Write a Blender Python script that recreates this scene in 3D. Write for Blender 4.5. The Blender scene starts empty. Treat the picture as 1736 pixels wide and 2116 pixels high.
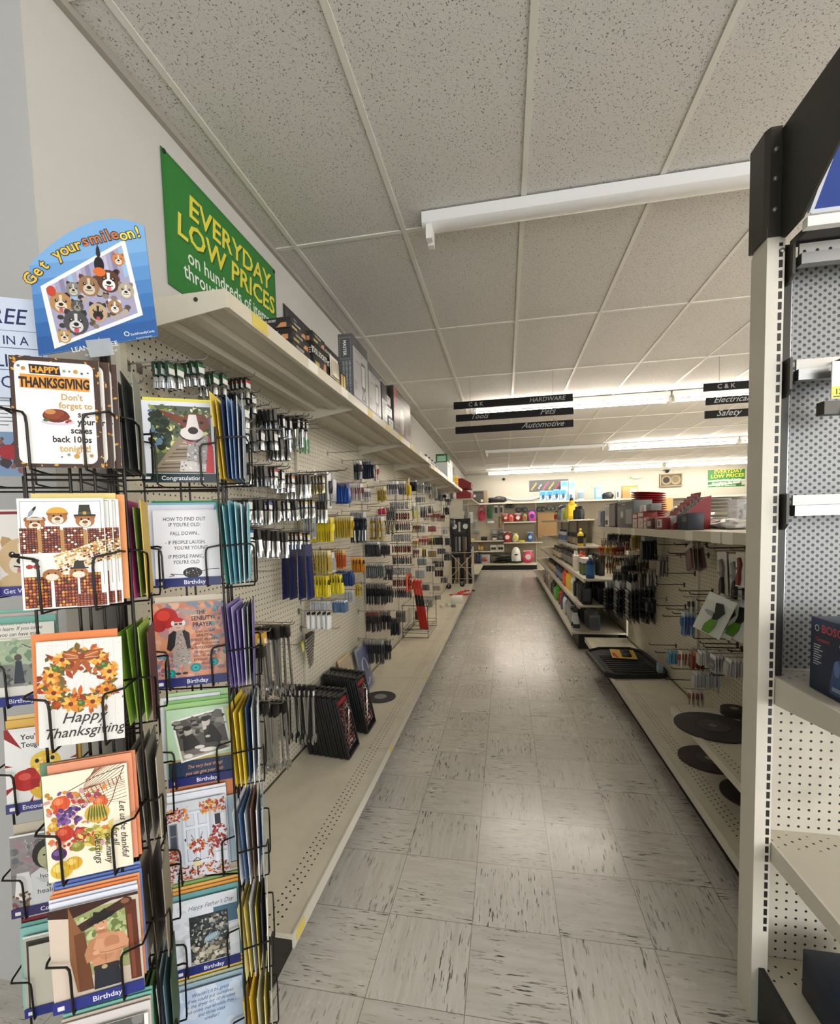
import bpy, bmesh, math, random
from mathutils import Vector, Matrix
C = bpy.context.scene.collection
SC = bpy.context.scene
rnd = random.Random(7)
PI = math.pi

# ------------------------------------------------------------------ camera (solved from the floor tiles and the ceiling grid)
W_, H_ = 1736, 2116
FPX, CX, CY = 936.3, 871.9, 1144.0
YAW, PITCH, ROLL = 0.1833, -0.0634, -0.0254
CAM = Vector((0.7463, -1.2364, 1.4376))
_c, _s = math.cos(YAW), math.sin(YAW)
_d = Vector((-_s*math.cos(PITCH), _c*math.cos(PITCH), math.sin(PITCH)))
_r0 = Vector((_c, _s, 0)); _u0 = _r0.cross(_d)
_r = _r0*math.cos(ROLL) + _u0*math.sin(ROLL); _u = -_r0*math.sin(ROLL) + _u0*math.cos(ROLL)
cam_data = bpy.data.cameras.new('camera'); cam = bpy.data.objects.new('camera', cam_data); C.objects.link(cam)
cam.matrix_world = Matrix(((_r.x, _u.x, -_d.x, CAM.x), (_r.y, _u.y, -_d.y, CAM.y), (_r.z, _u.z, -_d.z, CAM.z), (0, 0, 0, 1)))
cam_data.sensor_fit = 'HORIZONTAL'; cam_data.sensor_width = 36; cam_data.lens = 36*FPX/W_
cam_data.shift_x = (W_/2 - CX)/W_; cam_data.shift_y = (CY - H_/2)/W_
cam_data.clip_start = 0.02; cam_data.clip_end = 60
SC.camera = cam

def at(px, py, axis, value):
    """survey helper: where the sight line of a photo pixel meets the plane axis = value (metres)"""
    v = _r*((px-CX)/FPX) - _u*((py-CY)/FPX) + _d
    return CAM + v*((value - CAM[axis])/v[axis])

# ------------------------------------------------------------------ light and exposure
SC.view_settings.view_transform = 'Standard'; SC.view_settings.look = 'None'
SC.view_settings.gamma = 1; SC.view_settings.use_curve_mapping = False
SC.view_settings.exposure = 0.98
world = bpy.data.worlds.new('world'); SC.world = world; world.use_nodes = True
world.node_tree.nodes['Background'].inputs[0].default_value = (0.94, 0.97, 1.0, 1)
world.node_tree.nodes['Background'].inputs[1].default_value = 0.5
TUBE_STRENGTH = 29.0
def area(name, loc, rot, sx, sy, watts, col):
    d = bpy.data.lights.new(name, 'AREA'); d.shape = 'RECTANGLE'; d.size = sx; d.size_y = sy; d.energy = watts; d.color = col
    o = bpy.data.objects.new(name, d); C.objects.link(o); o.location = loc; o.rotation_euler = rot
    return o
# daylight through the shop windows behind the photographer
area('shop_window_daylight', (4.6, -4.2, 1.7), (math.radians(90), 0, math.radians(32)), 6.5, 2.4, 110, (0.95, 0.97, 1.0))
SC.cycles.max_bounces = 5; SC.cycles.diffuse_bounces = 3; SC.cycles.glossy_bounces = 2
SC.cycles.use_adaptive_sampling = True; SC.cycles.adaptive_threshold = 0.04
SC.cycles.transmission_bounces = 4; SC.cycles.transparent_max_bounces = 8
SC.cycles.caustics_reflective = False; SC.cycles.caustics_refractive = False

# ------------------------------------------------------------------ helpers: colours, materials
def lin(c):
    return c/12.92 if c <= 0.04045 else ((c+0.055)/1.055)**2.4
def hexc(h):
    h = h.lstrip('#')
    if len(h) == 3: h = ''.join(x*2 for x in h)
    return tuple(lin(int(h[i:i+2], 16)/255) for i in (0, 2, 4)) + (1.0,)
MATS = {}
def mat(col, rough=0.5, metal=0.0, coat=0.0, emit=0.0, alpha=1.0):
    key = (col, rough, metal, coat, emit, alpha)
    if key in MATS: return MATS[key]
    m = bpy.data.materials.new('m_' + col.strip('#')); m.use_nodes = True
    b = m.node_tree.nodes['Principled BSDF']
    b.inputs['Base Color'].default_value = hexc(col); b.inputs['Roughness'].default_value = rough
    b.inputs['Metallic'].default_value = metal; b.inputs['Coat Weight'].default_value = coat
    b.inputs['Alpha'].default_value = alpha
    if emit:
        b.inputs['Emission Color'].default_value = hexc(col); b.inputs['Emission Strength'].default_value = emit
    MATS[key] = m
    return m
class NT:
    def __init__(s, name):
        s.m = bpy.data.materials.new(name); s.m.use_nodes = True; s.t = s.m.node_tree
        s.b = s.t.nodes['Principled BSDF']
        s.co = s.t.nodes.new('ShaderNodeTexCoord')
    def n(s, typ, **kw):
        x = s.t.nodes.new(typ)
        for k, v in kw.items(): setattr(x, k, v)
        return x
    def L(s, a, b): s.t.links.new(a, b)
    def math(s, op, a, b=None, c=None):
        x = s.n('ShaderNodeMath', operation=op)
        for i, v in enumerate((a, b, c)):
            if v is None: continue
            if isinstance(v, (int, float)): x.inputs[i].default_value = v
            else: s.L(v, x.inputs[i])
        return x.outputs[0]
    def xyz(s, out):
        x = s.n('ShaderNodeSeparateXYZ'); s.L(out, x.inputs[0]); return x.outputs
    def mix(s, fac, a, b):
        x = s.n('ShaderNodeMix', data_type='RGBA')
        for i, v in ((0, fac), (6, a), (7, b)):
            if isinstance(v, (int, float)): x.inputs[i].default_value = v
            elif isinstance(v, tuple): x.inputs[i].default_value = v
            elif isinstance(v, str): x.inputs[i].default_value = hexc(v)
            else: s.L(v, x.inputs[i])
        return x.outputs[2]
    def noise(s, vec, scale, detail=2, rough=.5):
        x = s.n('ShaderNodeTexNoise'); x.inputs['Scale'].default_value = scale; x.inputs['Detail'].default_value = detail
        x.inputs['Roughness'].default_value = rough
        if vec is not None: s.L(vec, x.inputs['Vector'])
        return x.outputs[0]
    def mapping(s, vec, scale=(1, 1, 1), rot=(0, 0, 0), loc=(0, 0, 0)):
        x = s.n('ShaderNodeMapping'); s.L(vec, x.inputs[0])
        x.inputs['Scale'].default_value = scale; x.inputs['Rotation'].default_value = rot; x.inputs['Location'].default_value = loc
        return x.outputs[0]
    def ramp(s, v, lo, hi):
        x = s.n('ShaderNodeMapRange'); s.L(v, x.inputs[0]); x.inputs[1].default_value = lo; x.inputs[2].default_value = hi
        return x.outputs[0]
    def bump(s, h, strength=.2, dist=.002):
        x = s.n('ShaderNodeBump'); x.inputs['Strength'].default_value = strength; x.inputs['Distance'].default_value = dist
        s.L(h, x.inputs['Height']); s.L(x.outputs[0], s.b.inputs['Normal'])
def holes_mat(name, base, ax, su, sv, r, rough=.45, stagger=False, band=None, metal=0.0, hole='#14120e', round_=True, grime=.0):
    """sheet with rows of punched holes; ax = the two object axes that span the sheet"""
    k = NT(name); o = k.xyz(k.co.outputs['Object'])
    u, v = o['XYZ'.index(ax[0])], o['XYZ'.index(ax[1])]
    uu, vv = k.math('DIVIDE', u, su), k.math('DIVIDE', v, sv)
    if stagger: vv = k.math('ADD', vv, k.math('MULTIPLY', k.math('FLOOR', uu), .5))
    du = k.math('MULTIPLY', k.math('SUBTRACT', k.math('FRACT', uu), .5), su)
    dv = k.math('MULTIPLY', k.math('SUBTRACT', k.math('FRACT', vv), .5), sv)
    if round_:
        d = k.math('SQRT', k.math('ADD', k.math('MULTIPLY', du, du), k.math('MULTIPLY', dv, dv)))
        mask = k.math('LESS_THAN', d, r)
    else:
        mask = k.math('MULTIPLY', k.math('LESS_THAN', k.math('ABSOLUTE', du), r[0]), k.math('LESS_THAN', k.math('ABSOLUTE', dv), r[1]))
    for bd in (band or ()):
        c = u if bd[0] == 'u' else v
        mask = k.math('MULTIPLY', mask, k.math('MULTIPLY', k.math('GREATER_THAN', c, bd[1]), k.math('LESS_THAN', c, bd[2])))
    col = base
    if grime:
        nz = k.ramp(k.noise(k.co.outputs['Object'], 9, 4), .45, .75)
        col = k.mix(k.math('MULTIPLY', nz, grime), base, '#8a806a')
    k.L(k.mix(mask, col, hole), k.b.inputs['Base Color'])
    k.b.inputs['Roughness'].default_value = rough; k.b.inputs['Metallic'].default_value = metal
    if metal: k.L(k.math('MULTIPLY', k.math('SUBTRACT', 1.0, mask), metal), k.b.inputs['Metallic'])
    return k.m

# ------------------------------------------------------------------ helpers: meshes
class MB:
    """collects faces of several materials; build() links them as ONE mesh object"""
    def __init__(s): s.v = []; s.f = []; s.mi = []; s.mats = []
    def m(s, mt):
        if mt not in s.mats: s.mats.append(mt)
        return s.mats.index(mt)
    def add(s, vs, fs, mt):
        b = len(s.v); s.v.extend(tuple(x) for x in vs); i = s.m(mt)
        for f in fs: s.f.append(tuple(b+j for j in f)); s.mi.append(i)
        return s
    def box(s, x0, x1, y0, y1, z0, z1, mt):
        return s.add([(x0,y0,z0),(x1,y0,z0),(x1,y1,z0),(x0,y1,z0),(x0,y0,z1),(x1,y0,z1),(x1,y1,z1),(x0,y1,z1)],
                     [(0,3,2,1),(4,5,6,7),(0,1,5,4),(1,2,6,5),(2,3,7,6),(3,0,4,7)], mt)
    def cbox(s, x0, x1, y0, y1, z0, z1, mt, c=.004):
        """box with chamfered edges"""
        bm = bmesh.new(); bmesh.ops.create_cube(bm, size=1)
        for v in bm.verts:
            v.co = ((x0+x1)/2 + v.co.x*(x1-x0), (y0+y1)/2 + v.co.y*(y1-y0), (z0+z1)/2 + v.co.z*(z1-z0))
        bmesh.ops.bevel(bm, geom=bm.edges[:], offset=c, segments=2, affect='EDGES', profile=.5)
        bm.verts.index_update()
        s.add([v.co[:] for v in bm.verts], [[v.index for v in f.verts] for f in bm.faces], mt); bm.free(); return s
    def cyl(s, p0, p1, r0, mt, r1=None, n=10, caps=True):
        r1 = r0 if r1 is None else r1
        p0, p1 = Vector(p0), Vector(p1); d = (p1-p0).normalized()
        a = d.orthogonal().normalized(); b = d.cross(a)
        vs = []
        for p, r in ((p0, r0), (p1, r1)):
            for i in range(n):
                t = 2*PI*i/n; vs.append(p + a*(math.cos(t)*r) + b*(math.sin(t)*r))
        fs = [(i, (i+1) % n, n+(i+1) % n, n+i) for i in range(n)]
        if caps: fs += [tuple(range(n-1, -1, -1)), tuple(range(n, 2*n))]
        return s.add(vs, fs, mt)
    def tube(s, pts, r, mt, n=6):
        pts = [Vector(p) for p in pts]; vs = []; a = None
        for i, p in enumerate(pts):
            d = ((pts[min(i+1, len(pts)-1)] - p).normalized() + (p - pts[max(i-1, 0)]).normalized())
            d = d.normalized() if d.length > 1e-6 else (pts[1]-pts[0]).normalized()
            a = d.orthogonal().normalized() if a is None else (a - d*a.dot(d)).normalized()
            b = d.cross(a)
            for k in range(n):
                t = 2*PI*k/n; vs.append(p + a*(math.cos(t)*r) + b*(math.sin(t)*r))
        fs = [(i*n+k, i*n+(k+1) % n, (i+1)*n+(k+1) % n, (i+1)*n+k) for i in range(len(pts)-1) for k in range(n)]
        fs += [tuple(range(n-1, -1, -1)), tuple(range((len(pts)-1)*n, len(pts)*n))]
        return s.add(vs, fs, mt)
    def prism(s, poly, axis, d0, d1, mt):
        """polygon extruded along axis (0,1,2); poly in the two other axes, in order"""
        def P(a, b, d): q = [a, b]; q.insert(axis, d); return q
        n = len(poly)
        vs = [P(a, b, d0) for a, b in poly] + [P(a, b, d1) for a, b in poly]
        fs = [tuple(range(n-1, -1, -1)), tuple(range(n, 2*n))] + [(i, (i+1) % n, n+(i+1) % n, n+i) for i in range(n)]
        return s.add(vs, fs, mt)
    def lathe(s, prof, mt, n=14, c=(0, 0, 0), axis=2):
        vs = []
        for r, z in prof:
            for k in range(n):
                t = 2*PI*k/n; q = [r*math.cos(t), r*math.sin(t)]; q.insert(axis, z); vs.append((q[0]+c[0], q[1]+c[1], q[2]+c[2]))
        fs = [(i*n+k, i*n+(k+1) % n, (i+1)*n+(k+1) % n, (i+1)*n+k) for i in range(len(prof)-1) for k in range(n)]
        fs += [tuple(range(n-1, -1, -1)), tuple(range((len(prof)-1)*n, len(prof)*n))]
        return s.add(vs, fs, mt)
    def xform(s, M):
        s.v = [tuple(M @ Vector(v)) for v in s.v]; return s
    def mesh(s, name, smooth=True):
        me = bpy.data.meshes.new(name); me.from_pydata(s.v, [], s.f)
        for m in s.mats: me.materials.append(m)
        me.polygons.foreach_set('material_index', s.mi)
        bm = bmesh.new(); bm.from_mesh(me); bmesh.ops.recalc_face_normals(bm, faces=bm.faces[:]); bm.to_mesh(me); bm.free()
        if smooth: me.shade_smooth(); me.set_sharp_from_angle(angle=.6)
        me.update(); return me
    def build(s, name, parent=None, loc=None, rot=None, smooth=True):
        return link(name, s.mesh(name, smooth), parent, loc, rot)
def link(name, me, parent=None, loc=None, rot=None):
    o = bpy.data.objects.new(name, me); C.objects.link(o)
    if parent is not None: o.parent = parent
    if loc is not None: o.location = loc
    if rot is not None: o.rotation_euler = rot
    return o
def tag(o, label, cat, group=None, kind=None):
    o['label'] = label; o['category'] = cat
    if group: o['group'] = group
    if kind: o['kind'] = kind
    return o
def thing(name, label, cat, loc=(0, 0, 0), rotz=0.0, group=None, rot=None):
    o = bpy.data.objects.new(name, None); C.objects.link(o); o.empty_display_size = .05
    o.location = loc; o.rotation_euler = rot if rot is not None else (0, 0, rotz)
    return tag(o, label, cat, group)
def struct(name, mb, label=None):
    o = mb.build(name, smooth=False); o['kind'] = 'structure'
    if label: o['label'] = label
    return o
def tree_copy(root, loc, rot, label, group=None):
    """a copy of a thing with copies of its parts and their sub-parts"""
    r = root.copy(); C.objects.link(r); r.location = loc; r.rotation_euler = rot; r['label'] = label
    if group: r['group'] = group
    for ch in root.children:
        c = ch.copy(); C.objects.link(c); c.parent = r
        for g in ch.children:
            d = g.copy(); C.objects.link(d); d.parent = c
    return r
ORD = ['front', 'second', 'third', 'fourth', 'fifth', 'sixth', 'seventh', 'eighth', 'ninth', 'tenth', 'eleventh', 'twelfth', 'thirteenth', 'fourteenth', 'fifteenth', 'sixteenth', 'seventeenth', 'eighteenth', 'nineteenth', 'twentieth']
def text_polys(txt, size=1.0, bold=0.0, shear=0.0, sx=1.0, align='CENTER', lines=1.0, res=2):
    cu = bpy.data.curves.new('lettering', 'FONT'); cu.body = txt; cu.size = size; cu.offset = bold*size; cu.shear = shear
    cu.align_x = align; cu.resolution_u = res; cu.space_line = lines; cu.fill_mode = 'FRONT'
    o = bpy.data.objects.new('lettering', cu); C.objects.link(o)
    me = o.to_mesh(); vs = [(v.co.x*sx, v.co.y) for v in me.vertices]; fs = [tuple(p.vertices) for p in me.polygons]
    o.to_mesh_clear(); bpy.data.objects.remove(o); bpy.data.curves.remove(cu)
    return vs, fs

# ------------------------------------------------------------------ printed matter: flat artwork on cards, labels, signs
_pk = NT('printed_ink'); _va = _pk.n('ShaderNodeVertexColor', layer_name='ink'); _pk.L(_va.outputs[0], _pk.b.inputs['Base Color'])
_pk.b.inputs['Roughness'].default_value = .38
PRINT = _pk.m
class Art:
    """artwork in its own plane: x right, y up (metres); shapes stack outwards a few microns each"""
    STEP = 6e-6
    def __init__(s): s.v = []; s.f = []; s.c = []; s.k = 0
    def _add(s, vs, fs, col):
        b = len(s.v); z = s.k*s.STEP; s.k += 1
        s.v += [(x, -z, y) for x, y in vs]
        for f in fs: s.f.append(tuple(b+i for i in f)); s.c.append(col)
        return s
    def poly(s, pts, col): return s._add(pts, [tuple(range(len(pts)))], hexc(col))
    def rect(s, x0, y0, x1, y1, col): return s.poly([(x0, y0), (x1, y0), (x1, y1), (x0, y1)], col)
    def ell(s, x, y, rx, ry, col, rot=0.0, n=14, a0=0.0, a1=2*PI):
        p = []
        for i in range(n + (a1-a0 < 6.28)):
            t = a0+(a1-a0)*i/n; u, w = rx*math.cos(t), ry*math.sin(t)
            p.append((x+u*math.cos(rot)-w*math.sin(rot), y+u*math.sin(rot)+w*math.cos(rot)))
        return s.poly(p, col)
    def rrect(s, x0, y0, x1, y1, r, col):
        p = []
        for cx, cy, a in ((x1-r, y1-r, 0), (x0+r, y1-r, PI/2), (x0+r, y0+r, PI), (x1-r, y0+r, 1.5*PI)):
            p += [(cx+r*math.cos(a+k*PI/10), cy+r*math.sin(a+k*PI/10)) for k in range(6)]
        return s.poly(p, col)
    def line(s, pts, w, col):
        for (x0, y0), (x1, y1) in zip(pts, pts[1:]):
            d = math.hypot(x1-x0, y1-y0) or 1; nx, ny = -(y1-y0)/d*w/2, (x1-x0)/d*w/2
            s._add([(x0+nx, y0+ny), (x0-nx, y0-ny), (x1-nx, y1-ny), (x1+nx, y1+ny)], [(0, 1, 2, 3)], hexc(col)); s.k -= 1
        s.k += 1; return s
    def text(s, t, x, y, size, col, bold=0.0, shear=0.0, sx=1.0, align='CENTER', rot=0.0, lines=1.0, outline=None, ow=.02):
        if outline: s.text(t, x, y, size, outline, bold+ow, shear, sx, align, rot, lines)
        vs, fs = text_polys(t, size, bold, shear, sx, align, lines)
        c, n = math.cos(rot), math.sin(rot)
        return s._add([(x+u*c-w*n, y+u*n+w*c) for u, w in vs], fs, hexc(col))
    def leaf(s, x, y, l, w, rot, col):
        c, n = math.cos(rot), math.sin(rot)
        return s.poly([(x+u*l*c-v*w*n, y+u*l*n+v*w*c) for u, v in ((0, 0), (.35, .5), (.7, .38), (1, 0), (.7, -.38), (.35, -.5))], col)
    def scatter(s, n, x0, y0, x1, y1, pal, r0, r1, rg, leaf=False):
        for _ in range(n):
            x, y, r = rg.uniform(x0, x1), rg.uniform(y0, y1), rg.uniform(r0, r1)
            c = rg.choice(pal)
            if leaf: s.leaf(x, y, r*2, r, rg.uniform(0, 6.28), c)
            else: s.ell(x, y, r, r*rg.uniform(.5, 1), c, rg.uniform(0, 3), n=7)
            s.k -= .7
        return s
    def mesh(s, name='print'):
        me = bpy.data.meshes.new(name); me.from_pydata(s.v, [], s.f); me.materials.append(PRINT)
        ca = me.color_attributes.new('ink', 'FLOAT_COLOR', 'CORNER')
        buf = []
        for p, c in zip(me.polygons, s.c): buf += list(c)*p.loop_total
        ca.data.foreach_set('color', buf); me.update()
        return me
    def build(s, name, parent, loc=(0, 0, 0), rot=(0, 0, 0)): return link(name, s.mesh(name), parent, loc, rot)
# ================================================================== THE ROOM
HC = 3.011; XW = -0.525; YB = 13.6; XR = 9.5; Y0 = -4.4
def floor_mat():
    k = NT('vinyl_tiles'); T = .3048; o = k.xyz(k.co.outputs['Object'])
    iu, iv = k.math('FLOOR', k.math('DIVIDE', o[0], T)), k.math('FLOOR', k.math('DIVIDE', o[1], T))
    par = k.math('MODULO', k.math('ABSOLUTE', k.math('ADD', iu, iv)), 2.0)
    ida = k.n('ShaderNodeCombineXYZ'); k.L(iu, ida.inputs[0]); k.L(iv, ida.inputs[1])
    wn = k.n('ShaderNodeTexWhiteNoise'); k.L(ida.outputs[0], wn.inputs[0])
    off = k.n('ShaderNodeVectorMath', operation='SCALE'); k.L(wn.outputs[1], off.inputs[0]); off.inputs[3].default_value = 7
    pos = k.n('ShaderNodeVectorMath', operation='ADD'); k.L(k.co.outputs['Object'], pos.inputs[0]); k.L(off.outputs[0], pos.inputs[1])
    streak = []
    for sc in ((15, 150, 1), (150, 15, 1)):
        a = k.ramp(k.noise(k.mapping(pos.outputs[0], sc), 1.0, 2.0, .6), .595, .645)
        b = k.ramp(k.noise(k.mapping(pos.outputs[0], (sc[0]*.45, sc[1]*.3, 1)), 1.0, 3.0, .55), .38, .78)
        streak.append((a, b))
    dark = k.n('ShaderNodeMix'); k.L(par, dark.inputs[0]); k.L(streak[0][0], dark.inputs[2]); k.L(streak[1][0], dark.inputs[3])
    soft = k.n('ShaderNodeMix'); k.L(par, soft.inputs[0]); k.L(streak[0][1], soft.inputs[2]); k.L(streak[1][1], soft.inputs[3])
    patch = k.ramp(k.noise(pos.outputs[0], 5, 2), .35, .62)
    dark = k.math('MULTIPLY', dark.outputs[0], patch)
    tone = k.math('ADD', .88, k.math('MULTIPLY', wn.outputs[0], .12))
    base = k.mix(soft.outputs[0], '#ded9cf', '#ccc6ba')
    hsv = k.n('ShaderNodeHueSaturation'); k.L(base, hsv.inputs['Color']); k.L(tone, hsv.inputs['Value'])
    col = k.mix(k.math('MULTIPLY', dark, .95), hsv.outputs[0], '#352c22')
    fu, fv = k.math('FRACT', k.math('DIVIDE', o[0], T)), k.math('FRACT', k.math('DIVIDE', o[1], T))
    e = .0035
    seam = k.math('MAXIMUM', k.math('GREATER_THAN', k.math('ABSOLUTE', k.math('SUBTRACT', fu, .5)), .5-e), k.math('GREATER_THAN', k.math('ABSOLUTE', k.math('SUBTRACT', fv, .5)), .5-e))
    col = k.mix(k.math('MULTIPLY', seam, .75), col, '#57503f')
    k.L(col, k.b.inputs['Base Color'])
    wear = k.noise(k.mapping(pos.outputs[0], (1, 1, 1)), 14, 4, .7)
    k.L(k.math('ADD', .12, k.math('MULTIPLY', wear, .24)), k.b.inputs['Roughness'])
    k.bump(k.math('SUBTRACT', wear, k.math('MULTIPLY', seam, 1.2)), .03, .002)
    return k.m
def ceil_mat():
    k = NT('fissured_ceiling_tile')
    v = k.mapping(k.co.outputs['Object'], (1, 1, 1))
    n1 = k.noise(k.mapping(v, (95, 150, 1), (0, 0, .6)), 1, 1.5, .5)
    n2 = k.noise(k.mapping(v, (170, 75, 1), (0, 0, -.5)), 1, 1.5, .5)
    fl = k.math('MAXIMUM', k.ramp(n1, .645, .68), k.ramp(n2, .66, .69))
    fine = k.noise(v, 260, 2)
    base = k.mix(fine, '#d4d0c9', '#e2dfd9')
    k.L(k.mix(k.math('MULTIPLY', fl, .85), base, '#5f574c'), k.b.inputs['Base Color'])
    k.b.inputs['Roughness'].default_value = .95
    k.bump(k.math('SUBTRACT', fine, fl), .5, .003)
    return k.m
def wall_mat(name, col):
    k = NT(name); n = k.noise(k.co.outputs['Object'], 180, 3)
    k.L(k.mix(k.math('MULTIPLY', k.ramp(k.noise(k.co.outputs['Object'], 3, 3), .3, .8), .2), col, '#d0ccc2'), k.b.inputs['Base Color'])
    k.b.inputs['Roughness'].default_value = .7; k.bump(n, .18, .002); return k.m
M_WALL = wall_mat('painted_wall', '#cfccc6')
M_BACKWALL = wall_mat('cream_painted_wall', '#c2bdae')
struct('floor', MB().box(-3.2, XR, Y0, YB+.15, -.12, 0, floor_mat()))
struct('ceiling', MB().box(-3.2, XR, Y0, YB+.15, HC, HC+.1, ceil_mat()))
struct('wall_left', MB().box(XW-.14, XW, -.13, YB, 0, HC, M_WALL))
struct('wall_left_return', MB().box(-3.2, XW-.001, -.131, .02, 0, HC, wall_mat('painted_wall_return', '#c0bfbb')))
struct('wall_light_block', MB().box(-3.35, -3.2, Y0, YB, 0, HC, M_WALL))  # unseen wall added to block world light coming from the left
struct('wall_back', MB().box(-3.2, XR, YB, YB+.15, 0, HC, M_BACKWALL))
struct('wall_right', MB().box(XR, XR+.15, Y0, YB, 0, HC, M_BACKWALL))
# suspended ceiling grid: painted tees between the tiles, angle trim along the wall
M_TEE = mat('#e4e1d6', .4); M_ANGLE = mat('#a9a296', .5)
g = MB(); TX0, TW, TY0, TL = -.387, .6207, 1.2422, 1.2562
i = 0
while TX0 + i*TW < XR:
    x = TX0+i*TW; g.box(x-.012, x+.012, Y0, YB, HC-.006, HC+.002, M_TEE); i += 1
for j in range(-4, 10):
    y = TY0+j*TL; g.box(XW, XR, y-.012, y+.012, HC-.0055, HC+.002, M_TEE)
struct('trim_1', g, 'pale metal grid of the suspended ceiling')
struct('trim_2', MB().box(XW, XW+.022, -.13, YB, HC-.028, HC+.001, M_ANGLE), 'grey wall angle under the ceiling')
struct('trim_3', MB().box(XW, XR, YB-.022, YB, HC-.028, HC+.001, M_ANGLE), 'grey wall angle over the back wall')

# ------------------------------------------------------------------ fluorescent strip lights
M_FIX = mat('#e9e8e4', .35); M_TUBE = mat('#fff7ec', .4, emit=TUBE_STRENGTH); M_HOLD = mat('#f2f0ea', .4); M_DARK = mat('#2a2926', .6)
def fixture(x0, y, lit, label, ln=2.43):
    t = thing('strip_light', label, 'ceiling light', (x0, y, HC-.008), 0, 'fluorescent strip lights')
    b = MB(); b.prism([(-.055, 0), (-.05, -.05), (-.03, -.062), (.03, -.062), (.05, -.05), (.055, 0)], 0, 0, ln, M_FIX)
    b.build('housing', t)
    for x in (.02, ln-.05):
        h = MB(); h.prism([(-.045, -.055), (-.055, -.1), (-.05, -.128), (-.012, -.128), (-.004, -.105), (.004, -.105), (.012, -.128), (.05, -.128), (.055, -.1), (.045, -.055)], 0, x, x+.03, M_HOLD)
        h.build('lamp_holder', t)
    b = MB(); b.box(ln*.66, ln*.66+.07, -.052, .052, -.068, -.06, M_FIX); b.build('joint_cover', t)
    if lit:
        for q in (-.024, .024):
            m = MB(); m.cyl((.05, q, -.105), (ln-.05, q, -.105), .013, M_TUBE, n=12); m.build('fluorescent_tube', t)
    return t
fixture(.353, 1.16, False, 'empty nearest strip light without lamps over the aisle'); fixture(2.8, 1.16, True, 'unseen lit strip light added beside the empty nearest one, behind the end display')  # the second is out of view, lit to brighten the left pegboard
for k, x in enumerate((.34, 2.79, 5.24)):
    fixture(x, 4.97, True, ('lit strip light behind the long black hanging sign', 'lit strip light between the two hanging signs', 'lit strip light behind the short hanging sign, toward the far side')[k])
for k, x in enumerate((.345, 2.83, 5.28)):
    fixture(x, 8.78, k > 0, ('unlit strip light in the second lit row, near the wall', 'lit strip light beside the unlit one of its row', 'lit strip light at the far side of the second lit row')[k])
for y in (4.97, 8.78): fixture(7.7, y, True, 'unseen short strip light added against the far side wall, %s lit row' % ('first' if y < 5 else 'second'), 1.7)  # unseen pair, added for more light from the right side
for k, x in enumerate((.24, 2.69, 5.14)):
    fixture(x, 12.62, True, ('lit strip light before the back wall, by the ceiling camera', 'lit strip light before the back wall, above the exit sign', 'lit strip light before the back wall, above the small green banner')[k])
for x, y, w in ((5.25, 1.16, 'unseen lit strip light added to the nearest row, far across the shop'), (3.4, -2.6, 'unseen lit strip light added behind the end display, toward the shop front'), (5.85, -2.6, 'unseen lit strip light added to the shop front row, far across the shop')):
    fixture(x, y, True, w)  # lamps out of view, added to lift the ambient light

# ------------------------------------------------------------------ gondola shelving
BEIGE = '#d3cbb6'
M_BEIGE = mat(BEIGE, .42); M_BEIGE_D = mat('#c3bba6', .45); M_KICK = mat('#17150f', .5); M_TAGY = mat('#d8c45a', .5); M_CHAN = mat('#cfc9b8', .3)
PEG_X = holes_mat('pegboard_side', BEIGE, 'YZ', .0254, .0254, .0036)
PEG_B = holes_mat('pegboard_end', '#cbc4b3', 'XZ', .0254, .0254, .0036, grime=.25)
DECK_L = holes_mat('deck_left', BEIGE, 'XY', .022, .028, .0038, stagger=True, band=(('u', .374, .439),), grime=.2)
DECK_R = holes_mat('deck_right', BEIGE, 'XY', .022, .028, .0038, stagger=True, band=(('u', -.396, -.33),), grime=.2)
SHELF_B = holes_mat('shelf_underside', BEIGE, 'XY', .02, .028, .0036, stagger=True, hole='#efe6c8', band=(('u', .01, .075),))
SLOT = holes_mat('slotted_upright', BEIGE, 'YZ', .2, .0254, (.0035, .008), round_=False)
PX = -.4
PER, YS = 1.16, -.03
ZB = .2
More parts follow.
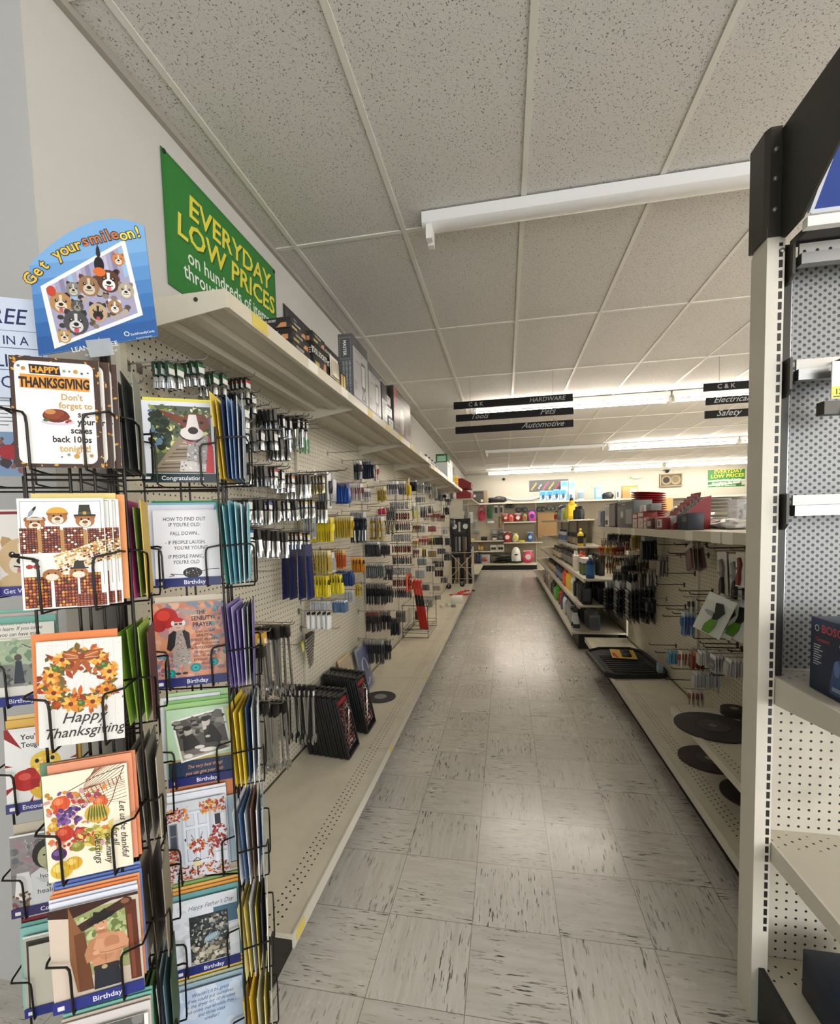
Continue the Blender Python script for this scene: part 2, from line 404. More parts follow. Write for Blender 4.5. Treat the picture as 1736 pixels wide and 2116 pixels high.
def gondola_section(y0, y1, k, deck_y0, has_top, ztop, label):
    t = thing('gondola_section', label, 'store shelving', (PX, y0, 0), 0, 'shelving sections along the left wall')
    L = y1-y0; d0 = deck_y0-y0
    MB().box(-.05, 0, 0, L, 0, 2.09, M_BEIGE_D).build('back_frame', t, smooth=False)
    MB().box(0, .006, .002, L-.002, ZB, 2.09, PEG_X).build('pegboard_panel', t, smooth=False)
    MB().box(.0062, .02, .001, .025, ZB, 2.1, SLOT).build('upright', t, smooth=False)
    MB().box(.021, .488, d0+.002, L-.002, ZB-.018, ZB, DECK_L).build('base_deck', t, smooth=False)
    MB().box(.25, .41, d0+.004, L-.001, 0, ZB-.0185, M_KICK).build('kickplate', t, smooth=False)
    c = MB(); c.box(.4885, .494, d0+.001, L-.001, ZB-.045, ZB+.003, M_CHAN); pc = c.build('price_channel', t, smooth=False)
    MB().box(.4945, .4955, d0+.02, d0+.075, ZB-.038, ZB-.002, M_TAGY).build('price_tag', pc, smooth=False)
    if has_top:
        ys = -.05-y0 if k == 0 else 0.0
        s = MB(); s.box(.006, .385, ys, L, ztop-.022, ztop, M_BEIGE)
        s.prism([(.385, ztop), (.398, ztop-.006), (.398, ztop-.05), (.38, ztop-.05), (.372, ztop-.024)], 1, ys, L, M_BEIGE)
        s.box(.006, .085, ys, L, ztop-.026, ztop-.0225, SHELF_B)
        for q in (.13, .25):
            s.prism([(q-.03, ztop-.023), (q-.02, ztop-.04), (q+.02, ztop-.04), (q+.03, ztop-.023)], 1, ys+.02, L-.02, M_BEIGE)
        sh = s.build('top_shelf', t, smooth=False)
        for y in ((ys+.006, L-.014) if k == 0 else (L-.014,)):
            b = MB(); b.prism([(.006, ztop-.022), (.37, ztop-.022), (.37, ztop-.045), (.006, ztop-.1)], 1, y-.003, y+.003, M_BEIGE); b.build('shelf_bracket', sh, smooth=False)
        if k == 0:
            b = MB(); b.prism([(.0, ztop), (.392, ztop), (.392, ztop-.05), (.0, ztop-.1)], 1, ys-.004, ys, M_BEIGE); b.cyl((.3, ys-.007, ztop-.02), (.3, ys, ztop-.02), .006, M_DARK, n=8); b.build('end_plate', sh, smooth=False)
        for y in (ys+.12, ys+.52, L-.3): MB().box(.3985, .3995, y, y+.09, ztop-.046, ztop-.008, M_TAGY if y < .2 or k == 1 else mat('#efeadb', .4)).build('price_tag', sh, smooth=False)
    return t
WORDS = ['nearest, beside the greeting card rack', 'with the yellow bit packs', 'with the wire basket', 'with the orange pliers', 'with the red clamps lying on it', 'before the white wire rack', 'last, behind the white wire rack']
for k in range(7):
    gondola_section(YS+k*PER, YS+(k+1)*PER, k, YS+k*PER, k < 6, (2.105, 2.105, 2.105, 2.075, 2.07, 2.06, 0)[k],
                    'beige pegboard shelving section on the left wall, ' + WORDS[k])

# near side of the right-hand gondola
RX = 2.0
def right_section(y0, y1, label, first):
    t = thing('gondola_section', label, 'store shelving', (RX, y0, 0), 0, 'shelving sections right of the aisle')
    L = y1-y0
    MB().box(.0, .05, 0, L, 0, 1.35, M_BEIGE_D).build('back_frame', t, smooth=False)
    MB().box(-.006, 0, .002, L-.002, ZB, 1.35, PEG_X).build('pegboard_panel', t, smooth=False)
    MB().box(-.02, -.0062, .001, .025, ZB, 1.345, SLOT).build('upright', t, smooth=False)
    MB().box(-.434, -.021, 0, L-.002, ZB-.018, ZB, DECK_R).build('base_deck', t, smooth=False)
    MB().box(-.355, -.2, .001, L-.001, 0, ZB-.0185, M_KICK).build('kickplate', t, smooth=False)
    MB().box(-.44, -.4345, .001, L-.001, ZB-.045, ZB+.003, M_CHAN).build('price_channel', t, smooth=False)
    s = MB(); s.box(-.34, .4, 0, L, 1.352, 1.372, M_BEIGE); s.box(-.352, -.338, 0, L, 1.328, 1.375, M_BEIGE)
    sh = s.build('top_shelf', t, smooth=False)
    for y in ((.55, .66, .95) if first else (.2, .62)): MB().box(-.3535, -.3525, y, y+.09, 1.325, 1.375, mat('#efeadb', .4)).build('price_tag', sh, smooth=False)
    if first:
        for y in (.02, L-.02):
            b = MB(); b.prism([(-.33, 1.35), (-.03, 1.35), (-.03, 1.25)], 1, y-.003, y+.003, M_BEIGE); b.build('shelf_bracket', sh, smooth=False)
    return t
right_section(.235, 1.99, 'beige pegboard shelving section right of the aisle, behind the end display', True)
right_section(1.99, 3.75, 'beige pegboard shelving section right of the aisle, holding the black floor mat', False)
# low shelf with grinding discs in the nearest right-hand section
t = thing('low_shelf', 'short beige shelf above the right base deck, holding grinding discs', 'shelf', (RX, .24, .43), 0)
MB().box(-.379, -.024, 0, 1.1, -.02, 0, DECK_R).build('shelf_deck', t, smooth=False)
MB().box(-.393, -.38, 0, 1.1, -.034, .003, M_BEIGE).build('front_lip', t, smooth=False)
for y in (.01, 1.09): MB().prism([(-.378, -.021), (-.024, -.021), (-.024, -.1), (-.378, -.035)], 1, y-.004, y+.004, M_BEIGE).build('shelf_bracket', t, smooth=False)

# far right-hand gondola with several shelf levels
FX = 2.06
t = thing('gondola_shelving', 'long beige shelving run of bottles right of the aisle, beyond the floor mat', 'store shelving', (FX, 3.97, 0), 0)
L = 6.95
MB().box(.0, .05, 0, L, 0, 1.46, M_BEIGE_D).build('back_frame', t, smooth=False)
MB().box(-.006, 0, 0, L, .17, 1.46, PEG_X).build('pegboard_panel', t, smooth=False)
MB().box(-.59, -.03, 0, L, ZB-.02, ZB, M_BEIGE).build('base_deck', t, smooth=False)
MB().box(-.52, -.1, .05, L, 0, ZB-.0205, M_KICK).build('kickplate', t, smooth=False)
MB().box(-.6, -.5905, 0, L, ZB-.04, ZB+.004, M_CHAN).build('price_channel', t, smooth=False)
for z, d, ya, yb in ((.5, .51, 0, L), (.79, .455, 0, L), (1.09, .36, 1.2, L), (1.46, .38, 1.9, L)):
    s = MB(); s.box(-d, -.006 if z < 1.4 else .4, ya, yb, z-.02, z, M_BEIGE); sh = s.build('shelf', t, smooth=False)
    MB().box(-d-.012, -d+.002, ya, yb, z-.038, z+.003, M_CHAN).build('price_channel', sh, smooth=False)
    q = random.Random(int(z*100)); y = ya+.03
    while y < yb-.1:
        w = q.uniform(.03, .07); MB().box(-d-.0135, -d-.0125, y, y+w, z-.034, z, mat(q.choice(['#eee6c8', '#d9cf9e', '#bdb49a']), .5)).build('price_tag', sh, smooth=False); y += w + q.uniform(.08, .3)
for y in (0.005, 1.2, 2.35, 3.5, 4.65, 5.8): MB().box(-.03, 0, y-.012, y+.012, .17, 1.47, M_BEIGE_D).build('upright', t, smooth=False)
# ================================================================== END DISPLAY AT THE RIGHT EDGE
M_GREY = mat('#4a4842', .42, .6); M_GREY2 = mat('#3c3a35', .45, .5); M_STEEL = mat('#9a9a98', .32, .9); M_ALU = mat('#b6b8ba', .35, .7)
M_BLUE = mat('#1f3f8f', .4); M_WHITE = mat('#eceae4', .45); M_BLACK = mat('#12110f', .45); M_SCREW = mat('#8c8a84', .35, .8)
PERF = holes_mat('perforated_steel', '#8d8d8b', 'XZ', .0112, .0195, .0042, rough=.45, stagger=True, metal=.35, hole='#3b3a38')
SLOTF = holes_mat('slotted_post_face', '#d9d2c2', 'XZ', .2, .0262, (.0045, .0095), round_=False, band=(('v', .27, 2.14),))
t = thing('end_display', 'tall cream end-of-aisle display with slotted post and perforated steel panel', 'store display', (1.46, .17, 0), 0)
DX, DY = -1.46, -.17
# slotted post: object axes shifted so that the slot column falls near its right edge
p = MB(); p.box(1.418-1.35, 1.459-1.35, .12, .197, 0, 2.135, SLOTF); p.prism([(.12, 2.135), (.197, 2.135), (.17, 2.165), (.12, 2.175)], 0, 1.418-1.35, 1.459-1.35, mat('#d9d2c2', .42))
post = p.build('upright', t, (1.35+DX, DY, 0), smooth=False)
MB().lathe([(.006, 0), (.006, .003), (.002, .005)], M_SCREW, 8, (0, 0, 0)).build('screw', post, (1.452-1.35, .12, 2.115), (PI/2, 0, 0))
MB().box(1.461, 2.38, .19, .23, 0, 2.1, mat('#d0c9b8', .45)).build('back_frame', t, (DX, DY, 0), smooth=False)
MB().box(1.478, 2.36, .183, .189, .14, 1.0, PEG_B).build('pegboard_panel', t, (DX, DY, 0), smooth=False)
MB().box(1.5, 2.34, .176, .182, 1.01, 2.12, PERF).build('perforated_panel', t, (DX, DY, 0), smooth=False)
MB().box(1.461, 1.484, .135, .181, 1.0, 2.135, M_GREY2).build('tool_display_upright', t, (DX, DY, 0), smooth=False)
MB().box(1.4845, 1.4995, .16, .182, 1.01, 2.1, M_ALU).build('panel_edge_strip', t, (DX, DY, 0), smooth=False)
for z in (2.09, 1.805, 1.46):
    b = MB(); b.box(1.485, 2.34, .108, .114, z+.004, z+.03, holes_mat('punched_bar_%d' % int(z*100), '#b5b1a8', 'XZ', .0285, .2, .0042, metal=.6) ); b.box(1.485, 2.34, .098, .12, z-.024, z+.003, M_STEEL)
    r_ = b.build('cross_rail', t, (DX, DY, 0), smooth=False)
    k = MB(); k.prism([(.1, z+.035), (.16, z+.035), (.16, z-.06), (.115, z-.06), (.1, z-.045)], 0, 1.4665, 1.4725, M_GREY); k.build('rail_bracket', r_, smooth=False)
# header: dark steel wing, blue sign face, white trim
b = MB(); b.prism([(.2, 2.18), (.2, 2.412), (-.3, 2.412), (-.3, 2.36), (.035, 2.142), (.105, 2.138), (.12, 2.15)], 0, 1.447, 1.4525, M_GREY2)
wing = b.build('header_wing', t, (DX, DY, 0), smooth=False)
b = MB(); b.prism([(1.412, .2), (1.4465, .2), (1.4465, .117), (1.42, .117), (1.412, .13)], 2, 2.15, 2.417, M_GREY); br = b.build('wing_bracket', wing, smooth=False)
for z in (2.36, 2.29, 2.215):
    MB().lathe([(.007, 0), (.006, .004), (.002, .006)], M_SCREW, 8).build('screw', wing, (1.432, .117, z), (PI/2, 0, 0))
b = MB(); b.add([(1.46, .03, 2.148), (2.36, .03, 2.148), (2.36, -.2, 2.41), (1.46, -.2, 2.41), (1.46, .036, 2.152), (2.36, .036, 2.152), (2.36, -.194, 2.414), (1.46, -.194, 2.414)],
        [(0, 1, 2, 3), (4, 5, 6, 7), (0, 1, 5, 4), (1, 2, 6, 5), (2, 3, 7, 6), (3, 0, 4, 7)], M_BLUE); hd = b.build('header_sign_face', t, (DX, DY, 0), smooth=False)
b = MB(); b.tube([(1.461, .028, 2.148), (1.461, -.202, 2.41)], .006, mat('#c9cdd2', .4), 4); b.build('edge_trim', hd, smooth=False)
MB().box(1.462, 2.36, .026, .0295, 2.143, 2.155, mat('#c9cdd2', .4)).build('lower_edge_trim', hd, smooth=False)
MB().box(1.458, 2.36, .03, .05, 2.118, 2.141, M_WHITE).build('header_ledge', t, (DX, DY, 0), smooth=False)
MB().box(1.475, 2.36, .0501, .13, 2.124, 2.14, M_BLACK).build('header_channel', t, (DX, DY, 0), smooth=False)
# shelves that come towards the viewer
def bracket_shelf(z, yf, drop, nm):
    s = MB(); s.box(1.468, 2.36, yf, .182, z-.012, z, holes_mat('deck_' + nm, '#cdc6b5', 'XY', .026, .03, .0036, stagger=True, band=(('v', .105, .165),)))
    sh = s.build('shelf', t, (DX, DY, 0), smooth=False)
    b = MB(); b.prism([(.14, z+.002), (yf, z+.002), (yf, z-.036), (.11, z-drop), (.14, z-drop)], 0, 1.461, 1.4675, mat('#d9d2c2', .42)); b.build('shelf_bracket', sh, smooth=False)
bracket_shelf(1.0, -.26, .075, 'a'); bracket_shelf(.53, -.26, .055, 'b')
MB().box(1.452, 2.36, -.33, .182, .125, .14, holes_mat('deck_c', '#cdc6b5', 'XY', .026, .03, .0036, stagger=True, band=(('v', .1, .16),))).build('base_deck', t, (DX, DY, 0), smooth=False)
MB().box(1.436, 1.4505, -.33, .1195, 0, .16, M_BLACK).build('kick_side', t, (DX, DY, 0), smooth=False)
# boxed tool on the upper shelf
t = thing('tool_box', 'dark blue boxed power tool on the upper shelf of the end display', 'box', (1.503, -.02, 1.0005), 0)
MB().cbox(.0, .2, -.075, .075, 0, .183, mat('#1c2c4e', .35), .003).build('carton', t)
a = Art(); a.rect(-.072, .002, .072, .181, '#14203a'); a.rect(-.072, .16, .072, .181, '#20335a'); a.ell(-.05, .158, .008, .008, '#c9ccd4'); a.ell(-.05, .158, .006, .006, '#14203a')
a.text('BOSCH', .012, .15, .028, '#c33a3f', .02); a.text('Compact', -.03, .127, .013, '#b03338', .02); a.rect(.028, .128, .062, .134, '#d9dce2')
for i in range(9): a.rect(-.06, .115-i*.006, -.06+rnd.uniform(.018, .04), .117-i*.006, '#cfd3da')
a.poly([(.0, .03), (.012, .09), (.03, .1), (.045, .085), (.04, .03), (.05, .012), (.0, .012)], '#35507f'); a.ell(.022, .075, .01, .02, '#5d7bb0'); a.rect(.008, .02, .036, .03, '#8d98a8'); a.ell(.05, .04, .012, .008, '#7d8794')
a.build('print', t, (-.0004, 0, 0), (0, 0, -PI/2))
# price tag and hook on the middle rail
t = thing('price_tag_holder', 'white price tag with yellow corner hanging on the middle steel rail', 'price tag', (1.536, .06, 1.72), .1)
MB().box(0, .07, 0, .003, 0, .09, M_WHITE).build('card_plate', t, smooth=False)
a = Art(); a.rect(.001, .001, .069, .089, '#f4f3ee'); a.rect(.001, .001, .04, .03, '#f0d63a'); a.text('13', .016, .011, .018, '#222', .03); a.rect(.004, .004, .036, .007, '#333')
for i in range(5): a.rect(.02, .078-i*.009, .06, .0795-i*.009, '#999')
a.build('print', t, (0, -.0004, 0))
k = MB(); k.tube([(.035, .04, .1), (.035, .003, .1), (.035, .003, .09)], .003, M_GREY, 6); k.build('tag_hook', t)
k = MB(); k.box(-.012, .09, .004, .03, -.035, -.003, M_GREY); k.build('hook_plate', t)
MB().tube([(.03, .0039, -.02), (.03, -.01, -.06), (.03, -.012, -.11), (.04, -.03, -.12)], .004, M_STEEL, 6).build('display_hook', t)

# ================================================================== SIGNS
CHALK = '#a8a8a4'
def hanging_sign(x0, x1, label, rows, wires):
    t = thing('hanging_sign', label, 'sign', (x0, 3.755, 2.4), 0, 'black hanging department signs')
    for k, (za, zb, dx) in enumerate(((2.678, 2.752, 0), (2.544, 2.616, .022), (2.414, 2.487, .014))):
        b = MB(); b.cbox(dx, x1-x0+dx*.3, -.009, .009, za-2.4, zb-2.4, mat('#080807', .8), .002); bo = b.build('board', t)
        for txt, x, sz, sh in rows[k]: Art().text(txt, x, za-2.4+.017, sz, CHALK, .004, sh, 1.05).build('lettering', bo, (0, -.0095, 0))
    for x in wires: MB().cyl((x, 0, HC-2.4-.006), (x, 0, .087), .0018, mat('#6b675f', .5), n=5).build('hanging_wire', t)
hanging_sign(.213, 1.451, 'long black three-board sign hung over the aisle, lowest board reading Automotive',
             ([('C & K', .24, .06, 0), ('HARDWARE', .98, .062, .15)], [('Tools', .27, .078, .45), ('Pets', .98, .085, .45)], [('Automotive', .93, .084, .45)]), (.18, 1.04))
hanging_sign(2.684, 3.95, 'black three-board sign reading Electrical and Safety, partly behind the end display',
             ([('C & K', .2, .06, 0), ('HARDWARE', .9, .05, .15)], [('Electrical', .24, .08, .45), ('Plumbing', .95, .06, .45)], [('Safety', .22, .084, .45), ('Garden', .95, .06, .45)]), (.14, 1.1))
def price_banner(a, w, h):
    u = w/.863
    a.rect(0, 0, w, h, '#2f7d34'); a.rect(.02*u, .12*u, w-.02*u, h-.015*u, '#338238')
    for txt, x, y, s in (('EVERYDAY', .47, .352, .128), ('LOW PRICES', .45, .238, .128)):
        a.text(txt, (x+.006)*u, (y-.006)*u, s*u, '#1f5a26', .02, .12, 1.08, rot=.03); a.text(txt, x*u, y*u, s*u, '#f1e04a', .018, .12, 1.08, rot=.03)
    a.text('on hundreds of items', .45*u, .155*u, .083*u, '#f4f4ee', .01, 0, .92, rot=.03); a.text('throughout the store', .42*u, .085*u, .083*u, '#f4f4ee', .01, 0, .92, rot=.03)
    a.text('Look for these prices', .42*u, .02*u, .06*u, '#f4f4ee', .004, 0, .92)
    return a
t = thing('wall_banner', 'big green price banner on the left wall above the top shelf', 'banner', (XW+.004, .374, 2.392), PI/2)
MB().box(0, .863, -.002, .001, 0, .506, mat('#2f7d34', .5)).build('banner_sheet', t, smooth=False)
price_banner(Art(), .863, .505).build('print', t, (0, -.0028, 0))
for x, z in ((.012, .495), (.85, .49)): MB().lathe([(.009, 0), (.008, .005), (.003, .007)], M_DARK, 8).build('pin', t, (x, -.003, z), (PI/2, 0, 0))
t = thing('wall_banner', 'small green price banner on the back wall near the end display', 'banner', (6.66, YB-.004, 2.33), 0)
MB().box(0, .98, -.003, .003, 0, .5, mat('#2f7d34', .5)).build('banner_sheet', t, smooth=False)
a = price_banner(Art(), .98, .5); a.rect(0, .16, .98, .2, '#e9efe2'); a.poly([(0, .03), (.98, .11), (.98, .14), (0, .07)], '#e9efe2'); a.build('print', t, (0, -.004, 0))
t = thing('wall_poster', 'dark tool poster on the left wall behind the small black boxes', 'poster', (XW+.004, 1.33, 2.46), PI/2)
MB().box(0, .95, -.002, .001, 0, .3, mat('#2b2c2e', .4)).build('poster_sheet', t, smooth=False)
a = Art(); a.rect(.01, .01, .94, .29, '#34363a'); a.rect(.03, .03, .05, .27, '#4d5055')
a.poly([(.06, .08), (.09, .1), (.1, .17), (.14, .16), (.17, .26), (.13, .27), (.1, .2), (.07, .18)], '#8a8f96'); a.poly([(.1, .05), (.18, .05), (.2, .12), (.14, .14), (.12, .1)], '#6c7178'); a.poly([(.25, .03), (.4, .1), (.38, .14), (.24, .08)], '#b98a6a')
a.build('print', t, (0, -.0028, 0))
# ================================================================== GREETING CARD RACK
PSI = math.radians(27); RV = Vector((math.cos(PSI), math.sin(PSI), 0)); NV = Vector((math.sin(PSI), -math.cos(PSI), 0))
COLS = {'A': (Vector((.025, -.597, 0)), PSI), 'B': (Vector((.02, -.31, 0)), PSI), 'C': (Vector((-.262, -.447, 0)), PSI),
        'D': (Vector((.143, -.249, 0)), PSI+PI/2), 'E': (Vector((.05, -.462, 0)), PSI+PI/2)}
TIERS = [1.549, 1.314, 1.079, .844, .609, .374, .139]           # card bottoms
CWID = {'A': .128, 'B': .15, 'C': .135, 'D': .13, 'E': .128}
M_WIRE = mat('#211c16', .35, .6)
POLE = Vector((-.14, -.33, 0))
t = thing('card_rack', 'dark wire spinner rack filled with greeting cards beside the left wall', 'card rack', POLE)
b = MB(); b.cyl((0, 0, .03), (0, 0, 1.86), .011, M_WIRE, n=12); b.build('pole', t)
for k in range(4):
    a = PSI+PI/4+k*PI/2; b = MB(); b.tube([(.0, .0, .06), (.12*math.cos(a), .12*math.sin(a), .05), (.24*math.cos(a), .24*math.sin(a), .006)], .008, M_WIRE, 8); b.build('leg', t)
for col, (c, ps) in COLS.items():
    rv = Vector((math.cos(ps), math.sin(ps), 0)); nv = Vector((math.sin(ps), -math.cos(ps), 0)); w = CWID[col]
    o = c - POLE; b = MB()
    back = o - nv*.05
    for s in (-.55, -.07, .05, .55):
        q = back + rv*(s*w*1.06); b.cyl(q+Vector((0, 0, .1)), q+Vector((0, 0, 1.66)), .0023, M_WIRE, n=6)
    for z in (.122, .592, 1.062, 1.532):
        b.cyl(back-rv*w*.58+Vector((0, 0, z)), back+rv*w*.58+Vector((0, 0, z)), .002, M_WIRE, n=6)
        b.cyl(back+Vector((0, 0, z)), Vector((0, 0, z)), .002, M_WIRE, n=6)
    fr = b.build('column_frame', t)
    for z in TIERS:
        b = MB()
        for s in (-1, 1):
            h = z+.088; e, f = s*w*.58, s*w*.30
            P = lambda x, y, zz: o + rv*x + nv*y + Vector((0, 0, zz))
            pts = [P(e, -.05, h), P(e, .004, h+.004), P(e*.98, .012, h+.002), P(f*1.12, .0145, h-.004), P(f*1.03, .0145, h-.01), P(f, .0145, h-.022), P(f, .0135, z+.002), P(f, .012, z-.006), P(f, -.05, z-.008)]
            b.tube(pts, .0021, M_WIRE, 6)
        P = lambda x, y, zz: o + rv*x + nv*y + Vector((0, 0, zz))
        b.tube([P(-w*.58, -.05, z-.008), P(w*.58, -.05, z-.008)], .0021, M_WIRE, 6); b.build('wire_pocket', fr)

def blob(a, x, y, rx, ry, c, rot=0): return a.ell(x, y, rx, ry, c, rot, 18)
rg = random.Random(11)
class A100(Art):
    """artwork measured in hundredths of the card's width"""
    def __init__(s, w): super().__init__(); s.u = w/100
    def clip(s, w, h):
        """trim whatever runs over the card's edge"""
        nv, nf, nc = [], [], []
        for f, c in zip(s.f, s.c):
            p = [s.v[i] for i in f]
            for ax, lim, sg in ((0, 0, 1), (0, w, -1), (2, 0, 1), (2, h, -1)):
                if all((q[ax]-lim)*sg >= 0 for q in p): continue
                out = []
                for q0, q1 in zip(p, p[1:]+p[:1]):
                    d0, d1 = (q0[ax]-lim)*sg, (q1[ax]-lim)*sg
                    if d0 >= 0: out.append(q0)
                    if (d0 >= 0) != (d1 >= 0): k = d0/(d0-d1); out.append(tuple(a+(b-a)*k for a, b in zip(q0, q1)))
                p = out
                if not p: break
            if len(p) > 2: b = len(nv); nv += p; nf.append(tuple(range(b, b+len(p)))); nc.append(c)
        s.v, s.f, s.c = nv, nf, nc; return s
    def mesh(s, name='print'):
        s.v = [(x*s.u, z, y*s.u) for x, z, y in s.v]; return super().mesh(name)
def face(a, x, y, r, c, c2='#2a1d16', muzzle='#efe6d8', tongue=None):
    """a furry animal head: ears, eyes, muzzle and nose"""
    for s in (-1, 1): a.leaf(x+s*r*.45, y+r*.55, r*.75, r*.6, PI/2-s*.5, c2)
    blob(a, x, y, r, r*1.08, c); blob(a, x, y-r*.35, r*.55, r*.55, muzzle); a.poly([(x-r*.14, y+r*.8), (x+r*.14, y+r*.8), (x+r*.1, y), (x-r*.1, y)], muzzle)
    for s in (-1, 1): blob(a, x+s*r*.4, y+r*.2, r*.15, r*.17, '#1d1510'); blob(a, x+s*r*.37, y+r*.25, r*.05, r*.05, '#ffffff')
    blob(a, x, y-r*.15, r*.22, r*.17, '#120d0a')
    if tongue: blob(a, x, y-r*.68, r*.2, r*.26, tongue)
    a.line([(x-r*.35, y-r*.42), (x, y-r*.5), (x+r*.35, y-r*.42)], r*.07, '#2a1d16')
def corn(a, x0, y0, x1, y1, nx, ny, pal, bend=0):
    a.rect(x0, y0, x1, y1, '#4a2413'); dx, dy = (x1-x0)/nx, (y1-y0)/ny
    for i in range(nx):
        for j in range(ny):
            c = rg.choice(pal); x, y = x0+(i+.5)*dx, y0+(j+.5)*dy+bend*math.sin(PI*(i+.5)/nx)
            a.ell(x, y, dx*.47, dy*.46, c, n=8); a.k -= 1; 
    a.k += 1
    for i in range(nx):
        for j in range(ny): a.ell(x0+(i+.4)*dx, y0+(j+.62)*dy+bend*math.sin(PI*(i+.5)/nx), dx*.11, dy*.11, '#f2d9b8', n=5); a.k -= 1
    a.k += 1
FALL = ['#c8641c', '#dd8a2a', '#a83f16', '#8a3413', '#e2a53a', '#6f6a24', '#b8541a']
def art_a1(a):
    a.rect(0, 0, 100, 144, '#453024'); a.scatter(130, 0, 0, 100, 144, ['#d79c38', '#c58a2e', '#e0ab4a'], 1.6, 3.4, rg, True); a.k += 2
    a.rrect(5, 5, 93, 138, 9, '#fbfaf4')
    a.poly([(22, 122), (56, 121), (55, 133), (21, 134)], '#231a14'); a.text('HAPPY', 38.5, 123.6, 11, '#e8a23a', .04, 0, .95)
    a.poly([(10, 103), (88, 101), (88.5, 119), (11, 121)], '#e79b3c'); a.text('THANKSGIVING', 49, 104.5, 17.5, '#2a1e18', .045, 0, .62)
    for x, y, r, c in ((10, 131, 1.8, '#777'), (15, 128, 2.6, '#b9924a'), (60, 127, 2, '#8a7'), (66, 127, 1.4, '#776'), (73, 127, 2.8, '#c89a4a'), (80, 125, 1.6, '#555'), (87, 126, 1.2, '#444'), (52, 14, 1, '#444'), (60, 17, 2, '#998'), (69, 15, 3.4, '#c89a4a'), (78, 15, 1.6, '#555'), (86, 16, 2.4, '#b9924a')): blob(a, x, y, r, r, c)
    for txt, x, y, s, c in (("Don't", 67, 89, 11.5, '#c9a05c'), ('forget to', 71, 78, 11.5, '#c9a05c'), ('set', 79, 67, 11.5, '#33261f'), ('your', 82, 57, 11.5, '#33261f'), ('scales', 76, 45.5, 11.5, '#33261f'), ('back 10lbs', 65, 33.5, 11.5, '#33261f'), ('tonight!', 68, 21, 12.5, '#d5a55a')): a.text(txt, x, y, s, c, .028, 0, .92)
    # roast bird on a plate
    blob(a, 50, 60, 19, 4.5, '#d9c6d6'); blob(a, 50, 61, 15, 3, '#efe4ea'); blob(a, 48, 68, 15, 9, '#6b2a12'); blob(a, 46, 70, 12, 7, '#8f3f1a'); blob(a, 42, 73, 6, 3.4, '#c98a50'); blob(a, 58, 66, 6, 4, '#7b2f14', .4); blob(a, 63, 62, 2.6, 2, '#a0522d'); blob(a, 37, 62, 3.5, 2, '#3c6a2c'); blob(a, 60, 60, 2, 1.6, '#8d1f1f')
def art_a2(a):
    a.rect(0, 0, 100, 150, '#f4f2ec'); a.line([(3, 30), (3, 146), (96, 146), (96, 30)], .7, '#8a8a80')
    P1, P2 = ['#5a1f16', '#7a2a1c', '#8d3a22', '#b5562c', '#6b241a', '#f0e2cf'], ['#c8641c', '#dd8a2a', '#b0471a', '#8a2f16', '#e2a53a']
    for x, y, hat in ((19, 116, 0), (45, 124, 1), (77, 119, 2)):
        blob(a, x, y, 11.5, 9.5, '#b0713a'); blob(a, x, y-3.5, 7, 5.5, '#efe0c8'); blob(a, x, y-2, 3.4, 2.2, '#8a4a2a')
        for s in (-1, 1): blob(a, x+s*9.5, y+5.5, 3, 3.4, '#a2622f'); blob(a, x+s*4.2, y+2.2, 1.3, 1.5, '#1c120c')
        a.line([(x-2.5, y-5.5), (x, y-6.6), (x+2.5, y-5.5)], .6, '#3b2214')
        if hat == 0: a.rect(x-9, y+5, x+9, y+8, '#c9c4b8'); a.leaf(x-8, y+8, 18, 5, 1.0, '#9aa0a4'); a.leaf(x-2, y+17, 8, 3.4, 1.0, '#1e1e1e')
        if hat == 1: a.ell(x, y+6, 12, 8, '#e0a83a', n=18, a0=0, a1=PI)
        if hat == 2: a.rect(x-13, y+6, x+13, y+8.6, '#2e2a22'); a.poly([(x-8, y+8), (x+8, y+8), (x+6, y+22), (x-6, y+22)], '#343024'); a.rect(x-7.6, y+9, x+7.6, y+12, '#57503c'); a.rect(x-2, y+8.4, x+2, y+12.6, '#c9a24a')
    for i, (x0, x1) in enumerate(((1, 21), (25, 47), (51, 74), (79, 99))): corn(a, x0, 76, x1, 112-abs(i-1)*2, 6, 11, P1); 
    for x in (21, 47, 74): a.poly([(x, 78), (x+4.5, 76), (x+4.5, 106), (x, 108)], '#b98d4e')
    for k in range(9):
        for i in range(22): a.ell(44+i*2.9-k*.6, 46+i*1.05+k*3.1, 1.7, 1.55, rg.choice(['#efe3c0', '#e8d9a6', '#c98a3a', '#6b2a1c', '#f2ead6', '#d8b45a']), .4, n=8); a.k -= 1
    a.k += 3
    blob(a, 17, 66, 4.5, 2.6, '#3d4a44'); blob(a, 10, 58, 4, 3, '#b23a2a'); blob(a, 18, 58, 4, 3, '#b23a2a')
    for i, (x0, x1) in enumerate(((3, 33), (37, 64), (67, 92))): corn(a, x0, 2, x1, 44+i*1.5, 7, 10, P2+P1[:3])
    for x, y in ((35, 46), (66, 48)):
        blob(a, x, y, 11, 8, '#b0713a'); blob(a, x, y-3, 7.5, 4.6, '#efe0c8')
        for s in (-1, 1): blob(a, x+s*4, y+2, 1.1, 1.3, '#1c120c')
    a.rect(56, 53, 78, 55, '#2e2a22'); a.poly([(60, 55), (74, 55), (72, 64), (62, 64)], '#343024')
    corn(a, 62, 1, 98, 18, 9, 6, ['#7a2a1c', '#8d3a22', '#a9502c'])
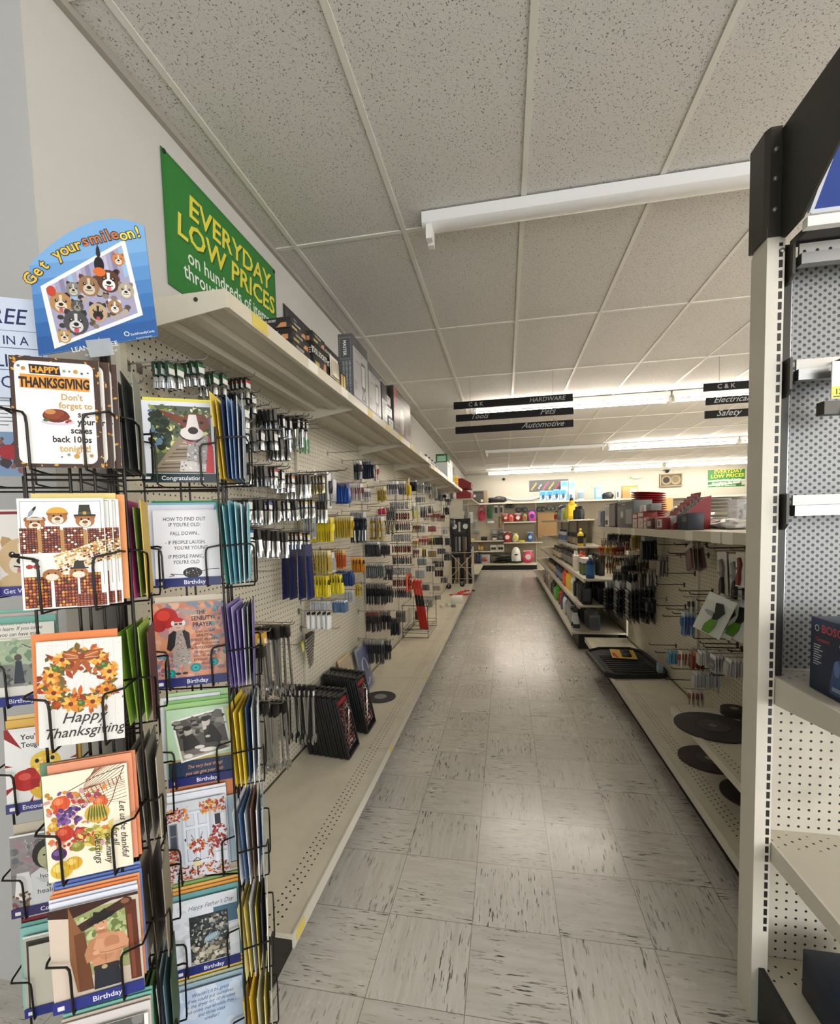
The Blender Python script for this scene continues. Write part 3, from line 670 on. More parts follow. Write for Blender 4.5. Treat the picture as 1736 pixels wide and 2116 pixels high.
def art_a3(a):
    a.rect(0, 0, 100, 143, '#e8e5dd')
    for x in (18, 36, 54, 72, 90): a.line([(x, 0), (x, 143)], .35, '#cfcabf')
    a.scatter(60, 2, 2, 98, 141, ['#d9d4c8', '#dfdad0'], .4, 1.2, rg); a.k += 2
    for i in range(300):
        t_, r = rg.uniform(0, 6.283), rg.gauss(34, 6.5); x, y = 50+r*math.cos(t_), 88+r*math.sin(t_)*.98
        a.leaf(x, y, rg.uniform(8, 15), rg.uniform(4, 7), rg.uniform(0, 6.28), rg.choice(FALL+['#7a5a1c', '#5c5a20'])); a.k -= .8
    a.k += 3
    for t_ in (.2, .95, 2.2, 2.9, 3.6, 4.35, 5.1, 5.75):
        x, y = 50+35*math.cos(t_), 88+35*math.sin(t_)
        for k in range(9): a.leaf(x, y, 12, 5.2, k*6.283/9+t_, rg.choice(['#e8a43a', '#dd8424', '#f0bb55'])); a.k -= .6
        a.k += 1; blob(a, x, y, 3, 3, '#7a2d14')
    for t_ in (.55, 2.6, 4.7): blob(a, 50+33*math.cos(t_), 88+33*math.sin(t_), 4.6, 4.2, '#4d6b24'); blob(a, 49+33*math.cos(t_), 89+33*math.sin(t_), 2, 1.6, '#7d9a44')
    for s in (-1, 1):
        blob(a, 52+s*11, 120, 12, 6.5, '#9a4a1a', s*.3); blob(a, 52+s*11, 121, 9, 3.6, '#b8621f', s*.3); a.leaf(52+s*2, 117, 26, 7, -PI/2+s*.35, '#a9541c')
        for k in (-1, 1): a.line([(52+s*3, 118+k), (52+s*20, 121+k*3.4)], .6, '#f0d9b8')
    blob(a, 52, 119, 4, 4.5, '#8a3c14')
    a.text('Happy', 52, 30, 20, '#3a322c', .004, .35, 1.0); a.text('Thanksgiving', 52, 11, 19, '#3a322c', .004, .35, .98)
def art_a4(a):
    a.rect(0, 0, 100, 144, '#f5ead0')
    for k in range(26):
        y = 95+k*1.6; x0 = 30+k*1.0
        pts = [(x0+i*(68-k*1.2)/6, y+10*math.sin(i*.9+k*.7)*.22+i*(k*.35)) for i in range(7)]
        a.line(pts, .8, rg.choice(['#6b3a24', '#8a4a2c', '#b37a5a', '#d9a98a']))
    a.line([(28, 118), (60, 132), (97, 141), (88, 122), (80, 98), (74, 88)], 1.0, '#5a2f1e')
    for k in range(12): a.line([(36+k*5, 112+k*1.6), (44+k*4.4, 92+k*2.6)], .9, '#7d4630')
    a.scatter(160, 3, 40, 72, 118, ['#c8452c', '#e0773c', '#d98a3a', '#7a4a78', '#b8862f', '#a83a34', '#cf9a9a', '#84863a'], 1.6, 5, rg); a.k += 3
    for x, y, r, c, c2 in ((20, 104, 11, '#d8532c', '#f08a50'), (66, 96, 9, '#d95a34', '#f0905a'), (22, 62, 11, '#c23a2a', '#e06a48'), (41, 58, 10, '#a92c2c', '#d05a48'), (10, 74, 7, '#dba63a', '#f0cf78'), (14, 36, 9, '#4a2c66', '#7a5a98'), (36, 42, 8, '#8a8a3a', '#b5b060'), (16, 14, 13, '#e0b93a', '#f2dc7c'), (30, 20, 10, '#d9a82e', '#efd070')):
        blob(a, x, y, r, r*.9, c); blob(a, x-r*.25, y+r*.25, r*.5, r*.42, c2)
        for s in (-.5, 0, .5): a.line([(x+s*r, y-r*.7), (x+s*r*1.2, y+r*.7)], .35, '#7a3018')
    blob(a, 61, 82, 15, 13, '#d9a944')
    for k in range(-3, 4): a.leaf(61+k*4, 70, 26, 2.6, PI/2+k*.06, '#5a6b2a')
    for _ in range(46): blob(a, rg.uniform(15, 42), rg.uniform(76, 96), 2.4, 2.4, rg.choice(['#5a3a78', '#7a4a90', '#43306a', '#8d6aa8'])); a.k -= .7
    a.k += 2
    for _ in range(34): a.leaf(rg.uniform(40, 78), rg.uniform(34, 62), rg.uniform(7, 13), 5, rg.uniform(0, 6.28), rg.choice(['#c9b84a', '#a9a03a', '#8f8a34', '#dccb6a'])); a.k -= .7
    a.k += 2
    for txt, x, s in (('Let us be thankful', 88, 11.5), ('for all', 78, 11), ('our many', 69, 11.5), ('blessings', 56, 12.5)): a.text(txt, x, {88: 54, 78: 46, 69: 32, 56: 34}[x], s, '#3a3028', .002, .4, .95, rot=-PI/2)
def art_a5(a):
    a.rect(0, 0, 100, 128, '#c9bfae'); a.rect(0, 0, 24, 128, '#d8c6b4'); a.rect(24, 14, 88, 120, '#9aa06a')
    a.scatter(240, 24, 50, 86, 112, ['#8a9a5a', '#a9b27a', '#7a8a4c', '#c2c898', '#6c7a44', '#b5b98a'], 2, 5.5, rg); a.k += 2
    a.rect(24, 14, 88, 34, '#c9b8a6')
    a.poly([(0, 128), (0, 118), (26, 112), (70, 124), (100, 124), (100, 128)], '#3a1d12'); a.poly([(26, 100), (80, 122), (92, 122), (86, 112), (30, 90)], '#3a2116')
    a.poly([(22, 128), (28, 108), (36, 90), (34, 20), (26, 16), (20, 60)], '#8a5a38'); a.poly([(26, 90), (38, 92), (44, 16), (28, 16)], '#6b3f24'); a.poly([(84, 118), (97, 118), (98, 14), (86, 14)], '#5c2c1a'); a.poly([(86, 100), (91, 100), (92, 16), (88, 16)], '#7d4228'); blob(a, 86, 118, 7, 6, '#4a2416'); blob(a, 85, 119, 5, 3.4, '#8a5a3a')
    # shirtless man in a black hat, arms folded over a fence post
    a.poly([(44, 14), (46, 44), (72, 46), (76, 14)], '#20242e'); a.rect(45, 38, 74, 43, '#2c241e'); blob(a, 57, 40.5, 3.4, 2.8, '#b8a070')
    a.poly([(46, 44), (40, 58), (42, 76), (52, 84), (66, 84), (78, 80), (80, 64), (73, 44)], '#c98f6a'); blob(a, 52, 70, 9, 8, '#d29a76', .2); blob(a, 67, 71, 9, 8, '#b97d5a'); blob(a, 60, 56, 8, 7, '#bd8562'); a.line([(59, 46), (59, 66)], .7, '#94603f')
    a.poly([(74, 82), (81, 80), (86, 68), (85, 58), (64, 56), (50, 58), (48, 63), (64, 66), (76, 66)], '#cf9670'); a.line([(50, 60.4), (66, 58.6), (82, 60)], .8, '#94603f')
    a.poly([(42, 78), (36, 62), (38, 50), (52, 56), (54, 62), (46, 66), (50, 80)], '#b88058'); blob(a, 49, 61, 4, 3, '#d8a280')
    a.poly([(52, 84), (54, 92), (62, 92), (64, 84)], '#b97d5a'); blob(a, 56, 96, 7.5, 9.5, '#cf9a76', .15); a.rect(50, 86, 61, 89, '#a86f50'); a.line([(53, 92), (57, 90.6), (60, 92)], .9, '#f0e6da')
    for s in (-3, 3): blob(a, 56+s, 98.5, .9, .7, '#2a1a12')
    blob(a, 57, 104, 17, 4.2, '#17130f', .28); a.poly([(47, 104), (49, 114), (55, 112), (62, 116), (66, 109), (64, 104)], '#1d1813')
def art_a6(a): a.rect(0, 0, 100, 128, '#f0eee8'); a.rect(5, 4, 95, 118, '#5a5a58'); a.scatter(60, 8, 60, 92, 112, ['#6b6b68', '#84827c', '#47464a'], 3, 8, rg); a.k += 2; face(a, 56, 88, 16, '#b0602c', '#7a3c18', '#d8a07a'); face(a, 82, 84, 13, '#a8482a', '#6b2a18', '#e0b090')
def art_b1(a):
    a.rect(0, 0, 100, 118, '#e9edf5'); a.rect(14, 12, 96, 112, '#57604a')
    a.scatter(210, 14, 40, 96, 111, ['#c9c45a', '#8a9a4a', '#3a4a2c', '#e6dfa0', '#2e3a28', '#a8b068', '#5a6b3c', '#f2efc8'], 1.5, 5, rg); a.scatter(60, 14, 50, 40, 105, ['#2c3626', '#3a4a38', '#6b8aa0', '#24301f'], 2, 7, rg); a.k += 3
    a.poly([(14, 14), (50, 66), (58, 66), (76, 14)], '#9a8a74')
    for k in range(8): a.poly([(20+k*5, 18+k*5.6), (58+k*1.2, 20+k*5.4), (58+k, 21.6+k*5.4), (22+k*5, 20+k*5.6)], rg.choice(['#57483a', '#c8b8a0', '#6b5a48']))
    # spotted dog with one ear out, smiling
    a.poly([(58, 14), (64, 66), (90, 70), (96, 56), (96, 14)], '#a8a4a0'); a.scatter(60, 60, 16, 95, 64, ['#5d5650', '#e0dcd6', '#84807a', '#c8c4be'], .8, 2.4, rg); a.k += 2
    a.poly([(50, 14), (52, 30), (66, 30), (92, 24), (96, 14)], '#d9d2cc'); a.scatter(24, 52, 15, 92, 28, ['#8a807a', '#efeae6'], .8, 2, rg); a.k += 2
    a.poly([(58, 96), (26, 106), (34, 96), (56, 84)], '#7a3f2a'); a.poly([(88, 90), (96, 100), (96, 84)], '#8d5a78')
    blob(a, 74, 87, 19, 15, '#7d4029'); a.poly([(66, 100), (76, 100), (82, 66), (58, 66)], '#efe8e2'); blob(a, 69, 72, 16, 10, '#efe8e4'); blob(a, 71, 76, 7, 5.5, '#2b2320'); blob(a, 60, 90, 3, 2.4, '#1d1512'); blob(a, 83, 88, 3, 2.4, '#1d1512')
    a.poly([(52, 68), (62, 62), (74, 61), (88, 68), (76, 58), (62, 57)], '#3a2420'); a.poly([(54, 64), (66, 59), (76, 60), (66, 55)], '#c9707a')
    a.poly([(86, 12), (98, 12), (98, 46), (92, 72)], '#d83a3c')
def art_b2(a):
    a.rect(0, 0, 100, 124, '#f4f3f7')
    for txt, y in (('HOW TO FIND OUT', 108), ("IF YOU'RE OLD:", 98.5), ('FALL DOWN...', 84), ('- IF PEOPLE LAUGH,', 69), ("YOU'RE YOUNG", 59.5), ('IF PEOPLE PANIC,', 45), ("YOU'RE OLD", 35.5)): a.text(txt, 47 if 'YOUNG' not in txt else 55, y, 8.6, '#1c1a20', .008, .08, .82)
    a.line([(22, 10.5), (62, 12), (98, 11)], .9, '#17151a'); blob(a, 56, 20, 15, 9, '#17151a'); a.scatter(14, 46, 15, 66, 26, ['#f4f3f7'], .5, .8, rg); a.k += 2; a.line([(42, 17), (22, 19), (28, 16), (20, 15)], 1, '#17151a'); a.line([(70, 22), (84, 25), (98, 25)], 1, '#17151a')
def art_b3(a):
    a.rect(0, 0, 100, 128, '#d8926c'); a.scatter(120, 0, 0, 100, 128, ['#e0a27c', '#c97f62', '#e8b494', '#b88a86', '#d6a9a0'], 3, 9, rg); a.k += 2
    a.scatter(40, 82, 40, 100, 126, ['#5f8a98', '#7aa0a8', '#8a6a7a', '#3f6a80'], 1.5, 4, rg); a.scatter(30, 2, 0, 30, 50, ['#5a7d98', '#8a5a6a', '#6b9aa8', '#a86a7a'], 2, 5, rg); a.scatter(20, 0, 108, 100, 126, ['#8d8494', '#7a8a98'], 2, 5, rg); a.k += 3
    blob(a, 17, 104, 17, 16, '#b8251f'); blob(a, 14, 108, 9, 8, '#d8402c'); blob(a, 8, 92, 9, 9, '#a82420')
    a.poly([(34, 118), (60, 112), (80, 118), (66, 108), (50, 106), (40, 110)], '#a89a98'); a.text('THE', 66, 107, 8.5, '#231a18', .02, 0, .85); a.text('SENILITY', 68, 97.5, 9.5, '#231a18', .02, 0, .85); a.text('PRAYER', 68, 87.5, 9.5, '#231a18', .02, 0, .85)
    for i, (txt, b_) in enumerate((('Grant me the', 0), ('SENILITY to', .02), ('FORGET the people', .012), ('I never liked anyway', 0), ('the GOOD FORTUNE', .02), ('to run into the', 0), ('ones I do, and the', 0), ('EYESIGHT to tell', .012), ('the difference.', 0))): a.text(txt, 70, 78-i*6.3, 5.4, '#3a2a26', b_, 0, .85)
    # old lady in a dark cardigan and patterned dress
    a.poly([(24, 32), (27, 78), (33, 84), (42, 84), (46, 74), (52, 28)], '#a89c92')
    for k in range(60): a.line([(lambda x, y: [(x, y), (x+rg.uniform(1, 3), y+rg.uniform(-1, 1))])(rg.uniform(27, 48), rg.uniform(31, 80))][0], .8, rg.choice(['#2c2624', '#efe8e0', '#6b5f58']))
    a.poly([(27, 84), (20, 78), (17, 56), (22, 52), (28, 60), (31, 82)], '#1f1a1a'); a.poly([(42, 84), (49, 79), (50, 56), (45, 54), (43, 66), (39, 82)], '#1f1a1a')
    blob(a, 34, 93, 7.5, 8.5, '#d8b8a4'); a.ell(34, 97, 8, 7, '#c02c28', n=16, a0=0, a1=PI); blob(a, 26.5, 95, 2.5, 4, '#e8e2dc'); blob(a, 41.5, 95, 2.5, 4, '#e8e2dc'); a.rect(28.5, 92.5, 33, 95, '#3a2a26'); a.rect(35, 92.5, 39.5, 95, '#3a2a26'); a.line([(31, 88.5), (34, 87.6), (37, 88.5)], .8, '#8a3030')
    for s in (30, 40): a.rect(s, 18, s+4, 32, '#a89c92'); blob(a, s+1, 17, 4, 2, '#3a2f2c')
    for y in (60, 68, 76): blob(a, 37, y, 1, 1, '#c23a34')
    for x, y, r in ((56, 24, 8), (82, 30, 7), (20, 18, 8)): blob(a, x, y, r, r*.85, '#1f8a8a'); blob(a, x, y, r*.55, r*.5, '#2fb0a8'); blob(a, x, y, r*.22, r*.2, '#0f5a60')
    for x in (68, 78, 92): blob(a, x, 22, 5, 3, '#9a7a80')
def art_b4(a):
    a.rect(0, 0, 100, 128, '#bcd8b4'); a.rect(0, 0, 100, 40, '#22344f'); a.rect(0, 38, 100, 42, '#b89a5a')
    R = .17; c_, s_ = math.cos(R), math.sin(R); T = lambda x, y: (53+(x-53)*c_-(y-78)*s_, 78+(x-53)*s_+(y-78)*c_)
    a.poly([T(13, 42), T(95, 42), T(95, 116), T(13, 116)], '#f2efe8'); a.poly([T(16, 45), T(92, 45), T(92, 113), T(16, 113)], '#57534e')
    for k in range(70): x, y = T(rg.uniform(18, 90), rg.uniform(84, 111)); blob(a, x, y, rg.uniform(3, 8), rg.uniform(2, 5), rg.choice(['#3a3733', '#6b6760', '#8a857c', '#2a2825', '#9a958a'])); a.k -= .8
    a.k += 3; a.poly([T(16, 45), T(92, 45), T(92, 58), T(16, 62)], '#a49e92')
    q = lambda x, y, rx, ry, c, r=0: blob(a, *T(x, y), rx, ry, c, r)
    a.poly([T(58, 92), T(74, 92), T(84, 66), T(76, 54), T(56, 60)], '#1f1d1c'); a.poly([T(56, 64), T(74, 60), T(90, 46), T(78, 45), T(50, 56)], '#4a4743'); q(64, 99, 6.5, 8, '#c9c2b6'); q(64, 105, 7, 4.5, '#2a2724'); a.poly([T(60, 92), T(56, 80), T(62, 78), T(68, 92)], '#34312e'); q(60, 90, 3.4, 4, '#c9c2b6'); q(62, 74, 4, 2.4, '#bdb6aa')
    a.poly([T(24, 84), T(40, 86), T(48, 66), T(42, 56), T(20, 58)], '#2f2c2a'); q(34, 92, 6, 7, '#b8b0a4'); q(34, 97, 6.5, 4, '#23201e'); a.poly([T(20, 60), T(44, 60), T(52, 48), T(24, 50)], '#6b665f'); q(46, 60, 8, 3, '#d8d2c6'); q(58, 52, 14, 3.4, '#e4dfd4'); q(26, 50, 7, 4, '#e0dace')
    a.text('The very best things', 56, 25, 8.2, '#d99a78', .006, .35, .82, rot=.03); a.text('you can give your kids', 55, 14.5, 8.2, '#d99a78', .006, .35, .8, rot=.03)
def art_b5(a):
    a.rect(0, 0, 100, 150, '#c9ccd2'); a.rect(0, 0, 100, 150, '#d9dbe0')
    for y in range(0, 150, 4): a.line([(0, y), (100, y)], .3, '#bcc0c8')
    a.rect(22, 28, 74, 128, '#c4c9d2'); a.rect(26, 28, 70, 124, '#e2e6ec')
    for x0, y0, x1, y1 in ((30, 98, 45, 120), (51, 98, 66, 120), (30, 62, 45, 92), (51, 62, 66, 92), (30, 32, 45, 56), (51, 32, 66, 56)): a.rect(x0, y0, x1, y1, '#9fa6b2'); a.rect(x0+1.2, y0+1.2, x1-.6, y1-.6, '#d6dbe3')
    blob(a, 28, 74, 1.4, 3, '#2a2a2a'); a.rect(78, 20, 98, 112, '#eef0f4'); a.rect(78, 40, 98, 41.5, '#aab0ba'); a.rect(80, 92, 90, 112, '#3a3a40'); a.rect(2, 60, 16, 108, '#8a8f98'); a.rect(4, 62, 14, 84, '#4d525c'); a.rect(4, 86, 14, 106, '#4d525c')
    RED = ['#a8361f', '#c8502a', '#8d2a1c', '#d87a3a', '#b0462a', '#e09a44']
    for _ in range(90):
        t_ = rg.uniform(0, 6.28); r = rg.gauss(9.5, 2.2); a.leaf(48+r*math.cos(t_), 60+r*math.sin(t_), 5, 2.6, rg.uniform(0, 6.28), rg.choice(RED)); a.k -= .8
    a.k += 2; a.line([(44, 68), (38, 82)], 1, '#8d2a1c'); a.line([(52, 68), (58, 84)], 1, '#8d2a1c')
    a.scatter(150, 0, 0, 100, 24, RED+['#6b4a34'], 1.5, 3.6, rg, True); a.scatter(90, 0, 112, 34, 134, RED+['#d9a24a'], 1.5, 3.4, rg, True); a.scatter(120, 56, 118, 100, 140, RED+['#e0b04a', '#efc65a'], 1.5, 4, rg, True); a.scatter(70, 0, 30, 14, 60, RED, 1.5, 3, rg, True); a.scatter(110, 74, 48, 99, 92, ['#8d2a24', '#a8342a', '#c24a34'], 1.5, 3.6, rg, True); a.scatter(50, 66, 28, 74, 70, RED, 1, 2.4, rg, True); a.k += 3
    a.line([(46, 4), (46, 22)], 1.6, '#2b2724'); a.poly([(41, 22), (51, 22), (53, 32), (39, 32)], '#e8d9a8'); a.line([(39, 32), (46, 38), (53, 32), (39, 32)], 1, '#2b2724')
def art_b6(a):
    a.rect(0, 0, 100, 122, '#dfe2e8'); a.rect(62, 70, 100, 100, '#4f7488'); a.rect(84, 30, 100, 66, '#eceef0'); a.scatter(30, 0, 0, 30, 110, ['#d2d6de', '#e8eaf0'], 4, 9, rg); a.k += 2
    a.text("Happy Father's Day", 58, 104, 10.5, '#5a6070', .0, .45, .84, rot=.02)
    a.rect(24, 12, 84, 92, '#2f3434')
    a.scatter(300, 25.5, 14, 82.5, 90, ['#565a58', '#8d8f8a', '#3a3f40', '#a8a69c', '#6f6a60', '#23282a', '#c4bfb2', '#4a5358'], 1.4, 3.6, rg); a.scatter(60, 26, 14, 82, 40, ['#8a7f6c', '#b5aa94', '#5f584c', '#d8d0bc'], 2.5, 5, rg); a.k += 3
    blob(a, 58, 52, 13, 6, '#7d98a0', .25); 
    for k in range(-3, 4): a.line([(54+k*3, 47+k), (58+k*3, 57+k)], 1, '#c8d6da')
def art_b7(a):
    a.rect(0, 0, 100, 128, '#c3d3ea'); a.scatter(30, 0, 0, 100, 120, ['#b4c8e4', '#d2deee'], 8, 16, rg); a.k += 2
    for i, txt in enumerate(("Wouldn't it be great", 'if we could put ourselves', 'in the dryer for 10 minutes', 'and come out wrinkle-free...', 'and three sizes', 'smaller?')): a.text(txt, 50, 106-i*8.6, 8.4, '#2a3248', .0, .3, .82, rot=.02)
    blob(a, 36, 36, 15, 13, '#1d1614'); blob(a, 34, 28, 11, 12, '#e0b898'); blob(a, 26, 34, 8, 10, '#1d1614'); blob(a, 70, 30, 14, 10, '#d8b45a'); blob(a, 70, 24, 9, 10, '#e8c4a4'); a.poly([(20, 0), (24, 18), (46, 18), (52, 0)], '#8a3a5a')
def art_c1(a): a.rect(0, 0, 100, 120, '#7d9ab8'); a.rect(60, 70, 100, 118, '#eceef2'); [a.rect(64, 110-i*6, 96-i % 3*5, 111.5-i*6, '#666') for i in range(6)]; a.scatter(40, 55, 10, 100, 60, ['#5a4a48', '#8a5a50', '#3a3034'], 3, 8, rg); a.k += 2; blob(a, 84, 38, 14, 12, '#a8262c')
def art_c2(a):
    a.rect(0, 0, 100, 122, '#efe9df'); a.rect(0, 112, 100, 116, '#8d2430')
    for txt, y in (('HUMAN TREATS', 103), ('PARKS', 99), ('is tried', 90), ('WELL Q', 82)): a.text(txt, 76, y, 7, '#3a3430', .006, 0, .9) if txt != 'HUMAN TREATS' else None
    face(a, 62, 50, 26, '#d9b98a', '#c09a66', '#f0e2cc', '#d87a80'); blob(a, 60, 12, 26, 18, '#d9b98a')
def art_c3(a):
    a.rect(0, 0, 100, 124, '#e9e4d6'); a.rect(0, 92, 100, 94, '#cfc8b6')
    for i, txt in enumerate(("It's tedious, but it's the", 'way to learn. If you come', 'cold, you can have mine.')): a.text(txt, 52, 112-i*8, 7.6, '#2c2a28', .004, .25, .85)
    a.rect(0, 24, 100, 90, '#a9b898'); a.rect(0, 24, 100, 56, '#8d8f86'); a.scatter(60, 0, 56, 100, 88, ['#8fa884', '#b4c2a0', '#7a9474'], 3, 7, rg); a.scatter(50, 0, 26, 100, 52, ['#74746c', '#a3a398', '#5f625c'], 1.5, 4, rg); a.k += 2
    for x in (20, 55, 82): a.poly([(x-6, 28), (x-3, 60), (x+4, 60), (x+7, 28)], '#3a4044'); blob(a, x, 65, 4.5, 5, '#5a5048')
    a.line([(60, 84), (70, 78), (84, 82)], 1, '#2e3a2c')
def art_c4(a):
    a.rect(0, 0, 100, 130, '#f1efe8')
    for k in range(9):
        t_ = k*6.283/9+.2; a.poly([(50+40*math.cos(t_), 66+46*math.sin(t_)), (50+95*math.cos(t_+.1), 66+105*math.sin(t_+.1)), (50+95*math.cos(t_-.12), 66+105*math.sin(t_-.12))], '#9a2420')
    a.s = 0; a.text("You're", 38, 116, 12, '#2a1a18', .02, 0, .95); a.text('Tougher Than', 54, 103, 12, '#2a1a18', .02, 0, .9)
    blob(a, 55, 36, 24, 24, '#e6b93c'); blob(a, 56, 74, 22, 20, '#efc648'); a.scatter(70, 38, 30, 76, 90, ['#f2d060', '#e0ae34', '#f6dc84'], 2, 4.5, rg); a.k += 2; blob(a, 44, 78, 3, 3.6, '#1a120c'); blob(a, 66, 80, 3, 3.6, '#1a120c'); a.poly([(50, 73), (62, 74), (57, 64)], '#d9772c')
    blob(a, 28, 48, 20, 18, '#c22a22'); blob(a, 34, 60, 9, 8, '#b02420'); blob(a, 26, 54, 9, 6, '#e05a4c'); a.rect(34, 34, 46, 48, '#a8201c')
    for x in (48, 62): a.line([(x, 16), (x, 6)], 2, '#d9772c')
def art_c5(a):
    a.rect(0, 0, 100, 135, '#8f8a86'); a.scatter(70, 0, 60, 100, 135, ['#7d7a78', '#9a8f8c', '#a08088', '#6b6a6c'], 4, 9, rg); a.scatter(30, 20, 90, 48, 128, ['#d8d6d2'], .5, 1, rg); a.k += 2
    a.poly([(24, 0), (28, 66), (44, 76), (62, 76), (78, 64), (82, 0)], '#d9dad8'); a.poly([(4, 30), (8, 72), (26, 72), (30, 40), (20, 20)], '#e6e4de'); blob(a, 53, 98, 22, 26, '#2a2522'); blob(a, 55, 92, 16, 20, '#b5b48a'); a.rect(48, 70, 62, 80, '#a8a67e'); blob(a, 49, 96, 2.2, 1.4, '#2a2522'); blob(a, 62, 96, 2.2, 1.4, '#2a2522'); blob(a, 56, 81, 3, 1.6, '#6b3038')
    for txt, y in (('hope', 56), ('&', 40), ('healing', 30)): a.text(txt, 54, y, 12, '#4a4a48', .006, 0, 1.05)
    a.poly([(34, 60), (46, 48), (62, 48), (74, 60), (54, 54)], '#c4c6c2'); a.scatter(20, 2, 10, 26, 40, ['#8a7a3c', '#5a5230', '#8a4a54'], 2, 5, rg)
def art_c6(a): a.rect(0, 0, 100, 135, '#bdb8a6'); a.rect(5, 5, 95, 130, '#3c3a34'); a.rect(8, 8, 92, 126, '#cfcab8'); a.line([(36, 96), (44, 99), (50, 97)], .6, '#4a4640'); a.poly([(56, 10), (60, 60), (74, 84), (70, 40), (76, 10)], '#4a453c'); a.rect(8, 120, 60, 126, '#23211c')
def art_plain(c1, c2):
    def f(a): a.rect(0, 0, 100, 130, c1); a.scatter(40, 8, 20, 92, 120, [c2, c1, '#e8e4dc'], 3, 9, rg); a.rect(10, 8, 90, 18, c2)
    return f
NAVY = '#1d2468'
STOCK = mat('#eceae6', .5)
def place(col, tier, dx=0, dn=0, dz=0):
    c, ps = COLS[col]; rv = Vector((math.cos(ps), math.sin(ps), 0)); nv = Vector((math.sin(ps), -math.cos(ps), 0))
    return c + rv*dx + nv*dn + Vector((0, 0, TIERS[tier]+dz)), ps
def card(col, tier, art, w, h, label, strip=None, stripc=NAVY, dx=0, dn=.004, dz=0, lean=.06, roll=0, yaw=0, stock='#eceae6', group=None):
    loc, ps = place(col, tier, dx, dn, dz)
    t = thing('greeting_card', label, 'greeting card', loc, group=group, rot=(-lean, roll, ps+yaw))
    b = MB(); b.box(-w/2, w/2, -.0007, .0007, 0, h, mat(stock, .5)); cs = b.build('card_stock', t, smooth=False)
    if art:
        a = A100(w); art(a); a.clip(100, h/w*100); a.build('print', t, (-w/2, -.0009, 0))
    if strip is not None:
        b = MB(); b.box(-w/2-.001, w/2+.001, -.0045, -.0035, -.004, .016, mat(stripc, .35)); b.box(-w/2+.006, -w/2+.016, -.0048, -.0044, .0015, .009, mat('#e6e4e4', .5)); st = b.build('label_strip', t, smooth=False)
        a = Art(); a.text(strip, .012 if len(strip) < 11 else .006, .0015, .0135, '#e8e6ee', .012); a.k += 0
        a.build('lettering', st, (0, -.0047, 0))
    return t
def sleeve(col, tier, color, w, h, label, dx=0, dn=-.01, dz=.006, lean=.06, roll=0, yaw=0, name='envelope', cat='envelope', group=None):
    """an envelope standing behind the front card: folded sheet with a flap line"""
    loc, ps = place(col, tier, dx, dn, dz)
    b = MB(); m_ = mat(color, .6); b.box(-w/2, w/2, -.0008, .0008, 0, h, m_); b.prism([(-w/2+.001, h-.001), (0, h*.62), (w/2-.001, h-.001)], 1, .0008, .0011, m_)
    o = b.build(name, None, loc, (-lean, roll, ps+yaw), smooth=False)
    return tag(o, label, cat, group)
# front column nearest the viewer
card('A', 0, art_a1, .124, .178, 'white card with a turkey and a brown leaf border, topmost of the nearest column', dz=-.002, lean=.03)
for i in range(2): card('A', 0, art_a1, .124, .178, ('brown bordered turkey card showing behind the topmost card', 'brown bordered turkey card farthest back in the topmost pocket')[i], dx=.011+.009*i, dn=-.008-.008*i, dz=.0, lean=.03)
card('A', 1, art_a2, .122, .183, 'card of chipmunks in pilgrim hats peeking over corn cobs', dx=-.006, lean=.03)
for i in range(2): card('A', 1, art_a2, .122, .181, ('chipmunk corn card right behind the front one', 'chipmunk corn card farthest back in its pocket')[i], dx=.003+.008*i, dn=-.006-.006*i, dz=.001, lean=.03)
sleeve('A', 1, '#efd98a', .124, .187, 'pale yellow envelope behind the chipmunk corn cards', dx=.004, dn=-.02, lean=.03); sleeve('A', 1, '#efa36a', .124, .185, 'orange envelope at the back of the chipmunk corn cards', dx=.016, dn=-.025, lean=.03)
card('A', 2, art_a3, .125, .178, 'white card with an autumn leaf wreath and an orange bow', dx=.002, roll=.01)
sleeve('A', 2, '#e88a4e', .127, .184, 'orange envelope behind the autumn wreath card', dx=-.006, dn=-.006)
card('A', 3, art_a4, .127, .183, 'cream card with a cornucopia of fruit and sideways script', dx=.001, roll=-.02)
sleeve('A', 3, '#e79a74', .128, .19, 'peach envelope right behind the cornucopia card', dx=.006, dn=-.006, roll=-.02); sleeve('A', 3, '#df8a62', .128, .191, 'deeper peach envelope behind the cornucopia card', dx=.01, dn=-.012, roll=-.02); sleeve('A', 3, '#6d8a6c', .12, .19, 'green envelope farthest back behind the cornucopia card', dx=-.014, dn=-.018, roll=-.02)
card('A', 4, art_a5, .138, .176, 'photo card of a shirtless man in a black hat under a porch', 'Birthday', '#27307e', dz=.002, lean=.05, roll=-.02)
for i, c in enumerate(('#e6e8f0', '#dfe2ec', '#e88a4e', '#eea06a', '#6f86c0', '#5c74b4', '#8097cc')): sleeve('A', 4, c, .136, .179+.004*i, ('white', 'off-white', 'orange', 'light orange', 'periwinkle', 'deep periwinkle', 'pale periwinkle')[i]+' envelope fanned behind the photo card of the shirtless man', dx=-.001+rnd.uniform(-.003, .003), dn=-.004-.0045*i, lean=.05, roll=-.02)
card('A', 5, art_a6, .138, .16, 'grey photo card with two reddish faces at the bottom edge of the view', dn=.004, dz=.018, lean=.05)
for i, c in enumerate(('#d9d2cc', '#c9b8a8', '#7fb8a8', '#6aa898')): sleeve('A', 5, c, .142, .186+.004*i, ('pale grey', 'tan', 'mint green', 'deep mint green')[i]+' envelope behind the grey photo card with two faces', dn=-.004-.005*i, lean=.05)
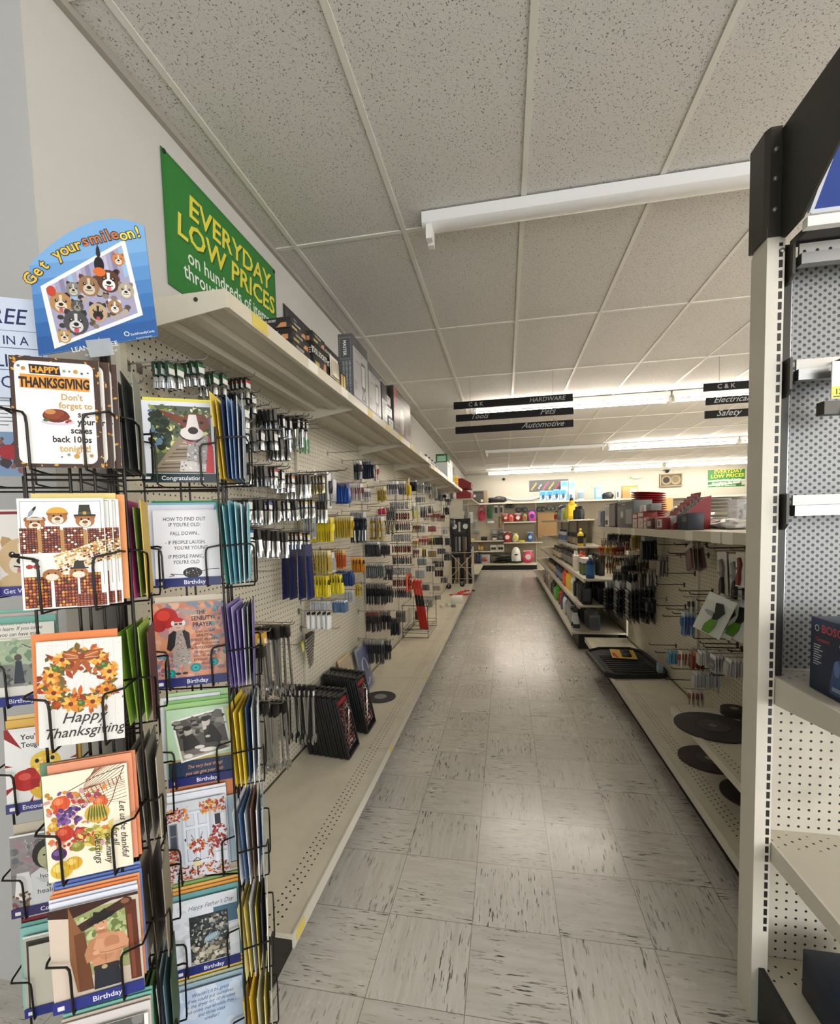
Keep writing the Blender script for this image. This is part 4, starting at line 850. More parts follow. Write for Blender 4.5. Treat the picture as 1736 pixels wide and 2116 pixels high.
# second column, right and behind
SB = 'on the column beside the shelving'
card('B', 0, art_b1, .15, .178, 'photo card of a smiling spotted dog on a wooded path', 'Congratulations', '#16302e', dz=.002, lean=.02)
sleeve('B', 0, '#f2ea5a', .15, .189, 'bright yellow envelope behind the smiling dog card', dx=.003, dn=-.012, dz=.002, lean=.02)
card('B', 1, art_b2, .136, .172, 'white card of hand-lettered jokes about finding out you are old', 'Birthday', dx=.006, lean=.03)
for i, c in enumerate(('#dfe2ea', '#8cc0dc', '#3f8a4c')): sleeve('B', 1, c, .142+.002*i, .178+.005*i, ('white', 'sky blue', 'green')[i]+' envelope behind the hand-lettered joke card', dx=(-.006, .0, .004)[i], dn=-.006-.007*i, lean=.03)
card('B', 2, art_b3, .15, .19, 'card of an old lady in a cardigan beside a prayer text', 'Birthday', dz=.003)
sleeve('B', 2, '#e0d3bd', .154, .2, 'beige envelope behind the old lady card', dx=.003, dn=-.01)
card('B', 3, art_b4, .138, .176, 'green card with a tilted black and white photo of two boys', 'Birthday', dx=.008)
for i, c in enumerate(('#a9d28a', '#8cc070', '#e8e6ee', '#b8dca0')): sleeve('B', 3, c, (.143, .146, .13, .148)[i], .18+.007*i, ('light green', 'green', 'white', 'pale green')[i]+' envelope behind the two boys card', dx=(.005, .006, -.012, .008)[i], dn=-.006-.005*i)
card('B', 4, art_b5, .128, .186, 'photo card of a white front door framed by red autumn leaves', dx=-.006, roll=-.02)
for i, c in enumerate(('#eceef4', '#f2f2f4', '#b9cdd6')): sleeve('B', 4, c, .13 if i < 2 else .15, (.194, .2, .165)[i], ('white', 'bright white', 'pale blue')[i]+' envelope behind the front door card', dx=(-.005, -.006, .014)[i], dn=-.006-.005*i, roll=-.02)
sleeve('B', 4, '#d98a5c', .15, .215, 'terracotta card sheet behind the front door card', dx=.004, dn=-.024, name='card_divider', cat='divider'); sleeve('B', 4, '#20286a', .15, .21, 'navy divider sheet behind the front door card', dx=.008, dn=-.028, name='card_divider', cat='divider')
card('B', 5, art_b6, .144, .176, 'white card with a framed photo of grey river stones', 'Birthday', '#222b72', roll=-.015)
for i, c in enumerate(('#6fa8a8', '#e8a24c', '#efb560', '#8cb060', '#ddd2bc')): sleeve('B', 5, c, .146+.002*i, .18+.006*i, ('teal', 'orange', 'light orange', 'leaf green', 'beige')[i]+' envelope behind the river stones card', dx=.002, dn=-.005-.005*i, roll=-.015)
card('B', 6, art_b7, .148, .176, 'pale blue cartoon card joking about the dryer', roll=-.015, dz=.006)
for i, c in enumerate(('#9fb8c4', '#b8bfa0', '#efc95a', '#e6bd4c', '#f2d676')): sleeve('B', 6, c, .15+.001*i, .184+.006*i, ('grey blue', 'sage', 'golden yellow', 'deep yellow', 'soft yellow')[i]+' envelope behind the dryer joke card', dx=.002, dn=-.005-.005*i, roll=-.015)
# third column, left and behind
card('C', 0, art_c1, .13, .17, 'blue card partly hidden behind the topmost turkey card', dx=-.05, dz=.012, lean=.02)
card('C', 1, art_c2, .15, .178, 'card with a tan dog face under a red line', 'Get Well', '#3d3b86', dx=-.02)
card('C', 2, art_c3, .15, .17, 'card of a drawn snowy scene with a line of handwriting', 'Birthday', '#24307a', dx=-.03)
for i, c in enumerate(('#7fb8a6', '#cdb8b0', '#8cc0ae')): sleeve('C', 2, c, .15, .178+.007*i, ('teal green', 'dusty pink', 'pale teal')[i]+' envelope behind the drawn scene card', dx=-.03, dn=-.005-.005*i)
card('C', 3, art_c4, .13, .176, 'card of a yellow chick wearing a red boxing glove', 'Encouragement', '#413f7a', dx=.004)
for i, c in enumerate(('#e8b95a', '#efcf8a')): sleeve('C', 3, c, .136, .186+.008*i, ('mustard', 'straw yellow')[i]+' envelope behind the chick card', dx=.006, dn=-.006-.006*i)
card('C', 4, art_c5, .126, .174, 'grey painted card of a girl in white with clasped hands', 'Courage', '#3a3260', dx=-.004)
sleeve('C', 4, '#c9bca4', .13, .186, 'tan envelope behind the painted girl card', dn=-.008)
card('C', 5, art_c6, .126, .174, 'beige framed card beside the photo card of the shirtless man', 'Birthday', '#24307a', dx=.004)
for i, c in enumerate(('#8fc4b8', '#6fae a0'.replace(' ', ''), '#7d2430')): sleeve('C', 5, c, .132, .182+.007*i, ('aqua', 'sea green', 'dark red')[i]+' envelope behind the beige framed card', dx=-.002, dn=-.006-.005*i)
card('C', 6, art_plain('#8fa8b8', '#3d4a60'), .13, .17, 'blue grey card in the lowest pocket of the column by the wall', 'Thank You', '#24307a')
# side columns seen edge-on
SIDE = {0: ['#e8c94a', '#d9b84a', '#30406a', '#8fb0d4', '#6f90b8', '#b9c4d0', '#9aa6b4'], 1: ['#4f8f86', '#8cc8cc', '#6fb0c0', '#a4d4d8', '#c6dde0', '#7dbac6'], 2: ['#6f5f9c', '#8472ac', '#a294c4', '#7d6ca6', '#c4bcd8', '#9aa08c', '#5f5088'],
        3: ['#e0c22e', '#efd34a', '#e6c93c', '#3a5a80', '#dfe4ea', '#cfd4d6'], 4: ['#d9dde2', '#5f7fa8', '#c8ccd2', '#7a5a48', '#e6e8ea', '#9ab4cc'], 5: ['#efe09a', '#e6cf6a', '#c9cdd2', '#d8c25a', '#3a3f48', '#e8e4d4'], 6: ['#efc94a', '#e2b83a', '#d9dcc0', '#f0d77a', '#b9bc9c']}
HUE = {'e8c94a': 'yellow', 'd9b84a': 'ochre'}
LEVEL = ['topmost', 'second highest', 'third highest', 'middle', 'third lowest', 'second lowest', 'lowest']
def hue(c):
    r, g_, b_ = (int(c[i:i+2], 16) for i in (1, 3, 5)); mx, mn = max(r, g_, b_), min(r, g_, b_)
    if mx-mn < 26: return 'white' if mx > 205 else 'grey' if mx > 110 else 'dark grey'
    if mx == r: return ('yellow' if g_ > .72*r else 'orange' if g_ > .5*r else 'brown' if mx < 150 else 'red') if b_ < g_ else 'pink'
    if mx == g_: return 'green' if b_ < .93*g_ else 'teal'
    return 'teal' if g_ > .94*b_ else 'blue' if r < g_+12 else 'purple'
for tier, cols in SIDE.items():
    n = len(cols)
    for i, c in enumerate(cols):
        f = i/(n-1); 
        sleeve('D', tier, c, .128+rnd.uniform(-.004, .004), .18+rnd.uniform(-.008, .01), '%s envelope edge-on, %s from the aisle in the %s pocket facing the shelving' % (hue(c), ORD[n-1-i].replace('front', 'first'), LEVEL[tier]), dx=rnd.uniform(-.004, .004), dn=-.036+.036*f, dz=rnd.uniform(0, .004), lean=.07-.09*f, yaw=-.16+.2*f)
EDGE = {0: ['#4a5040', '#77786e', '#3a3c38', '#8a8c80'], 1: ['#8aa84c', '#4a6a80', '#c04a80', '#7d9a48', '#d8b84a'], 2: ['#8fb83a', '#7aa030', '#9cc24a', '#5a2c30'], 3: ['#8a8474', '#a49c8a', '#6f6a5e', '#b0a894'], 4: ['#a89c84', '#4a4030', '#8f866e'], 5: ['#7fa05c', '#5f8048', '#a8b4bc', '#6a8a94', '#3f5a3c'], 6: ['#5a2028', '#7a2c34', '#6f8a74', '#8aa08c']}
for tier, cols in EDGE.items():
    n = len(cols)
    for i, c in enumerate(cols):
        f = i/(n-1)
        sleeve('E', tier, c, .12+rnd.uniform(-.006, .006), .172+rnd.uniform(-.008, .012), '%s envelope edge-on, %s out of the %s pocket between the two card columns' % (hue(c), ORD[n-1-i].replace('front', 'first'), LEVEL[tier]), dx=rnd.uniform(-.005, .005), dn=-.026+.03*f, dz=rnd.uniform(0, .004), lean=.07-.06*f, yaw=.02+.14*f)
# picture board on top of the rack
P0 = Vector((-.167, -.459, 0))
t = thing('topper_sign', 'blue arched picture board of grinning pets standing on top of the card rack', 'sign', P0+Vector((0, 0, 1.79)), PSI)
OUT = [(0, .005), (.2155, .062), (.202, .284)]
arch = [(.19, .289), (.168, .292), (.143, .29), (.115, .281), (.085, .264), (.056, .243), (.028, .216), (.008, .194), (-.004, .177)]
poly = OUT + arch
MB().prism(poly, 1, 0, .003, mat('#3f78b8', .45)).build('board', t, smooth=False)
a = Art(); a.poly(poly, '#7fb0de')
for k, c in enumerate(('#6ea2d6', '#5d93cb', '#4c84c0', '#3c75b4', '#2d66a8', '#23599c')):
    f = 1-.16*k; a.poly([(.0, .0055), (.2153, .0625), (.2155-.0104*f, .062+.172*f), (-.004*f, .005+.172*f)], c)
q = [(.011, .142), (.171, .271), (.19, .101), (.026, .019)]
q = [(.012, .140), (.165, .252), (.19, .103), (.028, .02)]
a.poly(q, '#f2f1ee')
def Q(u, v):
    (x0, y0), (x1, y1), (x2, y2), (x3, y3) = q[3], q[2], q[1], q[0]
    return ((x0*(1-u)+x1*u)*(1-v)+(x3*(1-u)+x2*u)*v, (y0*(1-u)+y1*u)*(1-v)+(y3*(1-u)+y2*u)*v)
a.poly([Q(.06, .06), Q(.95, .05), Q(.95, .95), Q(.05, .93)], '#a9a4c0')
for k in range(9): u = .1+k*.1; a.poly([Q(u, .55), Q(u+.05, .55), Q(u+.05, .94), Q(u, .94)], ('#c4bed8', '#8d86a8', '#9ec0dc')[k % 3])
for k in range(60): a.ell(*Q(rg.uniform(.1, .9), rg.uniform(.08, .7)), .006, .005, rg.choice(['#8a7a6c', '#5a4a40', '#b5a898', '#3a302c']), n=8); a.k -= .8
a.k += 2
FACES = ((.17, .62, .019, '#b98a54', '#241a16', '#e8d8bc', '#c9606a'), (.33, .72, .013, '#8d8478', '#3a3430', '#cfc8bc', None), (.5, .66, .019, '#9a7450', '#5a4030', '#d8c8b0', None), (.72, .6, .021, '#5a3424', '#20150f', '#f2efe8', '#d8707a'), (.33, .47, .011, '#57504a', '#2a2522', '#9a948a', None), (.28, .25, .022, '#4a4848', '#2c2a2a', '#d8d6d2', '#c9505c'), (.53, .26, .017, '#c4a680', '#2a201a', '#231b17', '#c9505c'), (.72, .24, .013, '#a87a50', '#e8e0d2', '#efe8dc', None), (.88, .38, .015, '#b5a894', '#8a7c68', '#e0d8ca', None), (.88, .8, .011, '#d8823c', '#b8642a', '#f0e0c8', None), (.13, .12, .012, '#c49c62', '#9a7440', '#e8d8b8', None))
for u, v, r, c, c2, mz, tg in FACES: x, y = Q(u, v); face(a, x, y, r, c, c2, mz, tg)
x, y = Q(.66, .86); blob(a, x, y, .009, .016, '#17141a'); blob(a, x, y-.014, .011, .009, '#e2702c'); a.leaf(x, y+.01, .03, .008, 1.6, '#26212a')
x, y = Q(.1, .85); blob(a, x, y, .008, .01, '#c8452c')
def arc_text(txt, s0, z0, s1, z1, bulge, size, fill):
    n = len(txt)
    for i, ch in enumerate(txt):
        if ch == ' ': continue
        f = (i+.5)/n; s = s0+(s1-s0)*f; z = z0+(z1-z0)*f+bulge*4*f*(1-f); ang = math.atan2((z1-z0)+bulge*4*(1-2*f), s1-s0)
        a.text(ch, s, z, size, '#1e1612', .06, 0, 1.0, rot=ang); a.text(ch, s, z, size, fill, .018, 0, 1.0, rot=ang)
arc_text('Get your', -.002, .138, .09, .222, .013, .03, '#e8c24e'); [ (a.text(ch, x_, z_, .03, '#1e1612', .06, 0, 1, rot=.38), a.text(ch, x_, z_, .03, '#c97a4a', .018, 0, 1, rot=.38)) for ch, x_, z_ in (('s', .097, .229), ('m', .115, .2365), ('i', .1305, .243), ('l', .139, .2465), ('e', .15, .25)) ]; arc_text('on!', .16, .248, .199, .262, .001, .03, '#efdc5e')
a.text("LEANIN'   TREE", .1, .026, .0135, '#f2f4f8', .006, 0, .95, rot=.25); a.poly([(.1, .029), (.108, .031), (.1075, .05)], '#f2f4f8'); a.text('Greeting cards since 1949', .11, .017, .006, '#dfe6f0', 0, 0, .95, rot=.25)
a.ell(.158, .061, .005, .005, '#f2f4f8'); a.ell(.158, .061, .0035, .0035, '#23599c'); a.text('EarthFriendlyCards', .188, .064, .0066, '#f2f4f8', .004, 0, .9, rot=.26); a.text('Recycled materials', .19, .056, .0045, '#dfe6f0', 0, 0, .9, rot=.26)
a.build('print', t, (0, -.0006, 0))
b = MB(); b.box(.09, .135, -.006, -.004, -.012, .022, mat('#c9ced2', .2, alpha=.55)); b.build('clear_clip', t, rot=(0, -.2, 0), smooth=False)
b = MB(); b.tube([(.11, .006, .06), (.11, .006, -.02)], .003, M_WIRE, 6); b.build('sign_stem', t)
t = thing('header_card', 'pale blue offer card at the photo edge behind the topmost turkey card', 'sign', Vector((-.43, -.545, 1.72)), PSI)
MB().box(.0, .272, 0, .002, 0, .2, mat('#c6d2e4', .5)).build('board', t, smooth=False)
a = Art(); a.rrect(.0, .0, .272, .2, .012, '#cfd9e8'); a.rect(.004, .134, .268, .135, '#38456e')
for txt, x, y, s, sh in (('FREE', .238, .148, .044, .2), ('ONE IN A', .24, .107, .025, 0), ('POLICE', .243, .062, .036, 0), ('CARD', .27, .02, .034, 0)): a.text(txt, x, y, s, '#20285c', .006, sh, .9, align='RIGHT')
a.line([(.0, .1), (.262, .1), (.262, .056), (.0, .056)], .0015, '#38456e'); a.build('print', t, (0, -.0006, 0))
MB().tube([(.2, .006, .03), (.2, .006, -.02)], .003, M_WIRE, 6).build('sign_stem', t)
# ================================================================== GOODS HANGING ON PEG HOOKS
M_CHROME = mat('#c9cbcc', .16, 1.0); M_CHROMED = mat('#8f9294', .25, 1.0); M_HANG = mat('#141312', .4); M_WHITEC = mat('#ecebe4', .5); M_CLEAR = mat('#dfe4e6', .12, alpha=.38)
M_HOOK = mat('#a6a198', .3, .9); M_HOOKB = mat('#2a2723', .4, .5)
PROTO = {}
def proto(key, name, cat, parts):
    """one of each kind, kept as meshes; spawned things copy it part by part"""
    PROTO[key] = (name, cat, [(pn, mb.mesh(pn) if isinstance(mb, MB) else mb.mesh(pn)) for pn, mb in parts])
FIRST = {}
def spawn(key, loc, rot, label, group=None):
    name, cat, parts = PROTO[key]
    if key in FIRST:
        r = FIRST[key].copy(); C.objects.link(r); r.location = loc; r.rotation_euler = rot; tag(r, label, cat, group)
        for ch in FIRST[key].children: c = ch.copy(); C.objects.link(c); c.parent = r
        return r
    if len(parts) == 1:
        r = link(name, parts[0][1], None, loc, rot); tag(r, label, cat, group)
    else:
        r = thing(name, label, cat, loc, group=group, rot=rot)
        for pn, me in parts: link(pn, me, r)
    FIRST[key] = r
    return r
def loop(b, z, r=.0016, w=.006, h=.012, m=None): b.tube([(0, w*math.cos(t), z+h*.5*math.sin(t)) for t in [PI*2*i/8+.3 for i in range(9)]], r, m or M_HANG, 5)
def mk_socket(col, tagc, ln, rad, head):
    k = ('socket', col, tagc, ln, rad, head)
    if k in PROTO: return k
    h = MB(); h.prism([(-.012, -.002), (.012, -.002), (.014, -.014), (.011, -.046), (-.011, -.046), (-.014, -.014)], 0, -.005, .005, mat(head, .4))
    l = MB()
    if tagc: l.box(.0052, .0064, -.0125, .0145, -.04, -.012, M_WHITEC); l.box(.0065, .0068, -.0125, .0145, -.022, -.0118, mat(tagc, .5))
    s = MB(); z0 = -.0465; s.lathe([(rad*.5, z0), (rad*.92, z0), (rad, z0-.002), (rad, z0-ln*.45), (rad*1.12, z0-ln*.5), (rad*1.12, z0-ln), (rad*.7, z0-ln), (rad*.7, z0-ln*.8)], mat(col, .2, 1.0), 12)
    proto(k, 'hanging_socket', 'socket', [('hanger', h), ('socket', s)] + ([('label_tag', l)] if tagc else [])); return k
def mk_pack(card_, body, w, h, shape, t=.011, head=None, body2=None):
    k = ('pack', card_, body, w, h, shape, t, head, body2)
    if k in PROTO: return k
    c = MB(); c.box(-t*.5, -t*.5+.0012, -w/2, w/2, -h, -.003, mat(card_, .45))
    parts = [('backing_card', c)]
    if head: b = MB(); b.box(-t*.5+.0013, -t*.5+.0018, -w/2+.001, w/2-.001, -h*.2, -.004, mat(head, .45)); parts.append(('header_print', b))
    b = MB(); x0 = -t*.5+.0019; m1 = mat(body, .3); m2 = mat(body2, .3, .6) if body2 else m1
    if shape == 'box': b.cbox(x0, t*.5, -w*.4, w*.4, -h*.95, -h*.24, m1, min(.003, t*.2)); nm = 'blister_body'
    elif shape == 'tool':
        b.lathe([(w*.12, -h*.25), (w*.2, -h*.28), (w*.22, -h*.45), (w*.16, -h*.56), (w*.1, -h*.6)], m1, 10, (x0+t*.35, 0, 0)); b.cyl((x0+t*.35, 0, -h*.6), (x0+t*.35, 0, -h*.94), w*.055, m2, n=8); nm = 'tool_handle'
    elif shape == 'bits':
        for q in range(4): b.cyl((x0+t*.3, (q-1.5)*w*.21, -h*.3), (x0+t*.3, (q-1.5)*w*.21, -h*.9), w*.06, m2, n=6)
        b.box(x0, x0+t*.55, -w*.42, w*.42, -h*.66, -h*.52, m1); nm = 'bit_set'
    elif shape == 'blade':
        b.prism([(-w*.3, -h*.22), (w*.3, -h*.22), (w*.36, -h*.95), (-w*.2, -h*.95)], 0, x0, x0+t*.3, m1)
        b.prism([(w*.36, -h*.25)]+[(w*(.36+.06*(i % 2)), -h*(.25+.035*i)) for i in range(20)]+[(w*.3, -h*.95), (w*.3, -h*.25)], 0, x0+t*.1, x0+t*.2, m2); nm = 'blade_pack'
    elif shape == 'pliers':
        for s in (-1, 1):
            b.tube([(x0+t*.4, s*.004, -h*.45), (x0+t*.4, s*w*.24, -h*.6), (x0+t*.4, s*w*.26, -h*.8), (x0+t*.4, s*w*.14, -h*.97)], .005, m1, 7)
        b.prism([(-w*.13, -h*.48), (w*.13, -h*.48), (w*.16, -h*.36), (w*.03, -h*.2), (-w*.03, -h*.2), (-w*.16, -h*.36)], 0, x0+t*.2, x0+t*.65, m2); nm = 'pliers'
    elif shape == 'knife':
        b.prism([(-w*.02, -h*.6), (w*.17, -h*.56), (w*.2, -h*.76), (w*.12, -h*.95), (-w*.14, -h*.95), (-w*.16, -h*.78)], 0, x0, x0+t*.8, m1)
        b.prism([(-w*.1, -h*.2), (w*.12, -h*.17), (w*.3, -h*.36), (w*.18, -h*.555), (-w*.01, -h*.595), (w*.0, -h*.42)], 0, x0, x0+t*.7, m2)
        b.prism([(-w*.05, -h*.44), (-w*.36, -h*.46), (-w*.2, -h*.53), (-w*.03, -h*.54)], 0, x0+t*.1, x0+t*.4, M_CHROMED); nm = 'cutting_tool'
    elif shape == 'bag':
        n_ = 7
        for i in range(n_): b.lathe([(w*.05, -h*.2-i*h*.1), (w*.42, -h*.23-i*h*.1), (w*.45, -h*.27-i*h*.1), (w*.1, -h*.32-i*h*.1)], m1 if i % 2 else m2, 8, (0, 0, 0))
        b.xform(Matrix.Diagonal((t/w*1.0, 1, 1, 1))); nm = 'bag_contents'
    parts.append((nm, b))
    nmk = {'box': 'blister_pack', 'tool': 'carded_tool', 'bits': 'bit_pack', 'blade': 'blade_pack', 'pliers': 'carded_pliers', 'knife': 'carded_cutter', 'bag': 'hang_bag'}[shape]
    proto(k, nmk, {'box': 'pack', 'tool': 'tool', 'bits': 'bit set', 'blade': 'saw blade', 'pliers': 'pliers', 'knife': 'cutter', 'bag': 'bag'}[shape], parts); return k
def mk_wrench(ln, wd, hd, steel):
    k = ('wrench', ln, wd, hd, steel)
    if k in PROTO: return k
    h = MB(); h.cbox(-.006, .006, -.018, .018, -.055, -.002, mat(hd, .4), .002); (h.box(.0061, .0066, -.013, .006, -.05, -.026, M_WHITEC) if ln < .22 or wd > .02 else None)
    w = MB(); r = wd*1.25; pts = []
    z1 = -.056
    pts = [(-wd*.42, z1), (wd*.42, z1)]
    zc = z1-ln+r
    pts += [(wd*.36, zc+r*.95)] + [(r*math.sin(a), zc+r*math.cos(a)) for a in (.6, 1.1, 1.6, 2.1, 2.5)] + [(r*.42, zc-r*.85), (r*.36, zc-r*.1), (-r*.3, zc-.1*r), (-r*.36, zc-r*.85)] + [(r*math.sin(a), zc+r*math.cos(a)) for a in (-2.5, -2.1, -1.6, -1.1, -.6)] + [(-wd*.36, zc+r*.95)]
    w.prism(pts, 0, -.0028, .0028, mat(steel, .2, 1.0))
    g = MB(); g.lathe([(r*.6, -.003), (r, -.003), (r, .003), (r*.6, .003)], mat(steel, .2, 1.0), 14, (0, 0, 0), 0)
    g.xform(Matrix.Translation((.0, 0, z1+r*.3)) @ Matrix.Scale(1.0, 4))
    proto(k, 'hanging_wrench', 'wrench', [('hanger', h), ('wrench_body', w)]); return k
def mk_bar(ln, hd, lab):
    k = ('bar', ln, hd, lab)
    if k in PROTO: return k
    h = MB(); h.cbox(-.007, .007, -.011, .011, -.06, -.002, mat(hd, .4), .002); l = MB(); l.box(.0071, .0076, -.009, .009, -.052, -.02, M_WHITEC)
    b = MB(); b.lathe([(.006, -.0605), (.006, -.0605-ln*.8), (.008, -.0605-ln*.82), (.008, -.0605-ln)], M_CHROME, 8)
    parts = [('hanger', h), ('label_tag', l), ('bar', b)]
    if lab: g = MB(); g.box(.0081, .0086, -.01, .01, -.06-ln*1.25, -.06-ln*.45, mat(lab, .5)); g.box(.0065, .0081, -.003, .003, -.06-ln*.7, -.06-ln*.45, mat(lab, .5)); parts.append(('length_label', g))
    proto(k, 'extension_bar', 'extension bar', parts); return k
def mk_hook(ln, thick=.0022, m=None):
    k = ('hook', round(ln, 2), thick, m)
    if k in PROTO: return k
    b = MB(); m = m or M_HOOK; b.tube([(.0, 0, .0), (ln-.012, 0, 0), (ln-.004, 0, .004), (ln, 0, .013)], thick, m, 6)
    s = MB(); s.box(.0, .003, -.011, .011, -.02, .012, m); proto(k, 'peg_hook', 'peg hook', [('hook_wire', b), ('base_clip', s)]); return k
NTH = ['first', 'second', 'third', 'fourth', 'fifth', 'sixth', 'seventh', 'eighth', 'ninth', 'tenth', 'eleventh', 'twelfth', 'thirteenth', 'fourteenth', 'fifteenth', 'sixteenth']
ROWN = {}
def hang(row, px, py, key, n, desc, dx=.016, xm=-.27, wall=PX+.0062, s=1, jit=.12, hook=True, roll=0.0, hm=None, zoff=0.0):
    """n like goods one behind the other on a hook; row: plain words for the row of hooks, counted from the viewer"""
    i = ROWN.get(row, 0); ROWN[row] = i+1
    p = at(px, py, 0, xm); xt = xm + s*(n-1)*dx/2
    xin = xm - s*(n-1)*dx/2
    if (xin-wall)*s < .012: d = wall+s*.012-xin; xt += d
    if hook:
        hk = mk_hook(max(.06, round((xt-wall)*s+.035, 2)), .0022, hm)
        spawn(hk, (wall, p.y, p.z), (0, 0, 0 if s > 0 else PI), 'peg hook for the %s, %s one, %s' % (desc, NTH[i], row), 'loaded peg hooks, ' + row)
    for j in range(n):
        spawn(key, (xt-s*j*dx, p.y+rnd.uniform(-.002, .002), p.z-.003+zoff), (rnd.uniform(-jit, jit)*.8+roll, rnd.uniform(-.04, .04), (0 if s > 0 else PI)+rnd.uniform(-jit, jit)*.6), '%s, %s on the %s hook, %s' % (desc, ORD[j], NTH[i], row), '%s on one hook, %s' % (desc, row))
def bare(px, py, xt, label, ln=.22, wall=PX+.0062, s=1, hm=None):
    """an empty hook; px, py: its tip"""
    p = at(px, py, 0, xt); hk = mk_hook(round(abs(xt-wall), 2), .0028 if hm else .0022, hm)
    spawn(hk, (wall, p.y, p.z-.012), (0, 0, 0 if s > 0 else PI), label, 'bare peg hooks')

CH, DK = '#cfd1d2', '#5a5c5e'
S1 = mk_socket(CH, '#2f6b3c', .034, .0115, '#1e3b28'); S2 = mk_socket(CH, '#b8322c', .034, .0115, '#161514'); S3 = mk_socket(CH, '#e6e4dc', .036, .0125, '#161514'); S4 = mk_socket('#a9abac', None, .05, .012, '#161514'); S5 = mk_socket(CH, '#d8892c', .04, .012, '#161514'); S6 = mk_socket(DK, None, .04, .0125, '#161514')
S7 = mk_socket(CH, None, .072, .0125, '#161514'); S8 = mk_socket('#b8ab88', '#c9a24a', .05, .011, '#3a3222'); S9 = mk_socket(CH, '#e0b83a', .05, .0125, '#161514'); SA = mk_socket(CH, '#2f5aa8', .058, .0125, '#161514')
r = 'green tag row, topmost'
for px, py, n in ((335, 745, 3), (358, 751, 3), (393, 745, 4), (428, 769, 4), (452, 771, 3)): hang(r, px, py, S1, n, 'green tagged chrome socket', .02)
r = 'dark row under the shelf'
for px, py, k_, n, d in ((485, 781, S2, 6, 'red tagged chrome socket'), (517, 812, S3, 2, 'white tagged chrome socket'), (474, 812, S6, 4, 'dark steel socket'), (497, 841, S3, 3, 'white tagged chrome socket'), (518, 842, S4, 2, 'long chrome socket'), (497, 873, S2, 3, 'red tagged chrome socket')): hang(r, px, py, k_, n, d, .02)
B1, B2, B3 = mk_bar(.05, '#131211', None), mk_bar(.1, '#131211', None), mk_bar(.09, '#131211', '#2f7a3a')
r = 'black headed bar row'
for px, py, k_, n, d in ((548, 846, S6, 5, 'dark steel socket'), (566, 856, B1, 5, 'short extension bar'), (581, 861, B2, 5, 'chrome extension bar'), (599, 860, B2, 5, 'chrome extension bar'), (613, 861, B3, 4, 'green labelled extension bar'), (625, 866, B3, 3, 'green labelled extension bar')): hang(r, px, py, k_, n, d, .02)
r = 'middle dark socket row'
for px, py, k_, n, d in ((504, 888, S6, 5, 'dark steel socket'), (522, 889, S3, 5, 'white tagged chrome socket'), (540, 889, S6, 5, 'dark steel socket'), (554, 891, S3, 4, 'white tagged chrome socket'), (567, 905, S4, 4, 'long chrome socket'), (582, 908, S4, 4, 'long chrome socket')): hang(r, px, py, k_, n, d, .02)
r = 'red and white tag row'
for px, py, k_, n, d in ((503, 957, S3, 4, 'white tagged chrome socket'), (524, 961, S6, 6, 'dark steel socket'), (551, 964, S2, 5, 'red tagged chrome socket'), (571, 970, S3, 4, 'white tagged chrome socket'), (588, 979, S5, 5, 'orange tagged chrome socket'), (611, 981, S7, 6, 'deep chrome socket'), (627, 981, S7, 4, 'deep chrome socket'), (646, 982, S8, 7, 'brass coloured socket')): hang(r, px, py, k_, n, d, .019)
r = 'chrome row below the tags'
for px, py, k_, n, d in ((500, 1030, S3, 4, 'white tagged chrome socket'), (518, 1030, S4, 5, 'long chrome socket'), (539, 1032, SA, 5, 'blue tagged chrome socket'), (558, 1033, S4, 5, 'long chrome socket'), (577, 1033, S3, 5, 'white tagged chrome socket'), (598, 1033, S4, 4, 'long chrome socket'), (612, 1031, S9, 6, 'yellow tagged chrome socket'), (631, 1031, S9, 5, 'yellow tagged chrome socket'), (651, 1035, S7, 7, 'deep chrome socket')): hang(r, px, py, k_, n, d, .019)
r = 'lowest socket row'
for px, py, k_, n, d in ((502, 1088, SA, 4, 'blue tagged chrome socket'), (518, 1090, S7, 4, 'deep chrome socket'), (535, 1093, S7, 5, 'deep chrome socket'), (554, 1095, S7, 5, 'deep chrome socket'), (573, 1098, S7, 5, 'deep chrome socket'), (603, 1097, S5, 5, 'orange tagged chrome socket'), (624, 1099, S9, 4, 'yellow tagged chrome socket')): hang(r, px, py, k_, n, d, .02)
# card packs further along
KP = lambda *a, **k: mk_pack(*a, **k)
r = 'row above the yellow packs'
hang(r, 676, 975, KP('#8d8f92', '#b5b7b9', .07, .18, 'box', .013), 6, 'grey hanging card pack', .016)
spawn(KP('#f1efe8', '#2b2a2c', .075, .2, 'tool', .012, '#f7f6f2'), (-.2, at(681, 975, 0, -.2).y, at(681, 975, 0, -.2).z), (0, 0, .1), 'tall white card pack in front of the grey packs')
hang(r, 709, 998, KP('#1f3f86', '#2f5cae', .06, .13, 'box', .012), 6, 'blue hanging pack', .015)
hang(r, 733, 998, KP('#e6e0dc', '#7a2630', .055, .12, 'tool', .011, '#f2f0ee'), 8, 'white and red card pack', .015)
r = 'hooks of the yellow packs'
hang(r, 642, 1066, KP('#b9bab4', '#8d8f8c', .05, .12, 'bits', .011), 4, 'clear hanging pack', .015)
hang(r, 669, 1068, KP('#e3cf2a', '#f0dc3a', .055, .14, 'tool', .012, '#f4e65a'), 8, 'bright yellow card pack', .016)
hang(r, 712, 1065, KP('#d9c23a', '#b58a24', .055, .14, 'tool', .012, '#efe6b0'), 8, 'yellow and amber card pack', .016)
hang(r, 741, 1056, KP('#33383f', '#20242c', .06, .22, 'tool', .012, '#c9ccd0', '#c8cacc'), 7, 'long dark tool pack', .016)
r = 'row of saw blades'
hang(r, 617, 1122, KP('#1a2658', '#16204e', .085, .27, 'blade', .02, None, '#d9dbe0'), 4, 'long blue saw blade pack', .04, xm=-.24, jit=.05)
